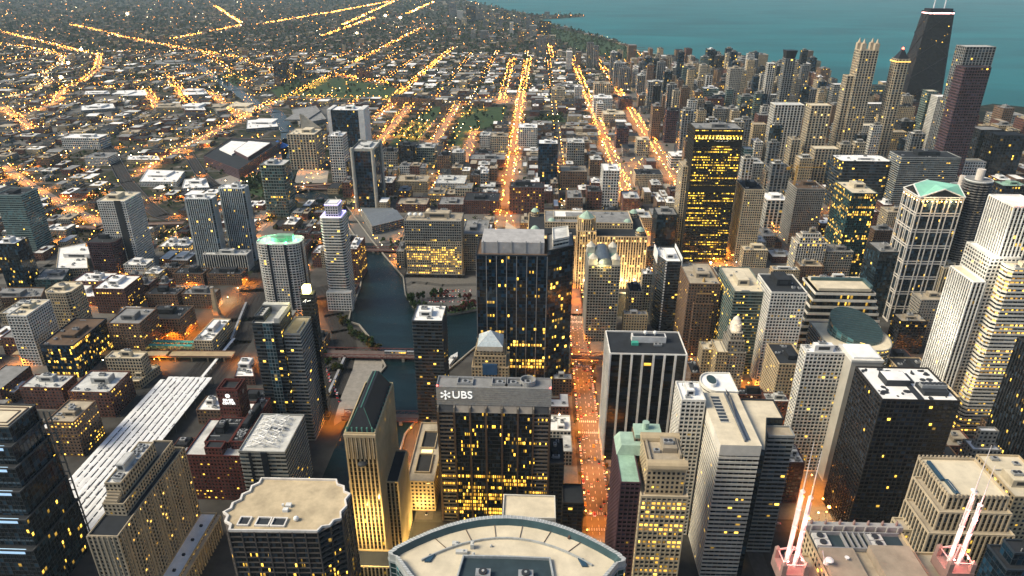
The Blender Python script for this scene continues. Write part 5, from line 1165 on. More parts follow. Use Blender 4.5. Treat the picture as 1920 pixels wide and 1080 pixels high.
# ---------------------------------------------------------------- landmark towers towards the lake
def tapered():
    h = 305; x0, y0 = at(1748, 17, h); x1, _ = at(1795, 17, h); W = x1-x0; D = W*.62; yb = y0+20
    r = new_building('black_skyscraper', (x0+x1)/2, yb+D/2, 'tapering black skyscraper ringed by a pink-white light band with twin antennas', 'tower', None, rect(x0-14, x1+14, y0, y0+60))
    t, bq = rect(-W/2, W/2, -D/2, D/2), rect(-W*.86, W*.86, -D*.86, D*.86)
    b = MB(); b.prism(bq, 0, h, poly2=t, bay=4, fh=3.6); b.build('facade', facade('JH', (.013,.011,.015), (.006,.007,.010), .3, .4, .015, power=2), r)
    b = MB(); n = 5
    for k in range(n):
        f0, f1 = k/n, (k+1)/n; a = W*(.86-.36*f0); c = W*(.86-.36*f1); d0 = D*(.86-.36*f0)+.6; d1 = D*(.86-.36*f1)+.6
        b.tube((-a, -d0, h*f0), (c, -d1, h*f1), 1.0, 4); b.tube((a, -d0, h*f0), (-c, -d1, h*f1), 1.0, 4)
        b.tube((-a-.6, -d0, h*f0), (-c-.6, d1, h*f1), 1.0, 4); b.tube((-a-.6, d0, h*f0), (-c-.6, -d1, h*f1), 1.0, 4)
    b.build('cross_brace', plain('brace_black', (.018,.016,.02), .5), r)
    b = MB(); b.prism(offs(t, .6), h-8, h-4.5, cap=False); b.build('crown_light_band', glow('crown_band', (1,.50,.48), 3.2), r)
    b = MB(); b.prism(offs(t, -3), h, h+6); b.build('roof_block', plain('brace_black', (.018,.016,.02)), r)
    for s in (-1, 1):
        b = MB(); b.tube((s*W*.22, 0, h+6), (s*W*.22, 0, h+100), 1.9, 8, .7); b.build('antenna', plain('antenna_white', (.75,.74,.76), .5), r)
tapered()
def far(spec, style, rk, label, h_at=None, **k):
    k.setdefault('near', False); k.setdefault('kit', 0); return T(spec, style, rk, label, **k)
def four_turret():
    r, W, D, h = far((1612, 1646, 92, 86, 250), 'BP', 'tan', 'beige ribbed tower crowned by four lantern turrets against the lake', lit=.03, maxd=34)
    for sx in (-1, 1):
        for sy in (-1, 1):
            X, Y = sx*W*.36, sy*D*.36; b = MB(); b.prism(rect(X-W*.12, X+W*.12, Y-W*.12, Y+W*.12), h-30, h+15, bay=2, fh=5); b.prism(ngon(X, Y, W*.10, W*.10, 8), h+15, h+25, poly2=ngon(X, Y, .3, .3, 8)); b.build('corner_turret', plain('turret_stone', (.46,.38,.27)), r)
    mass(r, rect(-W/2-15, -W/2-.5, -D*.3, D*.45), 0, h*.78, 'BP', 'tan', False, .02, 0, part='west_wing')
four_turret()
def pyramid_hotel():
    r, W, D, h = far((1680, 1706, 108, 101, 232), 'BP', 'dark', 'golden tan slender tower with a small dark pyramid roof and red beacon', lit=.06, chamfer=4, litc=(1,.6,.1), maxd=30)
    b = MB(); b.prism(offs(rect(-W/2, W/2, -D/2, D/2), -3), h, h+20, poly2=rect(-2, 2, -2, 2)); b.build('pyramid_roof', plain('slate_roof', (.018,.020,.024)), r)
    b = MB(); b.ball((0, 0, h+22), 2.4, 8, 5); b.build('red_beacon', glow('red_lamp', (1,.05,.03), 12), r)
    b = MB(); b.prism(offs(rect(-W/2, W/2, -D/2, D/2), .5), h-6, h-3, cap=False); b.build('crown_light_band', glow('gold_band', (1,.6,.15), .6), r)
pyramid_hotel()
far((1810, 1866, 84, 76, 262), 'GP', 'pale', 'tall grey ribbed slab with a flat top behind the maroon tower', maxd=40)
far((1808, 1857, 123, 119, 240), 'PL', 'dark', 'maroon banded tower directly right of the tapering black skyscraper', maxd=40)
far((1757, 1787, 178, 168, -282), 'WG', 'white', 'white square-grid tower with a white box top left of the beige lit-crown tower', near=True, lit=.01, maxd=30)
far((1740, 1758, 168, 160, -275), 'GN', 'cream', 'narrow green glass tower pressed behind the white square-grid tower', maxd=30)
far((1795, 1819, 212, 203, -285), 'BP', 'tan', 'beige tower with a glowing crown below the maroon tower', lit=.06, chamfer=3, maxd=30)
def black_top():
    r, W, D, h = far((1471, 1490, 108, 104, 190), 'GP', 'dark', 'grey shaft with a black flared cap standing before the curved pier', maxd=28)
    b = MB(); q = rect(-W*.42, W*.42, -D*.42, D*.42); b.prism(q, h, h+22, poly2=rect(-W*.55, W*.55, -D*.55, D*.55)); b.build('black_cap', plain('slate_roof', (.018,.020,.024)), r)
black_top()
far((1439, 1452, 117, 113, 165), 'WP', 'white', 'thin white tower left of the black-capped shaft', maxd=22)
far((1463, 1473, 138, 134, -192), 'GP', 'dark', 'short grey tower tucked against the black-capped shaft', maxd=22)
far((1452, 1507, 195, 184, -300), 'WP', 'pale', 'wide pale ribbed tower with white angled crown and lamps', lit=.05, maxd=36)
far((1442, 1468, 176, 170, -215), 'GP', 'pale', 'grey gable-topped tower behind the wide pale ribbed tower', maxd=25)
far((1520, 1558, 196, 190, -325), 'BP', 'cream', 'tan tower with a row of gold lights along its top edge', lit=.25, maxd=32, litc=(1,.65,.2))
far((1563, 1587, 156, 150, -235), 'GG', 'white', 'grey tower with a white side wall left of the open white frame tower', maxd=28)
far((1592, 1628, 150, 143, -225), 'WG', 'white', 'white-framed tower with boxy projecting bays below the four lantern turrets', maxd=30, lit=.02)
far((1580, 1622, 183, 174, -240), 'BP', 'green', 'beige hip-roofed lit tower in front of the white-framed tower', lit=.3, chamfer=5, maxd=30)
far((1632, 1660, 158, 152, -225), 'GN', 'dark', 'pale green tower with black plant room left of the golden tan tower', maxd=28)
far((1626, 1662, 192, 184, -250), 'GG', 'white', 'grey tower with a pink-lit roof line below the pale green tower', maxd=28, lit=.08)
far((1606, 1652, 233, 226, -278), 'WG', 'cream', 'white stepped tower wrapped in balconies left of the old stone hotel', lit=.1, maxd=28)
far((1566, 1600, 233, 228, -280), 'GB', 'white', 'grey blue block with a pale plant room left of the stepped balcony tower', maxd=28)
far((1528, 1572, 277, 268, -345), 'BP', 'cream', 'cream flat-fronted tower between the crane and the black banded tower', lit=.05, maxd=28)
far((1665, 1700, 245, 238, -285), 'TN', 'tan', 'old brown stone hotel with a ribbed roof below the golden tan tower', maxd=28)
far((1440, 1482, 312, 300, -352), 'GP', 'dark', 'grey ribbed block with a dark roof above the small white-ribbed block', maxd=30)
far((1412, 1436, 232, 226, -290), 'TN', 'tan', 'brown rounded tower pair right of the yellow-lit black tower crown', maxd=28)
far((1395, 1411, 278, 270, -320), 'TB', 'pale', 'slim teal-grey rounded tower beside the yellow-lit black tower', maxd=24)
far((1870, 1925, 250, 242, -345), 'DP', 'dark', 'huge near-black slab at the right edge under the lake', lit=.05, maxd=50)
far((1868, 1922, 212, 205, -245), 'GG', 'grey', 'grey gridded hospital block at the right edge near the lake', maxd=50)
far((1838, 1882, 240, 232, -330), 'DP', 'grey', 'dark ribbed tower carrying a red sign at the foot of the maroon tower', lit=.03, maxd=40)
far((1800, 1848, 300, 292, -345), 'WG', 'cream', 'cream banded block behind the green-gabled tower and round towers', maxd=30)
far((1855, 1875, 262, 250, -330), 'WB', 'cream', 'thin cream banded tower left of the near-black slab', maxd=30)
def red_sign():
    x, y = at(1834, 246, 70); r = empty('rooftop_sign', (x, y, 0)); tag(r, 'glowing red rooftop sign board below the maroon tower', 'sign'); FOOT.append(rect(x-6, x+6, y-3, y+3))
    b = MB(); b.box(-10, 10, -.5, .5, 60, 74); b.build('sign_board', plain('sign_black', (.03,.02,.02)), r)
    b = MB(); 
    for k in range(4): b.box(-9+k*4.8, -5.6+k*4.8, -.9, -.5, 68, 72.5, True); b.box(-9+k*4.8, -5.6+k*4.8, -.9, -.5, 62, 65.5, True)
    b.build('sign_tube', glow('red_sign_glow', (1,.03,.02), 5), r)
    b = MB()
    for sx in (-8, 0, 8): b.box(sx-.6, sx+.6, -.4, .4, 0, 60)
    b.build('sign_post', dark_m(), r)
red_sign()
# ---------------------------------------------------------------- more towers, described by their look and told apart by their neighbours
LOOK = {'WG':'white balcony','BG':'beige gridded','GG':'grey gridded','DG':'dark gridded','WB':'white banded','GB':'grey banded','DB':'black banded','TB':'teal banded','WP':'white ribbed','BP':'beige ribbed','DP':'near-black ribbed','GP':'grey ribbed','GL':'dark glass','TG':'green glass','BL':'blue glass','BK':'red brick','BR':'brown brick','TN':'tan','ST':'grey stone','PL':'dark maroon','GN':'grey green'}
FAR = """1060 1071 97 94 133 WG white|1043 1052 95 92 111 BG cream|1078 1088 97 94 126 BR grey|1099 1111 80 77 127 GP dark|1112 1121 86 83 130 GP dark|1144 1156 98 95 150 GP white|1150 1172 118 113 166 GP pale|1160 1180 127 122 168 GP grey
1186 1195 129 125 166 WG pale|1197 1209 116 112 142 GP grey|1207 1224 123 118 150 GP pale|1194 1208 141 136 181 GP pale|1214 1244 153 147 207 GP pale|1238 1251 111 107 141 WG white|1260 1279 126 121 160 GG pale|1295 1312 119 115 152 GL grey
1325 1338 91 88 150 GL white|1341 1357 103 99 152 DP grey|1358 1368 111 107 150 PL grey|1368 1390 127 120 216 ST tan|1318 1347 165 157 217 GN white|1337 1363 176 170 220 BL pale|1270 1280 150 146 200 BR dark|1223 1240 199 193 262 BR grey
1249 1278 207 200 267 PL dark|1272 1283 232 227 287 BL white|1113 1143 157 150 187 BP tan|1076 1091 163 158 189 WG white|1112 1147 184 177 216 WG white|1118 1130 194 189 224 WB white|1130 1171 214 206 233 BG cream|1033 1058 168 160 191 BG tan
1388 1416 180 172 226 GN grey|1418 1437 174 168 226 BL grey|1374 1395 204 198 226 WG white|1155 1178 241 234 277 PL dark|1194 1218 262 255 292 BG cream|1258 1295 292 283 316 WB white|1191 1242 327 316 348 BG dark|1283 1296 190 186 240 TN tan
1008 1031 40 36 66 DP dark|1004 1022 72 68 106 GP dark|984 995 34 31 56 GP dark|838 852 6 4 31 GP dark|854 865 21 19 39 WG white|871 889 12 9 43 DP dark|903 913 29 26 51 GP dark|932 940 34 32 51 GP grey
953 960 42 39 64 WG pale|898 913 58 55 76 GP grey|880 888 59 56 73 GG grey|913 927 69 66 81 GP grey|508 532 120 113 152 GL dark|547 563 121 115 149 GL dark|665 677 130 126 151 BK dark|680 692 133 129 151 BK dark
858 872 155 151 169 BG cream|731 767 184 178 199 BR dark|770 808 186 180 199 BR dark|713 743 287 277 319 GG dark|745 777 275 263 321 DP dark|779 813 279 268 319 GN pale|818 842 294 285 326 BR dark|844 868 288 280 312 ST pale
919 951 257 249 291 BG tan|898 917 255 248 279 WG pale|878 946 300 290 313 BK grey|112 183 264 256 284 WG white|63 90 301 293 317 BR tan|156 200 300 291 314 WG grey|990 1004 48 45 70 GG pale|968 980 60 57 84 BR dark
1375 1388 98 95 140 GP grey|1392 1402 118 115 160 BR dark|1404 1420 110 106 158 GP pale|1422 1436 126 122 170 DP dark|1290 1316 205 198 235 BR grey|1300 1317 150 145 190 BP tan|1196 1215 178 172 200 BR grey|1160 1185 185 180 205 PL dark
1510 1530 165 160 215 GP grey|1532 1548 150 146 198 BP tan|1550 1562 168 163 215 GN grey|1490 1506 158 154 190 PL dark|1475 1490 178 172 225 ST grey|1660 1676 180 175 240 DP dark|1690 1716 225 220 280 DG grey|1560 1580 195 188 250 BR grey
1508 1526 300 292 345 BR dark|1484 1500 260 254 330 BP tan|1404 1432 305 296 345 GG pale|1415 1430 265 258 300 WG white|1352 1372 225 220 250 PL dark|1590 1612 260 252 300 DP dark|1640 1662 262 255 300 GN grey|1700 1728 262 255 300 GL grey
890 905 18 16 40 GP grey|915 926 25 23 44 GP grey|942 950 20 18 38 DP dark|862 872 35 33 48 BG tan|962 972 28 26 48 GP dark|1018 1028 22 20 36 GP grey|640 655 345 335 372 BK grey|700 735 345 332 368 BK pale|740 800 342 330 362 TN tan|815 870 345 330 366 WG pale
1050 1100 322 310 352 BR tan|1105 1128 300 290 330 BR pale|1062 1092 372 356 398 BR grey|1100 1128 360 345 392 BK dark|1134 1160 400 385 432 DG dark|1168 1200 372 358 402 BK pale|1178 1222 408 395 440 TN pale|820 868 385 370 402 BK grey|868 935 378 362 402 BK dark|742 800 385 372 400 BK tan"""
for row in FAR.replace('\n', '|').split('|'):
    L, R_, a, b_, base, sty, rk = row.split(); L, R_, a, b_, base = map(float, (L, R_, a, b_, base))
    tall = (base-a) > (R_-L)*1.0
    r, W, D, h = T((L, R_, a, b_, -base), sty, rk, None, 'residential_tower' if tall else 'block_building', 'tower' if tall else 'building', kit=(1 if base > 140 else 0), near=False, look=(LOOK[sty] + (' tower' if tall else ' block'), rk), maxd=40 if tall else 60)
# loop fillers behind and between the big towers
LOOP = """1168 1200 640 628 -700 BR grey|1170 1215 590 582 -640 TN pale|1296 1316 700 676 -760 BR dark|1345 1372 515 500 -560 GG dark|1450 1500 505 497 -540 TN pale|1395 1440 468 458 -500 BG cream|1398 1436 452 440 -480 WG white|1550 1600 470 455 -520 GG grey|1500 1545 498 488 -530 BR tan
1285 1312 510 495 -560 DG grey|1655 1700 520 505 -570 GG dark|1690 1740 600 585 -660 DG tan|1800 1840 640 620 -730 TN tan|1815 1850 560 548 -640 GG grey|1850 1880 500 490 -600 DG dark|1880 1925 440 425 -560 GG grey|1800 1850 700 680 -760 BR white|1430 1470 860 835 -920 TN pale
1210 1240 470 462 -510 TN tan|1840 1880 430 420 -520 DB dark|1665 1700 395 385 -450 BP tan|1880 1930 345 335 -430 DG green|1560 1596 430 420 -480 BR tan|1640 1680 430 420 -480 BR grey"""
for row in LOOP.replace('\n', '|').split('|'):
    L, R_, a, b_, base, sty, rk = row.split(); L, R_, a, b_, base = map(float, (L, R_, a, b_, base))
    T((L, R_, a, b_, base), sty, rk, None, 'office_block', 'building', kit=1, near=False, look=(LOOK[sty] + ' office', rk), maxd=36)

# ---------------------------------------------------------------- ground, water
def P_(pts, z=0.0): return [at(a, b, z) for a, b in pts]
def flat(name, polys, mat, z, kind='structure', height=None):
    b = MB()
    for p in polys:
        if sum((p[i][0]*p[(i+1) % len(p)][1]-p[(i+1) % len(p)][0]*p[i][1]) for i in range(len(p))) < 0: p = p[::-1]
        if height: b.prism(p, z-height, z)
        else: b.face([(*q, z) for q in p])
    o = b.build(name, mat); tag(o, kind=kind); return o
def strip(poly, w):
    """ribbon polygons along a polyline"""
    out = []
    for i in range(len(poly)-1):
        a, c = Vector(poly[i]), Vector(poly[i+1]); e = (c-a)
        if e.length < .01: continue
        e = e.normalized(); nn = Vector((e.y, -e.x))*w/2; a2 = a-e*w*.12 if i else a; c2 = c+e*w*.12 if i < len(poly)-2 else c
        out.append([tuple(a2+nn), tuple(c2+nn), tuple(c2-nn), tuple(a2-nn)])
    return out
def ground_mat():
    m, t, b = newmat('ground_cover'); N = t.nodes; Lk = t.links; tc = N.new('ShaderNodeTexCoord')
    def noise(s, d=6, r=.7):
        n = N.new('ShaderNodeTexNoise'); n.inputs['Scale'].default_value = s; n.inputs['Detail'].default_value = d; n.inputs['Roughness'].default_value = r; Lk.new(tc.outputs['Object'], n.inputs['Vector']); return n.outputs[0]
    r1 = N.new('ShaderNodeValToRGB'); r1.color_ramp.interpolation = 'LINEAR'; e = r1.color_ramp.elements; e[0].position = .38; e[0].color = (.014,.022,.012,1); e[1].position = .62; e[1].color = (.10,.085,.065,1)
    k = e.new(.48); k.color = (.028,.034,.02,1); k = e.new(.55); k.color = (.05,.045,.036,1); k = e.new(.72); k.color = (.22,.2,.18,1)
    Lk.new(noise(.035), r1.inputs[0]); r2 = N.new('ShaderNodeMapRange'); r2.inputs[1].default_value = .35; r2.inputs[2].default_value = .65; r2.inputs[3].default_value = .55; r2.inputs[4].default_value = 1.25; Lk.new(noise(.0016, 4), r2.inputs[0])
    s = N.new('ShaderNodeVectorMath'); s.operation = 'SCALE'; Lk.new(r1.outputs[0], s.inputs[0]); Lk.new(r2.outputs[0], s.inputs['Scale']); Lk.new(s.outputs[0], b.inputs['Base Color']); b.inputs['Roughness'].default_value = .95; b.inputs['Specular IOR Level'].default_value = .1
    return m
flat('ground', [rect(-30000, 30000, -600, 45000)], ground_mat(), 0)
def water_mat(name, col, scale, bump, rough):
    m, t, b = newmat(name); N = t.nodes; Lk = t.links; tc = N.new('ShaderNodeTexCoord'); mp = N.new('ShaderNodeMapping'); mp.inputs['Scale'].default_value = (1, 2.2, 1); Lk.new(tc.outputs['Object'], mp.inputs[0])
    n = N.new('ShaderNodeTexNoise'); n.inputs['Scale'].default_value = scale; n.inputs['Detail'].default_value = 8; n.inputs['Roughness'].default_value = .6; Lk.new(mp.outputs[0], n.inputs['Vector'])
    bp = N.new('ShaderNodeBump'); bp.inputs['Strength'].default_value = bump; bp.inputs['Distance'].default_value = 1.0; Lk.new(n.outputs[0], bp.inputs['Height']); Lk.new(bp.outputs[0], b.inputs['Normal'])
    n2 = N.new('ShaderNodeTexNoise'); n2.inputs['Scale'].default_value = .0011 if scale < .1 else .02; n2.inputs['Detail'].default_value = 7; n2.inputs['Distortion'].default_value = .8; Lk.new(mp.outputs[0], n2.inputs['Vector'])
    mr = N.new('ShaderNodeMapRange'); mr.inputs[1].default_value = .3; mr.inputs[2].default_value = .7; mr.inputs[3].default_value = .68; mr.inputs[4].default_value = 1.3; Lk.new(n2.outputs[0], mr.inputs[0])
    s = N.new('ShaderNodeVectorMath'); s.operation = 'SCALE'; s.inputs[0].default_value = col; Lk.new(mr.outputs[0], s.inputs['Scale']); Lk.new(s.outputs[0], b.inputs['Base Color'])
    b.inputs['Roughness'].default_value = rough; b.inputs['IOR'].default_value = 1.33; b.inputs['Specular IOR Level'].default_value = .35
    MATS[name] = m; return m
RIVW = P_([(628,372),(645,400),(655,430),(672,456),(684,472),(681,500),(676,540),(657,590),(654,606),(674,612),(697,640),(709,662),(724,690)]) + [(-172, 640), (-185, 560), (-185, 200)]
RIVE = [(-122, 200), (-122, 540)] + P_([(786,786),(835,702),(893,652),(1070,592)]) + [(300, 808), (900, 830)]
RIVN = [(900, 890), (300, 872)] + P_([(1090,549),(893,583),(850,591),(812,593),(776,579),(760,554),(756,522),(722,483),(697,453),(660,403),(645,385)])
RIVER = RIVW + RIVE + RIVN
NB = P_([(636,378),(560,364),(532,345),(545,300),(540,250),(516,213),(480,200),(440,172),(405,150),(385,138),(368,125),(345,120)])
wm_r = water_mat('river_water', (.004,.015,.019), .35, .45, .07)
def tri_flat(name, poly, mat, z):
    from mathutils.geometry import tessellate_polygon
    b = MB()
    for t in tessellate_polygon([[Vector((*q, 0)) for q in poly]]):
        q = [poly[i] for i in t]
        if (q[1][0]-q[0][0])*(q[2][1]-q[0][1])-(q[1][1]-q[0][1])*(q[2][0]-q[0][0]) < 0: q = q[::-1]
        b.face([(*v, z) for v in q])
    o = b.build(name, mat); tag(o, kind='structure'); return o
tri_flat('river', RIVER, wm_r, .05)
flat('river_branch', strip(NB, 42) + strip(P_([(133,215),(150,197),(152,188)]), 60), wm_r, .06)
SHORE = P_([(884,4),(930,14),(958,21),(1000,27),(1050,27),(1094,27),(1094,31),(1040,35),(1012,37),(1040,46),(1075,55),(1110,64),(1150,75),(1180,85),(1200,97),(1240,108),(1290,119),(1330,127),(1420,131),(1445,131),(1500,126),(1522,129),(1524,134),(1490,138),(1460,141),(1530,152),(1600,172),(1700,196),(1800,200),(1860,190),(1925,196),(2100,215)])
LAKE = SHORE + [(30000, 2600), (30000, 45000), (-14000, 45000), (-3000, 15500)]
tri_flat('lake', LAKE, water_mat('lake_water', (.008,.125,.135), .02, .3, .5), .3)
def bank_wall(line, name='quay_wall'):
    b = MB()
    for p in strip(line, 1.6): b.prism(p, 0, 2.2)
    return b.build(name, plain('quay_concrete', (.28,.26,.22)))
tag(bank_wall(RIVW[:-1]), 'pale concrete quay wall along the west bank of the river', 'quay wall')
tag(bank_wall(RIVE[:6]), 'concrete quay wall along the east bank below the slim black tower', 'quay wall')
tag(bank_wall(RIVN[1:]), 'concrete quay wall along the north bank below the plaza car park', 'quay wall')

flat('beach', strip(P_([(1150,78),(1182,88),(1202,100),(1242,111),(1292,122),(1335,130),(1420,134)]), 26) + strip(P_([(1440,134),(1500,128),(1522,130)]), 30), plain('beach_sand', (.36,.29,.19), nscale=.05), .36)
for k in range(9):
    x, y = at(1170+k*17, 84+k*4.6); e = empty('breakwater', (x+14, y+26, 0), .9); tag(e, 'dark stone breakwater reaching into the lake off the curved beach', 'breakwater', 'breakwaters off the beach')
    b = MB(); b.prism([(-3,-60),(3,-60),(3,60),(-3,60)], 0, 2.2, poly2=[(-1.5,-59),(1.5,-59),(1.5,59),(-1.5,59)]); b.build('stone_wall', plain('breakwater_stone', (.06,.06,.055)), e)
flat('city_ground', [rect(-1700, 1300, 150, 905)] + [rect(-330, 1300, 905, 1800)], plain('city_ground', (.055,.052,.048), .9, nscale=.06, namt=.45, detail=9), .012)
# ---------------------------------------------------------------- streets
asph = plain('asphalt', (.075,.073,.07), .85, nscale=.25, namt=.3); pave = plain('pavement_grey', (.13,.125,.115), .9, nscale=.3, namt=.25); warm = plain('old_asphalt', (.13,.12,.11), .85, nscale=.2)
ART = {  # bright lit avenues (from the photo)
 'franklin': [(57,372),(57,905),(40,960),(-57,1130),(-57,2300),(-40,3600)],
 'wells': [(181,930),(181,1660),(178,3500)], 'lasalle': [(236,400),(238,905),(299,1000),(299,1390),(300,3250)],
 'larrabee': [(-480,2300),(-496,2493),(-475,4065)], 'halsted': [(-869,3393),(-875,5600)]}
def PL_(s): return P_([tuple(map(float, q.split(','))) for q in s.split()])
FARROADS = [PL_(s) for s in ("0,66 60,80 130,98 182,108", "0,88 80,100 118,112 110,128 75,145 95,160 60,178 0,188", "185,108 180,135 155,158 118,172 105,195 60,215 15,230", "130,52 180,62 230,75 310,90 380,102 440,112", "320,78 380,66 455,50 400,15", "330,165 360,207", "270,170 295,212", "390,175 445,222", "320,150 318,160 355,200", "0,315 60,355 120,390 190,425", "265,325 340,280 450,225 500,200 560,175 622,142", "500,200 470,212", "622,142 760,166", "565,185 735,188", "705,275 772,192", "745,262 778,228", "776,265 808,230", "811,272 858,195", "868,310 888,243", "700,225 748,190", "880,190 960,187", "1028,85 1032,110", "957,112 937,195", "640,50 735,5", "480,50 640,22 735,3", "760,28 810,5", "790,56 812,58", "0,205 60,250", "440,112 500,135 560,150", "380,102 420,130 470,165", "180,175 260,160 330,150 420,140", "600,72 700,35", "0,120 90,108", "1130,385 1195,300", "1430,385 1478,420", "1440,430 1500,455 1525,500")]
NSX = [-3600+137*k for k in range(20)] + [-869,-738,-609,-480,-345,-217] + [-57, 57, 181, 299, 420, 540, 660, 780, 900, 1020, 1140, 1260]
NSX = sorted(set(round(x) for x in NSX if not (-875 < x < -345 and x not in (-869,-738,-609,-480)) or x in (-345,)))
EWY = [935+108*k for k in range(14)] + [2447+150*k for k in range(10)]
LOOPY = [432, 560, 684, 792]
roads = []
for x in NSX: roads.append(rect(x-6, x+6, 900 if x > -420 else 350, 3900))
for y in EWY: roads.append(rect(-3700, 1300, y-5.5, y+5.5))
for y in LOOPY: roads.append(rect(-122, 700, y-6, y+6))
for y in (345, 432, 560, 684, 792, 860): roads.append(rect(-1400, -520, y-5.5, y+5.5))
for x in (-100, 176, 300, 420): roads.append(rect(x-6, x+6, 250, 800))
land_roads = []
for p in roads:
    land_roads.append(p)
flat('side_street', land_roads, asph, .022)
b_art = []
for k, p in ART.items(): b_art += strip(p, 20)
b_art += strip(P_([(796,975),(808,900),(820,810),(828,755)]), 15)
flat('avenue', b_art, warm, .034)
flat('highway', [q for l in FARROADS for q in strip(l, 22)], warm, .046)
def near_line(p, line, d):
    for i in range(len(line)-1):
        a, c = Vector(line[i]), Vector(line[i+1]); e = c-a; t = max(0, min(1, (Vector(p)-a).dot(e)/max(1e-6, e.length_squared)))
        if (a+e*t-Vector(p)).length < d: return True
    return False
# markings on the orange street
b = MB(); y = 385
while y < 900:
    b.face([(56.8, y, .05), (57.2, y, .05), (57.2, y+3, .05), (56.8, y+3, .05)])
    for x in (51.5, 62.5): b.face([(x-.12, y, .05), (x+.12, y, .05), (x+.12, y+3, .05), (x-.12, y+3, .05)])
    y += 8
for yy in LOOPY:
    for s in (-9, 9):
        for k in range(9): x = 49+k*2; b.face([(x-.5, yy+s-1.5, .05), (x+.5, yy+s-1.5, .05), (x+.5, yy+s+1.5, .05), (x-.5, yy+s+1.5, .05)])
tag(b.build('lane_marking', plain('road_paint', (.75,.73,.65))), kind='structure')

# ---------------------------------------------------------------- rail yard, tracks, parks
TRK = [P_([(412,700),(432,662),(468,600),(500,545),(520,505),(560,470)]), P_([(585,700),(607,668),(600,625),(585,590),(560,560)])]
TRK[0] = [(SHED[0]+SHED[1])/2 and ((SHED[0]+SHED[1])/2+12, SHED[3]-10)] + P_([(435,645),(452,602),(481,547),(504,510),(520,480)])
TRK2 = P_([(600,800),(618,745),(640,695),(650,655),(641,622),(626,592),(612,560),(596,540)])
TRK3 = P_([(185,262),(205,290),(235,345),(270,385),(300,408),(345,420)])
TRK4 = P_([(350,290),(375,330),(400,352),(440,362)])
ballast = plain('ballast', (.028,.026,.025), .95, nscale=.6)
flat('rail_yard', strip(TRK[0], 46) + strip(TRK2, 26) + strip(TRK3, 26) + strip(TRK4, 22), ballast, .07)
b = MB()
def rails(line, w, n):
    for k in range(n):
        off = -w/2+w*(k+.5)/n
        L = []
        for i, p in enumerate(line):
            a = Vector(line[max(0, i-1)]); c = Vector(line[min(len(line)-1, i+1)]); e = (c-a).normalized(); L.append(tuple(Vector(p)+Vector((e.y, -e.x))*off))
        for s in (-.75, .75):
            for q in strip(L, .16):
                b.prism([(x+s, y) for x, y in q], .08, .26)
for Lw in ((TRK3, 26), (TRK4, 22)):
    for q_ in strip(Lw[0], Lw[1]):
        for (ia, ib) in ((0, 1), (2, 3)): b.prism(strip([q_[ia], q_[ib]], 1.2)[0], 0, 2.6)
rails(TRK[0], 42, 8); rails(TRK2, 22, 4); rails(TRK3, 22, 4); rails(TRK4, 18, 3)
tag(b.build('rail_track', plain('rail_steel', (.10,.085,.075), .4, .6)), kind='structure')
grass = plain('park_grass', (.030,.060,.018), .95, nscale=.05, namt=.4)
PARKS = [PL_("720,285 745,250 800,205 830,200 770,285"), PL_("835,275 868,205 950,200 940,225 910,240 870,250 865,280"), PL_("560,185 580,150 640,148 760,170 742,188"), PL_("1000,222 1050,215 1060,228 1000,232"), PL_("1012,48 1075,60 1180,88 1235,112 1270,125 1150,112 1100,100 1050,78"), PL_("505,170 560,150 580,170 530,195"), PL_("448,358 475,330 520,345 490,372"), PL_("380,150 440,140 470,150 440,165")]
PLAZA = PL_("757,522 893,515 893,583 850,590 812,592 777,578 762,554")
flat('park_lawn', PARKS, grass, .055)
flat('plaza', [PLAZA], pave, .065)
flat('bank_lawn', [PL_("757,538 766,554 780,572 813,586 813,593 777,579 760,554"), PL_("813,586 850,584 893,576 893,583 850,591 813,593")], grass, .09)
flat('plaza_drive', strip(PL_("762,536 775,530 800,532 830,536 893,534"), 9) + strip(PL_("800,560 893,556"), 6), asph, .08)
YARD = PL_("622,690 640,668 720,672 705,770 640,792 628,800")
LOTS = [YARD, PL_("395,360 480,340 535,300 545,262 530,262 470,320 385,345"), PL_("560,318 615,322 612,345 545,345"), PL_("480,430 505,470 520,455 500,420")]
flat('parking_lot', LOTS, plain('lot_concrete', (.26,.24,.21), nscale=.2), .06)
EXCL = [RIVER, LAKE, PLAZA] + PARKS + LOTS
EXLINES = [(NB, 32), (TRK[0], 32), (TRK2, 22), (TRK3, 24), (TRK4, 22)] + [(l, 18) for l in FARROADS] + [(l, 17) for l in ART.values()]
FB = []
for f in FOOT:
    xs = [p[0] for p in f]; ys = [p[1] for p in f]; FB.append((min(xs)-4, max(xs)+4, min(ys)-4, max(ys)+4))
FB.append((SHED[0]-4, SHED[1]+4, 280, SHED[3]+100))
HALL = PL_("375,300 445,322 535,275 520,255 430,258")
EXCL.append(HALL)
GRIDF = {}
def vis_(x, y): a, c = proj(x, y, 0); return 1000 < a < 1930 and 90 < c < 420
def addgrid(bx):
    for i in range(int(bx[0]//60), int(bx[1]//60)+1):
        for j in range(int(bx[2]//60), int(bx[3]//60)+1): GRIDF.setdefault((i, j), []).append(bx)
for bx in FB: addgrid(bx)
def free(x0, x1, y0, y1):
    for i in range(int(x0//60), int(x1//60)+1):
        for j in range(int(y0//60), int(y1//60)+1):
            for f in GRIDF.get((i, j), ()):
                if x0 < f[1] and x1 > f[0] and y0 < f[3] and y1 > f[2]: return False
    pts = [((x0+x1)/2, (y0+y1)/2), (x0, y0), (x1, y0), (x1, y1), (x0, y1)]
    for e in EXCL:
        if any(inside(p, e) for p in pts): return False
    for l, d in EXLINES:
        if near_line(pts[0], l, d + min(x1-x0, y1-y0)*.35): return False
    return True

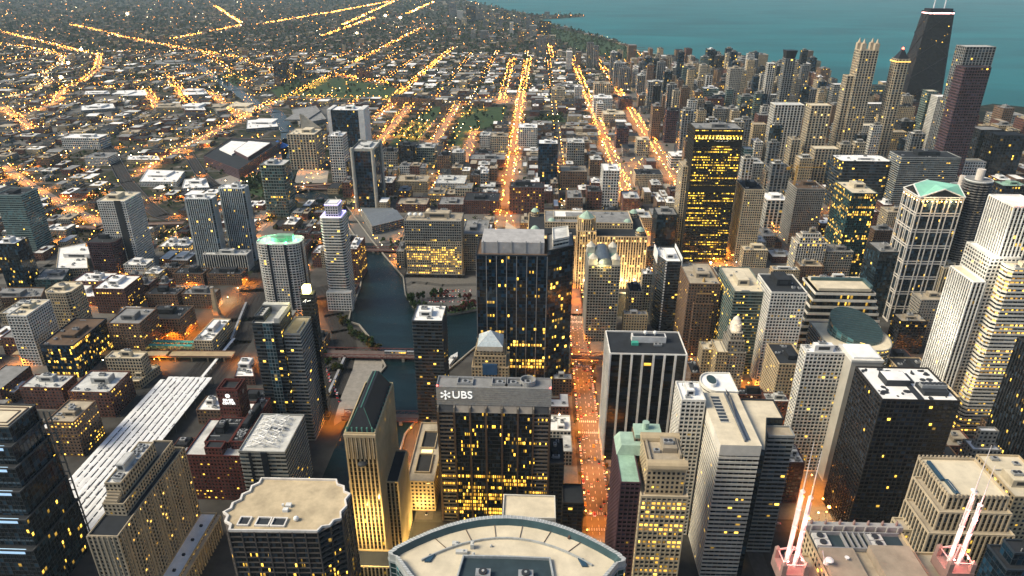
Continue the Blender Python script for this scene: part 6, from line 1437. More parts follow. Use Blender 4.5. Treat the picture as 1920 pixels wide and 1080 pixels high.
# ---------------------------------------------------------------- halls, viaducts, bridges and other one-off structures
def hall():
    h = 20; q = P_([(380,296),(446,322),(527,268),(432,262)], h); cx, cy2 = centroid(q)
    x0, x1 = min(p[0] for p in q), max(p[0] for p in q); y0, y1 = min(p[1] for p in q), max(p[1] for p in q)
    r = new_building('exhibition_hall', cx, cy2, 'maroon riverside casino hall with white flat roofs and a blue tent peak', 'building', None, q); W, D = (x1-x0), (y1-y0)
    L = [(x-cx, y-cy2) for x, y in q]
    mass(r, L, 0, h, 'PL', 'dark', False, 0, 0)
    b = MB(); b.prism([(x*.45+W*.18, y*.55+D*.02) for x, y in L], h, h+6); b.cur = 1; b.prism([(x*.42+W*.18, y*.52+D*.02) for x, y in L], h+6, h+6.5); b.build('roof_block', [plain('wall_PL', STY['PL'][0]), roofmat('white')], r)
    b = MB(); b.prism([(x*.4-W*.18, y*.45+D*.1) for x, y in L], h, h+3); b.build('roof_block', roofmat('white'), r)
    x, y = at(520, 272, 14); t = empty('event_tent', (x, y, 0)); tag(t, 'bright blue peaked tent at the north end of the casino hall', 'tent'); b = MB(); b.prism(ngon(0, 0, 26, 26, 8), 8, 22, poly2=ngon(0, 0, 2, 2, 8), bottom=True); b.build('tent_canopy', plain('tent_blue', (.02,.12,.42)), t)
    b = MB()
    for k in range(8): a = math.pi*k/4; b.tube((25*math.cos(a), 25*math.sin(a), 0), (25*math.cos(a), 25*math.sin(a), 8), .5, 5)
    b.tube((0, 0, 0), (0, 0, 24), .6, 6); b.build('tent_pole', metal_m(), t)
hall()
def big_hall(quad, h, style, rk, label, gable=0, name='warehouse'):
    q = P_(quad, h); cx, cy2 = centroid(q)
    if sum((q[i][0]*q[(i+1) % 4][1]-q[(i+1) % 4][0]*q[i][1]) for i in range(4)) < 0: q = q[::-1]
    r = new_building(name, cx, cy2, label, 'building', None, q); L = [(x-cx, y-cy2) for x, y in q]
    mass(r, L, 0, h, style, rk, False, .05, 0)
    if gable:
        b = MB(); A, B_, C_, D_ = [(*p, h+.3) for p in offs(L, -1)]; m1 = tuple((Vector(A)+Vector(D_))/2+Vector((0, 0, gable))); m2 = tuple((Vector(B_)+Vector(C_))/2+Vector((0, 0, gable)))
        b.face([A, B_, m2, m1]); b.face([m1, m2, C_, D_]); b.face([A, m1, D_]); b.face([B_, C_, m2]); b.build('gable_roof', plain('seam_roof', (.16,.18,.20), .5, nscale=.3), r)
    else: roof_kit(r, L, h+.05, BIDX, rk, 2)
    addgrid((min(p[0] for p in q)-3, max(p[0] for p in q)+3, min(p[1] for p in q)-3, max(p[1] for p in q)+3))
big_hall([(697,427),(757,412),(735,392),(675,392)], 14, 'GG', 'grey', 'slate-roofed riverside club hall at the foot of the east bank glass tower', 6)
for i, (qd, h, st, rk, lb) in enumerate((
 ([(260,345),(330,345),(345,325),(275,322)], 10, 'WG', 'white', 'white-roofed warehouse inside the bend of the curved rail viaduct'),
 ([(340,357),(392,355),(385,338),(345,340)], 8, 'WG', 'white', 'small white-roofed depot just left of the twin pale towers'),
 ([(236,304),(300,304),(295,296),(238,296)], 9, 'TN', 'white', 'long thin white-roofed shed beside the diagonal avenue'),
 ([(150,212),(215,207),(210,198),(150,203)], 9, 'GG', 'white', 'white-roofed plant by the river pond at far left'),
 ([(225,184),(275,183),(270,172),(215,174)], 9, 'GG', 'white', 'white-roofed factory north of the river pond'),
 ([(290,206),(340,205),(335,197),(290,198)], 10, 'TN', 'tan', 'tan-roofed factory between two short lit streets'),
 ([(345,210),(385,210),(378,198),(338,199)], 10, 'BK', 'white', 'brick factory with a white roof right of the tan-roofed factory'),
 ([(342,182),(388,180),(382,170),(338,172)], 9, 'GG', 'white', 'white-roofed shed north of the brick factory'),
 ([(405,212),(430,208),(425,196),(395,198)], 9, 'GG', 'tan', 'tan-roofed shed at the lit diagonal junction'),
 ([(425,202),(470,214),(478,204),(440,193)], 10, 'BG', 'cream', 'cream-roofed depot on the river bank beside the diagonal avenue'),
 ([(280,124),(345,124),(340,116),(290,116)], 9, 'GG', 'grey', 'grey-roofed plant inside the river loop'),
 ([(460,245),(520,240),(515,225),(462,228)], 9, 'GG', 'white', 'grey shed with white roof upstream of the casino hall'),
 ([(560,235),(610,225),(590,200),(545,208)], 10, 'GG', 'grey', 'grey industrial shed left of the framed headquarters slab'),
 ([(155,182),(205,180),(200,174),(158,175)], 8, 'GG', 'white', 'thin white shed by the far left expressway ramp'),
 ([(105,510),(165,508),(160,460),(110,470)], 12, 'BG', 'white', 'cream block with white roof sections left of the plum tower'),
 ([(65,530),(118,530),(132,508),(85,508)], 14, 'TG', 'grey', 'cluster of grey green rooftops below the plum tower'),
 ([(110,562),(180,562),(195,540),(130,540)], 13, 'BK', 'white', 'white-roofed brick shed left of the long brick lofts'),
 ([(0,565),(78,562),(85,545),(0,545)], 14, 'BR', 'grey', 'long grey-roofed block at left edge above the white grid tower'),
 ([(215,600),(262,600),(268,580),(228,580)], 12, 'BR', 'pale', 'pale-roofed brick block between the lofts and the balconied block'),
 ([(235,722),(262,720),(300,690),(275,688)], 9, 'TN', 'cream', 'small cream shed right of the cream windowless block'),
 ([(455,795),(480,795),(490,760),(468,760)], 12, 'BK', 'white', 'small brick shed with a white roof behind the maroon clock tower'),
 ([(440,710),(478,710),(470,672),(452,672)], 10, 'BK', 'white', 'white-roofed shed between tracks and the banded riverside skyscraper'),
 ([(760,640),(775,640),(775,620),(762,620)], 4, 'GG', 'grey', 'low quayside pump house beside the slim black tower'))):
    if i == 22: continue
    big_hall(qd, h, st, rk, lb)
def chimney():
    x, y = at(407, 592); h = 38; r = new_building('chimney', x, y, 'tall beige tapering chimney standing by the tracks', 'chimney', None, rect(x-3, x+3, y-3, y+3))
    b = MB(); b.prism(rect(-3.4, 3.4, -3.4, 3.4), 0, 6); b.prism(rect(-2.8, 2.8, -2.8, 2.8), 6, h, poly2=rect(-1.8, 1.8, -1.8, 1.8)); b.build('shaft', plain('chimney_stone', (.50,.38,.23)), r)
    b = MB(); b.prism(rect(-2.1, 2.1, -2.1, 2.1), h, h+1.4); b.build('cap', plain('cap_grey', (.3,.28,.25)), r)
chimney()
def viaduct(line, w, h, name, label, col, cat='viaduct', rail=True, sp=18, lights=False):
    cx, cy2 = centroid(line); r = empty(name, (cx, cy2, 0)); tag(r, label, cat); L = [(a-cx, c-cy2) for a, c in line]
    m = plain(name+'_deck', col); b = MB()
    for q in strip(L, w): b.prism(q, h-1.2, h, bottom=True)
    b.build('deck', m, r); b = MB(); c = MB()
    for i in range(len(L)-1):
        a, e = Vector(L[i]), Vector(L[i+1]); d = (e-a).length; n = max(1, int(d/sp)); u = (e-a).normalized(); nn = Vector((u.y, -u.x))
        for k in range(n):
            p = a+(e-a)*((k+.5)/n)
            for s in (-.38, .38): q = p+nn*w*s; b.prism(ngon(q.x, q.y, .9, .9, 6), 0, h-1.2)
        for s in (-.5, .5):
            for q in strip([tuple(a+nn*w*s), tuple(e+nn*w*s)], .5): c.prism(q, h, h+1.1)
    b.build('column', m, r); c.build('railing', plain('rail_rust', (.12,.06,.045)), r)
    return r
viaduct([at(545,358), at(640,352), at(760,352), at(945,350)], 14, 7, 'rail_viaduct', 'long east-west rail viaduct crossing the river north of the slim white tower', (.16,.11,.085))
viaduct([at(345,420), at(440,428), at(480,430)], 12, 7, 'rail_viaduct', 'pale rail viaduct running to the feet of the twin towers', (.26,.22,.18))
viaduct([at(0,432), at(185,438), at(250,432), at(345,428)], 16, 7, 'rail_viaduct', 'straight rail viaduct behind the plum and black-striped towers', (.16,.13,.11))
viaduct([(-600, 668), (-420, 672), (-345, 674)], 13, 7, 'street_bridge', 'beige street bridge over the rail tracks beside the banded skyscraper', (.40,.30,.18), 'bridge')
def truss_bridge(x0, x1, y, label, w=12, col=(.16,.05,.04), h=5.0, ang=0):
    r = empty('river_bridge', ((x0+x1)/2, y, 0), ang); tag(r, label, 'bridge'); L = (x1-x0)/2; m = plain('bridge_red_steel', col, .6)
    b = MB(); b.box(-L, L, -w/2, w/2, h-.9, h, True); b.build('deck', plain('bridge_deck', (.12,.09,.08)), r)
    b = MB(); n = int(2*L/7)
    for s in (-1, 1):
        Y = s*w/2
        b.box(-L, L, Y-.3, Y+.3, h+3.4, h+4.0, True); b.box(-L, L, Y-.3, Y+.3, h-1.0, h-.2, True)
        for k in range(n): xa, xb = -L+2*L*k/n, -L+2*L*(k+1)/n; b.tube((xa, Y, h-.5), (xb, Y, h+3.6) if k % 2 else (xb, Y, h+3.6), .25, 4); b.tube((xa, Y, h-.5), (xa, Y, h+3.6), .25, 4)
    b.build('truss', m, r)
    b = MB(); 
    for x in (-L*.55, L*.55): b.box(x-1.5, x+1.5, -w/2-1, w/2+1, 0, h-.9)
    b.build('pier', plain('quay_concrete', (.28,.26,.22)), r); return r
truss_bridge(-252, -118, 684, 'dark red double-deck truss bridge over the river south of the fork', 15)
truss_bridge(-188, -112, 562, 'orange-lit steel bridge behind the floodlit steep-roofed tower', 12)
truss_bridge(-190, -112, 436, 'street bridge over the river hidden beside the strut-roofed block', 12)
x_, y_ = at(725, 474); truss_bridge(x_-36, x_+34, y_, 'pinkish street bridge over the north branch left of the wide beige office', 10, (.35,.16,.13), 4)
truss_bridge(20, 95, 684, 'dark elevated railway crossing over the orange street', 7, (.03,.02,.02), 7) 
x_, y_ = at(600, 362); truss_bridge(x_-45, x_+45, y_+8, 'low rail bridge over the narrowing river upstream', 10, (.05,.05,.05), 5)
for xb in (57, 181, 299):
    truss_bridge(-38, 38, 0, {57:'street bridge joining the orange street to the limestone mart', 181:'second street bridge east of the limestone mart corner', 299:'third street bridge east of the mart near the green zigzag office'}[xb], 16, (.18,.06,.05), 4).location = (xb, 838, 0)
    COL.objects[-1]
for o in list(COL.objects):
    if o.name.startswith('river_bridge') and abs(o.location.y-838) < 1: o.rotation_euler.z = math.pi/2
def station():
    r = empty('elevated_station', (-690, 668, 0)); tag(r, 'elevated station with a long teal lit canopy left of the beige bridge', 'station')
    x0, y0 = at(223, 648, 8); x1, y1 = at(363, 654, 8); r.location = ((x0+x1)/2, (y0+y1)/2, 0); L = (x1-x0)/2
    b = MB(); b.box(-L, L, -5, 5, 5.5, 6.5, True); b.build('platform', plain('bridge_deck', (.12,.09,.08)), r)
    b = MB(); b.box(-L, L, -6.5, -2.2, 11, 11.5, True); b.box(-L, L, 2.2, 6.5, 11, 11.5, True); b.build('canopy', plain('canopy_teal', (.05,.36,.34)), r)
    b = MB()
    for k in range(18): x = -L+2*L*(k+.5)/18; b.box(x-1.3, x+1.3, -5, -4.4, 10.4, 10.7, True); b.box(x-1.3, x+1.3, 4.4, 5, 10.4, 10.7, True)
    b.build('platform_light', glow('station_tube', (.85,.9,.25), 12), r)
    b = MB()
    for k in range(14):
        for s in (-4, 4): x = -L+2*L*(k+.5)/14; b.box(x-.4, x+.4, s-.4, s+.4, 0, 11)
    b.build('column', metal_m(), r)
station()
# ---------------------------------------------------------------- slender towers packed between the lake and the lit avenues
RG = random.Random(404); ng = 0
for _ in range(2600):
    if ng >= 110: break
    y = RG.uniform(1050, 3100); x = RG.uniform(330, 420+y*.30); s = RG.uniform(17, 30)
    if not free(x-s/2-3, x+s/2+3, y-s/2-3, y+s/2+3) or not vis_(x, y): continue
    h = RG.uniform(60, 140)*(1 if y > 1500 else .6)
    top = proj(x, y, h)
    if top[1] < 84 + abs(top[0]-1300)*.02 or (1560 < top[0] < 1925 and top[1] < 215): continue
    sty = RG.choice(('GP', 'GP', 'BP', 'WP', 'BG', 'WG', 'WP', 'BR', 'DP', 'GN', 'TN', 'BL', 'GL')); rk = RG.choice(('grey', 'pale', 'white', 'dark', 'tan'))
    r = new_building('residential_tower', x, y, None, 'tower', 'slender towers towards the lake', rect(x-s/2, x+s/2, y-s/2, y+s/2), (LOOK[sty] + ' slender tower', rk)); d = s*RG.uniform(.7, 1)
    mass(r, rect(-s/2, s/2, -d/2, d/2), 0, h, sty, rk, False, RG.choice((.03, .08, .14)), 0, ng)
    mass(r, rect(-s*.25, s*.25, -d*.25, d*.25), h, h+5, 'GG', rk, False, 0, 0, part='plant_room')
    addgrid((x-s/2-3, x+s/2+3, y-s/2-3, y+s/2+3)); ng += 1
# ---------------------------------------------------------------- low buildings block by block
R = random.Random(11)
def vis(x, y, z=0, m=60):
    a, c = proj(x, y, z); return -m < a < 1920+m and -m < c < 1080+m+40
ZW = {'BK': .30, 'BR': .28, 'TN': .14, 'ST': .10, 'BG': .06, 'GG': .08, 'WG': .04}
def pick(d): 
    t = R.random()*sum(d.values())
    for k, v in d.items():
        t -= v
        if t <= 0: return k
    return k
RW = {'white': .26, 'grey': .24, 'dark': .24, 'pale': .16, 'tan': .10}
lots = []
xs = [x for x in NSX]; ys = sorted(set([345, 432, 560, 684, 792, 860] + EWY))
for i in range(len(xs)-1):
    for j in range(len(ys)-1):
        bx0, bx1, by0, by1 = xs[i]+11, xs[i+1]-11, ys[j]+10, ys[j+1]-10
        if ys[j] < 900 and xs[i] > -520: continue
        if bx1-bx0 < 20 or not (vis((bx0+bx1)/2, (by0+by1)/2, 0, 150)): continue
        D = by0
        mid = (by0+by1)/2
        for (ya, yb) in ((by0, mid-2), (mid+2, by1)):
            x = bx0
            while x < bx1-9:
                w_ = R.uniform(13, 34) if D < 1500 else R.uniform(12, 46)
                w_ = min(w_, bx1-x)
                if w_ < 9: break
                gap = 0 if R.random() < .6 else R.uniform(1, 7)
                X0, X1 = x, x+w_-gap; x += w_
                if R.random() < (.10 if X0 > -345 else (.20 if D < 1300 else .32)): continue
                d1 = R.uniform(.7, 1.0)*(yb-ya); Y0, Y1 = (ya, ya+d1) if R.random() < .5 else (yb-d1, yb)
                if X1-X0 < 8 or not free(X0, X1, Y0, Y1): continue
                if X0 > 380 and mid > 1700: h = R.choice((14, 18, 25, 40, 60, 85)) if mid > 1400 else R.uniform(12, 40)
                elif X0 > -345: h = R.uniform(9, 30) if mid < 1500 else R.uniform(8, 22)
                elif mid < 900: h = R.uniform(8, 24)
                else: h = R.uniform(5, 13)
                if mid > 2300: h = R.uniform(6, 12) if X0 < 350 else h
                lots.append((X0, X1, Y0, Y1, h))
# fill the loop between towers
for x in [64, 92, 120, 148, 188, 216, 310, 338, 366, 394, 430, 460, 490, 520, 550, 580, 610]:
    for y in [440, 468, 500, 530, 568, 600, 632, 660, 694, 722, 750]:
        X0, X1, Y0, Y1 = x, x+25, y, y+26
        if free(X0, X1, Y0, Y1) and R.random() < .92: lots.append((X0, X1, Y0, Y1, R.uniform(14, 46) if x > 150 else R.uniform(6, 22)))
for x in [-40, -12, 14]:
    for y in [440, 470, 500, 530, 568, 600, 632, 664, 700, 730]:
        if free(x, x+24, y, y+25) and R.random() < .75: lots.append((x, x+24, y, y+25, R.uniform(8, 20)))
for (xa, xb, step) in ((-330, -210, 30), (-560, -440, 30)):
    for x in range(xa, xb, step):
        for y in range(400, 900, 30):
            if free(x, x+24, y, y+24) and R.random() < .6: lots.append((x, x+24, y, y+24, R.uniform(6, 16)))
def score(l):
    d = math.hypot((l[0]+l[1])/2, (l[2]+l[3])/2); return -((l[1]-l[0])*(l[4]+12))/d**2 if vis((l[0]+l[1])/2, l[2], l[4]*.5, 0) else 0
lots.sort(key=score)
NB_IND = 265
stuffb = {}
CN = {'BK': 'red brick', 'BR': 'brown brick', 'TN': 'tan', 'ST': 'grey stone', 'BG': 'beige', 'GG': 'grey', 'WG': 'white'}
for idx, (X0, X1, Y0, Y1, h) in enumerate(lots):
    sty = pick(ZW); rk = pick(RW if Y0 < 1500 else {'dark': .42, 'grey': .26, 'tan': .14, 'white': .10, 'pale': .08}); wall, glass, pier, band, bay, fh, l0, mode = STY[sty]; lit = R.choice((.02, .06, .12, .35))
    cx, cy2 = (X0+X1)/2, (Y0+Y1)/2; W, D = X1-X0, Y1-Y0
    if idx < NB_IND:
        r = new_building('low_rise_building', cx, cy2, None, 'low building', 'low buildings filling the blocks', None, (CN[sty] + ' low-rise', rk))
        P = rect(-W/2, W/2, -D/2, D/2)
        if R.random() < .25 and W > 16: P = [(-W/2,-D/2),(W/2,-D/2),(W/2,D/2),(W*.1,D/2),(W*.1,D*.1),(-W/2,D*.1)]
        mass(r, P, 0, h, sty, rk, False, lit, 1 if len(P) == 4 else 0, idx, parapet=R.uniform(.6, 1.6))
        if len(P) != 4: hvac(r, W*.28, -D*.2, h, 4, 3, 1.6); hvac(r, -W*.2, -D*.25, h, 3, 2.5, 1.4)
    else:
        key = sty if sty in ('BK', 'BR', 'TN', 'GG') else ('TN' if sty in ('BG', 'WG') else 'GG')
        b = stuffb.setdefault((key, rk), MB()); b.cur = 0
        P = rect(X0, X1, Y0, Y1); b.prism(P, 0, h+.8, cap=False, bay=bay, fh=fh); b.cur = 1; b.face([(*p, h) for p in P])
        if h < 11 and Y0 > 1500 and R.random() < .4:
            b.cur = 1; b.face([(X0, Y0, h+.8), (X1, Y0, h+.8), (X1, (Y0+Y1)/2, h+4), (X0, (Y0+Y1)/2, h+4)]); b.face([(X0, (Y0+Y1)/2, h+4), (X1, (Y0+Y1)/2, h+4), (X1, Y1, h+.8), (X0, Y1, h+.8)])
        elif R.random() < .6:
            q = R.uniform(.1, .3); b.cur = 0; b.box(cx-W*q, cx+W*q*.3, cy2-D*.15, cy2+D*.2, h, h+3); b.cur = 1; b.box(cx-W*q*.9, cx+W*q*.2, cy2-D*.13, cy2+D*.18, h+2.9, h+3.2)
# far residential carpet
def far_pts(n, y0, y1, rr):
    out = []
    while len(out) < n:
        px = rr.uniform(-30, 1400); py = rr.uniform(-2, 175); x, y = at(px, py)
        if not (y0 < y < y1): continue
        if any(inside((x, y), e) for e in (LAKE, RIVER)) or any(inside((x, y), e) for e in PARKS): continue
        if near_line((x, y), NB, 40) or any(near_line((x, y), l, 16) for l in FARROADS[:6]): continue
        out.append((x, y))
    return out
R2 = random.Random(5)
for (x, y) in far_pts(5200, 2200, 12000, R2):
    if -3700 < x < 1300 and y < 3940 and R2.random() < .6: continue
    s = 1+max(0, (y-3500)/5000); key = R2.choice(('BK', 'BR', 'BR', 'TN', 'GG')); rk = R2.choice(('dark', 'dark', 'brown', 'grey', 'brown', 'dark', 'tan'))
    b = stuffb.setdefault((key, rk), MB()); W, D, h = R2.uniform(9, 26)*s, R2.uniform(12, 30)*s, R2.uniform(6, 12)*(1 if R2.random() < .97 else 3)
    b.cur = 0; b.prism(rect(x-W/2, x+W/2, y-D/2, y+D/2), 0, h, cap=False, bay=3.4, fh=3.6); b.cur = 1; b.face([(x-W/2, y-D/2, h), (x+W/2, y-D/2, h), (x+W/2, y+D/2, h+R2.choice((0, 3))), (x-W/2, y+D/2, h)])
allb = MB(); mats = []
for (key, rk), b in stuffb.items():
    wall, glass, pier, band, bay, fh, l0, mode = STY[key]; i = len(mats)
    mats += [facade('stuff_'+key, wall, glass, pier, band, .10), roofmat(rk)]
    o = len(allb.v); allb.v += b.v; allb.f += [tuple(k+o for k in f) for f in b.f]; allb.uv += b.uv; allb.mi += [m+i for m in b.mi]
tag(allb.build('distant_buildings', mats), 'carpet of low houses and small blocks spreading to the horizon', 'houses', None, 'stuff')

# ---------------------------------------------------------------- pavements under the blocks
b = MB()
for i in range(len(xs)-1):
    for j in range(len(ys)-1):
        if ys[j] < 900 and xs[i] > -520: continue
        if ys[j] > 2600: continue
        x0, x1, y0, y1 = xs[i]+7, xs[i+1]-7, ys[j]+6.5, ys[j+1]-6.5
        if x1-x0 < 8 or not vis((x0+x1)/2, (y0+y1)/2, 0, 200): continue
        if any(inside(p, e) for e in [RIVER, LAKE, HALL, PLAZA]+LOTS+PARKS for p in ((x0, y0), (x1, y0), (x1, y1), (x0, y1), ((x0+x1)/2, (y0+y1)/2))): continue
        if any(near_line(((x0+x1)/2, (y0+y1)/2), l, d+55) for l, d in EXLINES[:25]): continue
        b.prism(rect(x0, x1, y0, y1), 0, .13)
for (x0, x1) in ((-100, -94), (-60, 43), (70, 169), (184, 228), (246, 293), (307, 413)):
    for (y0, y1) in ((440, 553), (567, 677), (691, 785)):
        if x0 > -95: b.prism(rect(x0, x1, y0, y1), 0, .13)
tag(b.build('pavement', pave), kind='structure')

# ---------------------------------------------------------------- trees
leafm = []
for nme, c in (('leaf_dark', (.018,.034,.012)), ('leaf_green', (.035,.062,.016)), ('leaf_olive', (.060,.062,.018)), ('leaf_red', (.10,.025,.022)), ('leaf_gold', (.12,.075,.015))): leafm.append(plain(nme, c, .9, nscale=.4, namt=.6, spec=.1))
bark = plain('bark', (.05,.035,.025))
def crown(rr, n, rad, hgt, s, b, cx=0, cy2=0, z0=0):
    cl = [(rr.gauss(0, .42), rr.gauss(0, .42), rr.uniform(.15, 1), rr.uniform(.3, .55)) for _ in range(5)]
    for k in range(n):
        c = cl[rr.randrange(5)]; d = Vector((rr.gauss(0, 1), rr.gauss(0, 1), rr.gauss(0, 1))).normalized()*c[3]*rr.uniform(.6, 1)
        p = Vector((cx+(c[0]+d.x)*rad, cy2+(c[1]+d.y)*rad, z0+(c[2]+d.z*.6)*hgt)); n_ = Vector((rr.gauss(0, 1), rr.gauss(0, 1), rr.gauss(.5, 1))).normalized(); a = n_.orthogonal().normalized()*s*rr.uniform(.6, 1.3); e = n_.cross(a)*rr.uniform(.6, 1.2)
        b.face([tuple(p-a-e), tuple(p+a-e*.6), tuple(p+a*.7+e), tuple(p-a*.8+e*.9)])
protos = []
RT = random.Random(21)
for v in range(5):
    for c in range(3):
        pass
def make_tree(v):
    r = empty('tree', (0, 0, 0)); b = MB(); b.tube((0, 0, 0), (0, 0, 3.2), .28, 6, .2)
    for k in range(4): a = k*1.6; b.tube((0, 0, 2.8), (1.5*math.cos(a), 1.5*math.sin(a), 5), .14, 4, .05)
    b.build('trunk', bark, r); b = MB(); crown(RT, 170, 3.0, 5.2, .62, b, z0=2.4); b.build('crown', leafm[v], r); return r
pro = [make_tree(v) for v in range(5)]; used = [False]*5; treen = []
def place_tree(x, y, v, s=1.0, where=''):
    if used[v]:
        o = pro[v].copy(); COL.objects.link(o)
        for ch in pro[v].children: c = ch.copy(); COL.objects.link(c); c.parent = o
    else: o = pro[v]; used[v] = True
    o.location = (x, y, 0.1); o.rotation_euler.z = RT.uniform(0, 6.3); o.scale = (s, s, s*RT.uniform(.85, 1.15))
    cn = ('dark green', 'leafy green', 'olive green', 'reddish', 'golden')[v]; tag(o, '%s tree %s' % (cn, where), 'tree', 'trees ' + where)
bank = P_([(652,600),(672,625),(690,652),(712,668)])
treeline = [([(640,600),(655,622),(672,640),(690,650),(707,660)], (1, 2, 4), 'on the bank beside the curving tracks', 30, 7), ([(768,560),(778,580),(800,586),(812,592)], (1, 2, 1), 'at the west corner of the plaza bank', 24, 6), ([(830,592),(860,588),(890,580)], (1, 2, 3), 'along the plaza bank', 24, 5), ([(780,565),(830,560),(885,565)], (3, 3, 1), 'around the plaza car park', 16, 6), ([(600,655),(615,690),(640,700)], (1, 4, 2), 'next to the river truss bridge', 10, 6), ([(450,345),(490,350),(500,385)], (1, 0, 2), 'between the casino lot and the twin towers', 22, 12), ([(560,405),(600,420),(640,430)], (1, 0, 2), 'by the slim violet-crowned tower', 6, 6)]
for ln, vs, wh, n, sp in treeline:
    L = P_(ln)
    for k in range(n):
        i = RT.randrange(len(L)-1); p = Vector(L[i]).lerp(Vector(L[i+1]), RT.random()); place_tree(p.x+RT.uniform(-sp, sp)*.5, p.y+RT.uniform(-sp, sp)*.5, RT.choice(vs), RT.uniform(1.0, 1.7), wh)
for y in range(395, 790, 13):
    for x in (44.5, 69.5):
        if RT.random() < .3: place_tree(x, y, RT.choice((0, 2, 4)), RT.uniform(.5, .75), 'on the pavement of the orange street')
nt_ = 0
for pk in PARKS[:2]:
    x0, x1 = min(p[0] for p in pk), max(p[0] for p in pk); y0, y1 = min(p[1] for p in pk), max(p[1] for p in pk); n = 0
    while n < 34:
        x, y = RT.uniform(x0, x1), RT.uniform(y0, y1)
        if inside((x, y), pk) and free.__call__ and not near_line((x, y), FARROADS[14], 14): place_tree(x, y, RT.choice((0, 1, 0)), RT.uniform(1.2, 1.9), 'in the parkland between the lit streets'); n += 1
b = MB(); R3 = random.Random(9)
def fartree(x, y, s, n): 
    b.cur = R3.choice((0, 0, 0, 1, 1, 2)); crown(R3, n, 4.2*s, 6.5*s, 1.9*s, b, x, y, 1)
for (x, y) in far_pts(15000, 1500, 12000, R3):
    s = 1+max(0, (y-2500)/3000); fartree(x, y, s*R3.uniform(.8, 1.4), 9)
for pk in PARKS[2:]:
    x0, x1 = min(p[0] for p in pk), max(p[0] for p in pk); y0, y1 = min(p[1] for p in pk), max(p[1] for p in pk); n = 0
    N_ = 500 if pk is PARKS[4] else 40
    for _ in range(N_*6):
        x, y = R3.uniform(x0, x1), R3.uniform(y0, y1)
        if inside((x, y), pk) and not inside((x, y), LAKE): fartree(x, y, R3.uniform(1, 1.8), 10); n += 1
        if n >= N_: break
for k in range(3600):       # street trees in the nearer quarters
    px, py = R3.uniform(0, 1250), R3.uniform(110, 480); x, y = at(px, py)
    if y > 940 and free(x-4, x+4, y-4, y+4): fartree(x, y, R3.uniform(.6, 1.1), 14)
tag(b.build('distant_trees', leafm[:3]), 'dark tree cover running through the far streets and lakeside parks', 'trees', None, 'stuff')

# ---------------------------------------------------------------- street lamps
bulb = glow('sodium_bulb', (1,.34,.045), 16); bulbw = glow('white_bulb', (1,.80,.45), 26); post = plain('lamp_post', (.06,.06,.06), .5, .5)
def lamp_mesh(b, x, y, h=9, r=.55, w=0, arm=1.6):
    b.cur = 0; b.tube((x, y, 0), (x, y, h), .14, 4, .09); b.tube((x, y, h), (x+arm, y, h+.35), .08, 4)
    b.cur = 1+w; b.ball((x+arm, y, h+.1), r, 6, 4, .8)
def lamp_proto(w):
    r = empty('street_lamp', (0, 0, 0)); b = MB(); b.tube((0, 0, 0), (0, 0, 9), .16, 6, .09); b.tube((0, 0, 9), (1.6, 0, 9.4), .09, 5); b.build('lamp_pole', post, r)
    b = MB(); b.ball((1.6, 0, 9.1), .55, 8, 5, .8); b.build('lamp_head', (bulb, bulbw)[w], r); return r
LP = [lamp_proto(0), lamp_proto(1)]; lused = [0, 0]; lampn = 0
def place_lamp(x, y, rz, w, label, group):
    global lampn
    if lused[w]:
        o = LP[w].copy(); COL.objects.link(o)
        for ch in LP[w].children: c = ch.copy(); COL.objects.link(c); c.parent = o
    else: o = LP[w]; lused[w] = 1
    o.location = (x, y, .1); o.rotation_euler.z = rz; tag(o, label, 'street lamp', group); lampn += 1
def plight(x, y, z, e, col=(1,.27,.014), r=.5):
    l = bpy.data.lights.new('lamp_light', 'SPOT'); l.spot_size = math.radians(152); l.spot_blend = .6; l.energy = e; l.color = col; l.shadow_soft_size = r; o = bpy.data.objects.new('lamp_light', l); COL.objects.link(o); o.location = (x, y, z); return o
RL = random.Random(31); NL = 0
for q_ in P_([(800,950),(810,890),(820,820)]): plight(q_[0], q_[1], 11, 22000, (1,.55,.16)); NL += 1
y = 392
while y < 905:
    for s, rz in ((44.6, 0), (69.4, math.pi)): place_lamp(s, y+(6 if rz else 0), rz, 0, 'slim post lamp with an orange bulb along the orange street', 'lamps along the orange street')
    plight(57+RL.uniform(-6, 6), y+3, 10.5, 46000*RL.uniform(.3, 1.5)); NL += 1; y += 21
for name, line in ART.items():
    for i in range(len(line)-1):
        a, c = Vector(line[i]), Vector(line[i+1]); L = (c-a).length; n = max(1, int(L/46)); e = (c-a).normalized(); nn = Vector((e.y, -e.x))
        for k in range(n):
            p = a+(c-a)*((k+.5)/n)
            if p.y < 900 and name == 'franklin' or inside(p, RIVER): continue
            if vis(p.x, p.y, 0, 0): plight(p.x, p.y, 12, 190000 if p.y < 2400 else 300000, (1,.30,.03)); NL += 1
stuffl = MB()
def line_lamps(line, sp, off, r, w=.12, jit=3, z=9):
    n = 0
    for i in range(len(line)-1):
        a, c = Vector(line[i]), Vector(line[i+1]); L = (c-a).length; e = (c-a).normalized() if L > 0 else Vector((0, 1)); nn = Vector((e.y, -e.x)); t = 0
        while t < L:
            for s in (-1, 1):
                p = a+e*(t+RL.uniform(-jit, jit)*1.8)+nn*(off*s*RL.uniform(.45, 1.25))
                if RL.random() < .72 and vis(p.x, p.y, 0, 0) and not inside(p, RIVER) and not inside(p, LAKE): lamp_mesh(stuffl, p.x, p.y, z, r*RL.choice((.45, .6, .8, 1.1, 1.4)), 1 if RL.random() < w else 0); n += 1
            t += sp
line_lamps(PL_("648,398 668,420 700,460 752,520"), 16, 4, .5)
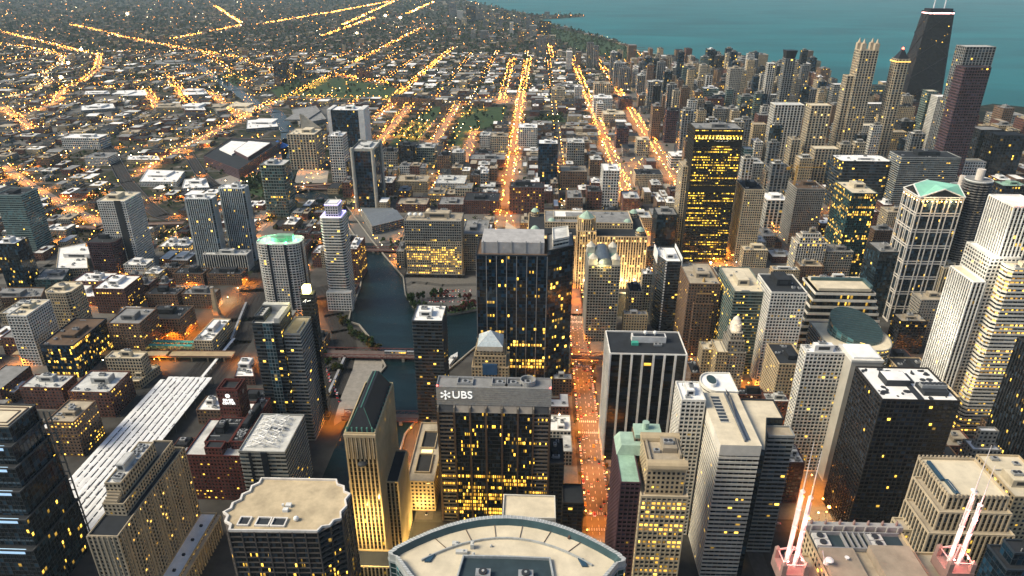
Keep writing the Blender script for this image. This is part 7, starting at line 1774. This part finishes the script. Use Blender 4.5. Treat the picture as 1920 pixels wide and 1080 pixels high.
for name, line in ART.items():
    if name == 'franklin': line_lamps(line[2:], 15, 11, 1.0)
    else: line_lamps(line, 12 if name != 'halsted' else 26, 11, 1.0 if name != 'halsted' else 1.6)
for i, l in enumerate(FARROADS):
    d = sum(p[1] for p in l)/len(l); hw = i in (0, 1, 2, 3, 8, 10, 18, 19)
    line_lamps(l, 14 if d < 3000 else 24, 12, max(.7, d/2700), .25 if i == 1 else .06, 5)
    for k in range(len(l)-1):
        a, c = Vector(l[k]), Vector(l[k+1]); n = max(1, int((c-a).length/(70 if d < 3000 else 150)))
        for j in range(n):
            p = a+(c-a)*((j+.5)/n); plight(p.x, p.y, 13, 260000 if d < 3000 else 900000, (1,.32,.035) if i != 1 else (1,.75,.4), 1.0); NL += 1
near_l = []
for l in (PL_("190,800 250,740 310,675 350,640 395,600 437,562 470,530"), PL_("610,800 640,792 720,795 815,802"), PL_("590,660 575,605 592,560"), [(-350, 664), (-260, 668)], [(-116, 440), (-112, 640)], PL_("0,690 60,700"), PL_("165,560 300,640 340,650")):
    for k in range(len(l)-1):
        a, c = Vector(l[k]), Vector(l[k+1]); n = max(1, int((c-a).length/26))
        for j in range(n):
            p = a+(c-a)*((j+.5)/n)
            if not inside(p, RIVER): near_l.append((p.x, p.y)); plight(p.x+2, p.y+2, 12, 42000); NL += 1
for x in NSX:
    y = 350 if x < -420 else 900
    while y < 3900:
        for s in (-7, 7): near_l.append((x+s, y+RL.uniform(-4, 4)))
        y += 34 if y < 1800 else 52
for yy in EWY+[345, 432, 560, 684, 792]:
    x = -3600
    while x < 1250:
        if not (yy < 900 and x > -520): near_l.append((x+RL.uniform(-4, 4), yy+RL.choice((-7, 7))))
        x += 44 if yy < 1800 else 66
for yy in LOOPY:
    for x in range(-100, 600, 26): near_l.append((x, yy+7)); 
for x in (176, 238, 300, 420):
    for y in range(440, 800, 30): near_l.append((x+7, y))
near_l = [p for p in near_l if vis(p[0], p[1], 5, 0) and not inside(p, RIVER) and not inside(p, LAKE) and not any(f[0] < p[0] < f[1] and f[2] < p[1] < f[3] for f in GRIDF.get((int(p[0]//60), int(p[1]//60)), ()))]
near_l.sort(key=lambda p: p[0]**2+p[1]**2)
for k, p in enumerate(near_l):
    if RL.random() < .25: continue
    w = 1 if RL.random() < .15 else 0
    if lampn < 290:
        g = 'in the loop streets' if p[0] > -110 and p[1] < 830 else ('in the streets west of the tracks' if p[0] < -420 else 'in the streets north of the river')
        place_lamp(p[0], p[1], RL.choice((0, math.pi)), w, ('white' if w else 'orange') + '-bulbed post lamp ' + g, 'street lamps ' + g)
    else: lamp_mesh(stuffl, p[0], p[1], 8, .40+p[1]/5200, w)
    if p[1] < 1300 and k % 2 == 0 or p[1] < 1700 and k % 4 == 0 or k % 14 == 0: plight(p[0], p[1]+1, 8.5, 80000 if p[1] < 1700 else 90000, (1,.30,.03) if not w else (1,.72,.35)); NL += 1
for (x, y) in far_pts(1350, 2100, 14000, RL): lamp_mesh(stuffl, x, y, 9, max(.8, y/3400)*RL.uniform(.5, 1.1), 1 if RL.random() < .2 else 0)
for k in range(260):
    px, py = RL.uniform(0, 930), RL.uniform(150, 440); x, y = at(px, py)
    if free(x-2, x+2, y-2, y+2): lamp_mesh(stuffl, x, y, 9, .9, 1 if RL.random() < .2 else 0)
for pxy in ((152,106),(128,133),(115,162),(237,35),(720,36),(748,40),(667,71)): 
    x, y = at(*pxy); lamp_mesh(stuffl, x, y, 25, 7 if pxy[1] > 60 else 12, 1)
tag(stuffl.build('distant_street_lamps', [post, bulb, bulbw]), 'thousands of tiny orange and white lamps over the far streets', 'street lamps', None, 'stuff')
# shoreline beach lights
# ---------------------------------------------------------------- cars
paintc = {'dark': (.02,.02,.025), 'white': (.6,.6,.58), 'silver': (.3,.3,.31), 'red': (.25,.02,.015), 'blue': (.02,.05,.14), 'yellow': (.6,.36,.02)}
def car_proto(cn):
    r = empty('car', (0, 0, 0)); b = MB(); pr = [(-2.2,.35),(-2.25,.75),(-1.3,.95),(-.7,1.42),(.9,1.45),(1.6,.98),(2.2,.88),(2.25,.4)]
    n = len(pr)
    for s in (-1, 1): b.face([(s*.88, y, z) for y, z in (pr if s < 0 else pr[::-1])])
    for k in range(n): a, c = pr[k], pr[(k+1) % n]; b.face([(-.88, a[0], a[1]), (-.88, c[0], c[1]), (.88, c[0], c[1]), (.88, a[0], a[1])])
    b.build('body', plain('paint_'+cn, paintc[cn], .3, .3, .5, .1), r)
    b = MB(); b.face([(-.75, 1.56, 1.03), (.75, 1.56, 1.03), (.7, .95, 1.44), (-.7, .95, 1.44)]); b.face([(.75, -1.26, 1.0), (-.75, -1.26, 1.0), (-.7, -.75, 1.42), (.7, -.75, 1.42)])
    for s in (-1, 1): b.face([(s*.9, y, z) for y, z in ((-1.0, 1.0), (1.3, 1.0), (.8, 1.38), (-.6, 1.36))][::s])
    b.build('window', plain('car_glass', (.01,.012,.015), .1), r)
    for x in (-.85, .85):
        for y in (-1.35, 1.4): b = MB(); b.tube((x-.12, y, .34), (x+.12, y, .34), .34, 8); b.build('wheel', plain('tyre', (.02,.02,.02)), r)
    for x in (-.6, .6): b = MB(); b.box(x-.18, x+.18, 2.2, 2.3, .6, .78); b.build('headlight', glow('headlight', (1,.9,.7), 4), r)
    for x in (-.65, .65): b = MB(); b.box(x-.16, x+.16, -2.32, -2.22, .65, .82); b.build('taillight', glow('taillight', (1,.03,.02), 3), r)
    return r
CP = {c: car_proto(c) for c in paintc}; CU = {}
def place_car(x, y, rz, cn, where, z=.05, parked=False):
    if cn in CU:
        o = CP[cn].copy(); COL.objects.link(o)
        for ch in CP[cn].children: c = ch.copy(); COL.objects.link(c); c.parent = o
    else: o = CP[cn]; CU[cn] = 1
    o.location = (x, y, z); o.rotation_euler.z = rz; tag(o, '%s car %s' % (cn, where), 'car', 'cars ' + where)
RC = random.Random(77); cnames = list(paintc); cw = [5, 4, 4, 1, 1, 1]
def rc(): return RC.choices(cnames, cw)[0]
for lane, d in ((51, math.pi), (54.3, math.pi), (60, 0), (63.3, 0)):
    y = 395
    while y < 830: 
        y += RC.uniform(14, 55); place_car(lane, y, d, rc(), 'driving on the orange street', .06)
for x in (47.4, 67):
    y = 395
    while y < 790:
        y += RC.uniform(5.6, 12)
        if all(abs(y-q) > 12 for q in LOOPY): place_car(x, y, RC.choice((0, math.pi)), rc(), 'parked along the orange street', .06)
pr_, pW, pD, pz = PARK[0]
for k in range(9): place_car(pr_.location.x-pW*.35, pr_.location.y-pD*.42+k*pD*.1, math.pi/2, rc(), 'on the lit garage roof', pz) if k % 3 else None
for k in range(7): place_car(pr_.location.x+pW*.2, pr_.location.y-pD*.38+k*pD*.12, math.pi/2, rc(), 'on the lit garage roof', pz) if k % 2 else None
for row in range(3):
    for k in range(15):
        a = at(806+k*5.4, 546+row*10); 
        if RC.random() < .8 and inside(a, PLAZA): place_car(a[0], a[1], RC.choice((0, math.pi)), rc(), 'in the plaza car park', .08)
for k in range(64):
    a = at(RC.uniform(400, 535), RC.uniform(270, 342)); a = (a[0], round(a[1]/12)*12)
    if inside(a, LOTS[1]): place_car(a[0], a[1], 0, rc(), 'in the casino parking lot', .08)
for k in range(18):
    a = Vector(P_([(598,655)])[0]).lerp(Vector(P_([(640,760)])[0]), k/18); place_car(a.x+RC.uniform(-1, 1), a.y, RC.uniform(-.1, .1), rc(), 'in the yard below the truss bridge', .08)
for k in range(26):
    L_ = P_([(796,975),(808,900),(820,810),(828,755)]); i = RC.randrange(3); p = Vector(L_[i]).lerp(Vector(L_[i+1]), RC.random()); place_car(p.x+RC.choice((-6, -2, 2, 6)), p.y, RC.choice((0, math.pi)), rc(), 'on the tan-lit street beside the low tan building', .06)
for yy in (560, 684, 432):
    x = -90
    while x < 520:
        x += RC.uniform(12, 50)
        if abs(x-57) > 14: place_car(x, yy+RC.choice((-2.5, 2.5)), math.pi/2, rc(), 'crossing the loop streets', .05)
# ---------------------------------------------------------------- boat, trains
def boat():
    x, y = at(848, 678); r = empty('tour_boat', (x, y, 0), -.25); tag(r, 'long grey tour boat moored beside the slim black tower', 'boat')
    L, w_ = 19, 3.6; hull = [(-w_, -L), (w_, -L), (w_, L*.5), (0, L), (-w_, L*.5)]; b = MB(); b.prism([(a*.85, c*.95) for a, c in hull], .1, 2, poly2=hull); b.build('hull', plain('hull_white', (.55,.56,.55)), r)
    b = MB(); b.prism(rect(-w_+.7, w_-.7, -L*.8, L*.3), 2, 4.4, bay=1.6, fh=2.4); b.build('cabin', facade('boatc', (.6,.6,.58), pier=.3, band=.4, lit=.3), r)
    b = MB(); b.box(-1.6, 1.6, -L*.1, L*.12, 4.4, 6.4); b.build('wheelhouse', plain('hull_white', (.55,.56,.55)), r)
    b = MB(); b.tube((0, 0, 6.4), (0, 0, 9), .1, 5)
    for s in (-1, 1): b.box(s*(w_-.3)-.06, s*(w_-.3)+.06, -L*.9, L*.45, 2.9, 3.0); 
    b.build('mast', metal_m(), r)
boat()
def train(line, t0, label, col, n=4, z=.3):
    a, c = Vector(line[0]), Vector(line[1]); e = (c-a).normalized(); ang = math.atan2(e.y, e.x)-math.pi/2; p = a+e*t0; r = empty('train', (p.x, p.y, z), ang); tag(r, label, 'train')
    for k in range(n):
        b = MB(); y0 = k*26; b.prism(rect(-1.5, 1.5, y0, y0+25), .9, 4.4, bay=2, fh=3.5); b.cur = 1; b.box(-1.3, 1.3, y0+.3, y0+24.7, 4.4, 4.7); b.cur = 1; b.box(-1.2, 1.2, y0+2, y0+5, 0, .9); b.box(-1.2, 1.2, y0+20, y0+23, 0, .9)
        b.build('carriage', [facade('train_side', (.3,.3,.3), pier=.2, band=.45, lit=.5), plain('train_roof', col, .4, .4)], r)
train([TRK[0][1], TRK[0][2]], 0, 'silver train standing in the rail yard beside the white shed', (.42,.42,.42), 4)
train([TRK2[1], TRK2[2]], 0, 'silver train on the tracks beneath the truss bridge approach', (.36,.38,.38), 3)
train([(-110, 684), (-240, 684)], 10, 'short elevated train crossing the dark red truss bridge', (.5,.5,.5), 2, 5.1)
# ---------------------------------------------------------------- air
b = MB(); b.box(-26000, 26000, -560, 28000, -1.5, 430, True); hz = b.build('haze', [newmat('haze_air')[0]]); tag(hz, kind='stuff', label='thin blue evening air over the whole city')
m = hz.data.materials[0]; t = m.node_tree; t.nodes.remove(t.nodes['Principled BSDF']); pv = t.nodes.new('ShaderNodeVolumePrincipled'); pv.inputs['Color'].default_value = (.62,.80,.88,1); pv.inputs['Density'].default_value = HAZE; pv.inputs['Anisotropy'].default_value = 0
t.links.new(pv.outputs[0], t.nodes['Material Output'].inputs['Volume'])

# ---------------------------------------------------------------- labels that single each remaining building out
anch = [d for d in BLD if d['label']]
def short(l):
    return l
KEYS = []
for d in anch: d['s'] = proj(d['x'], d['y'], 10)
ORD = ['closest', 'second closest', 'third closest', 'fourth closest', 'fifth closest', 'sixth closest', 'seventh closest', 'eighth closest', 'ninth closest', 'tenth closest', 'eleventh closest', 'twelfth closest']
NICK = [('black glass stripe','black-striped white tower'),('plum brown','plum brown tower'),('west one of the twin','twin pale towers'),('lit green','green-lit round tower'),('violet-lit','violet-crowned tower'),('teal banded tower under','teal banded tower'),('bright white grid apartment','white grid apartment tower'),('blue glass office block','blue glass office'),('long brick loft','long brick lofts'),('signal building','signal building'),('grey green concrete','grey green balcony tower'),('corner columns','pale-cornered glass tower'),('two wide white walls','white-walled glass slab'),('slanting roof fin','curved beige warehouse'),('blue-black glass tower with thin','blue-black glass tower'),('between the two orange','white balcony slab tower'),('limestone mart with','limestone mart'),('wide beige riverside','wide beige riverside office'),('four pointed corner','turreted grey tower'),('dashed white light','dashed-light tower'),('grid glowing yellow','yellow-lit black tower'),('yellow crane','crane tower'),('dark green glass slab','dark green glass slab'),('curved corners and orange','black banded tower'),('green pediment','green-gabled tower'),('curved civic centre with','curved civic centre'),('golden stepped','gold-topped brown tower'),('round floodlit crown','grey gothic tower'),('patchy bright white','white-roofed black tower'),('bold white vertical','white-columned dark tower'),('long cream roof and','cream-roofed striped slab'),('maroon river loft','maroon clock tower complex'),('reading UBS','silver-crowned bronze tower'),('brilliant floodlit','floodlit white tower'),('tapering black','tapering black skyscraper'),('four lantern turrets against','four-turreted tower'),('small dark pyramid','golden pyramid-roofed tower'),('black flared cap','black-capped shaft'),('casino hall with','casino hall'),('white train shed','white train shed'),('black glass tower with stepped','stepped black glass tower'),('wide pale ribbed tower with','wide pale ribbed tower'),('single','x'),('curved rail viaduct','white warehouse in the rail bend'),('at the lit diagonal','shed at the diagonal junction'),('sand-coloured','sand stone tower'),('wide white','x'),('dark brown brick warehouse','dark brick warehouse'),('grey and white parking','x'),('parking garage','lit parking garage'),('grid-fronted','grid tower with rounded edge'),('pale-roofed brick','x')]
A2 = []
for d in anch:
    for k, v in NICK:
        if v != 'x' and k in d['label']: A2.append((d, v)); break
seen = {}
items = []
for d in BLD:
    if d['label']: continue
    s = proj(d['x'], d['y'], 10); best = min(A2, key=lambda a: math.hypot(a[0]['s'][0]-s[0], (a[0]['s'][1]-s[1])*1.3)); a = best[0]['s']
    dx, dy = s[0]-a[0], s[1]-a[1]
    dr = ('right of' if dx > 0 else 'left of') if abs(dx) > abs(dy)*1.2 else ('behind' if dy < 0 else 'in front of')
    items.append((d, best[1], dr, math.hypot(dx, dy)))
grp = {}
for it in items: grp.setdefault((it[0]['look'], it[1], it[2]), []).append(it)
for k, L in grp.items():
    L.sort(key=lambda t: t[3])
    for n, it in enumerate(L):
        lk, rf = it[0]['look']; pre = '' if len(L) == 1 else (ORD[n] if n < len(ORD) else 'far') + ' '
        it[0]['o']['label'] = ('%s%s with %s roof %s the %s' % (pre, lk, rf, it[2], it[1])).strip()
for d in BLD:
    if not d['o'].get('group') and not d['label']: d['o']['group'] = 'city buildings'
print('BUILDINGS', len(BLD), 'lots', len(lots), 'lamps', lampn, 'lights', NL)
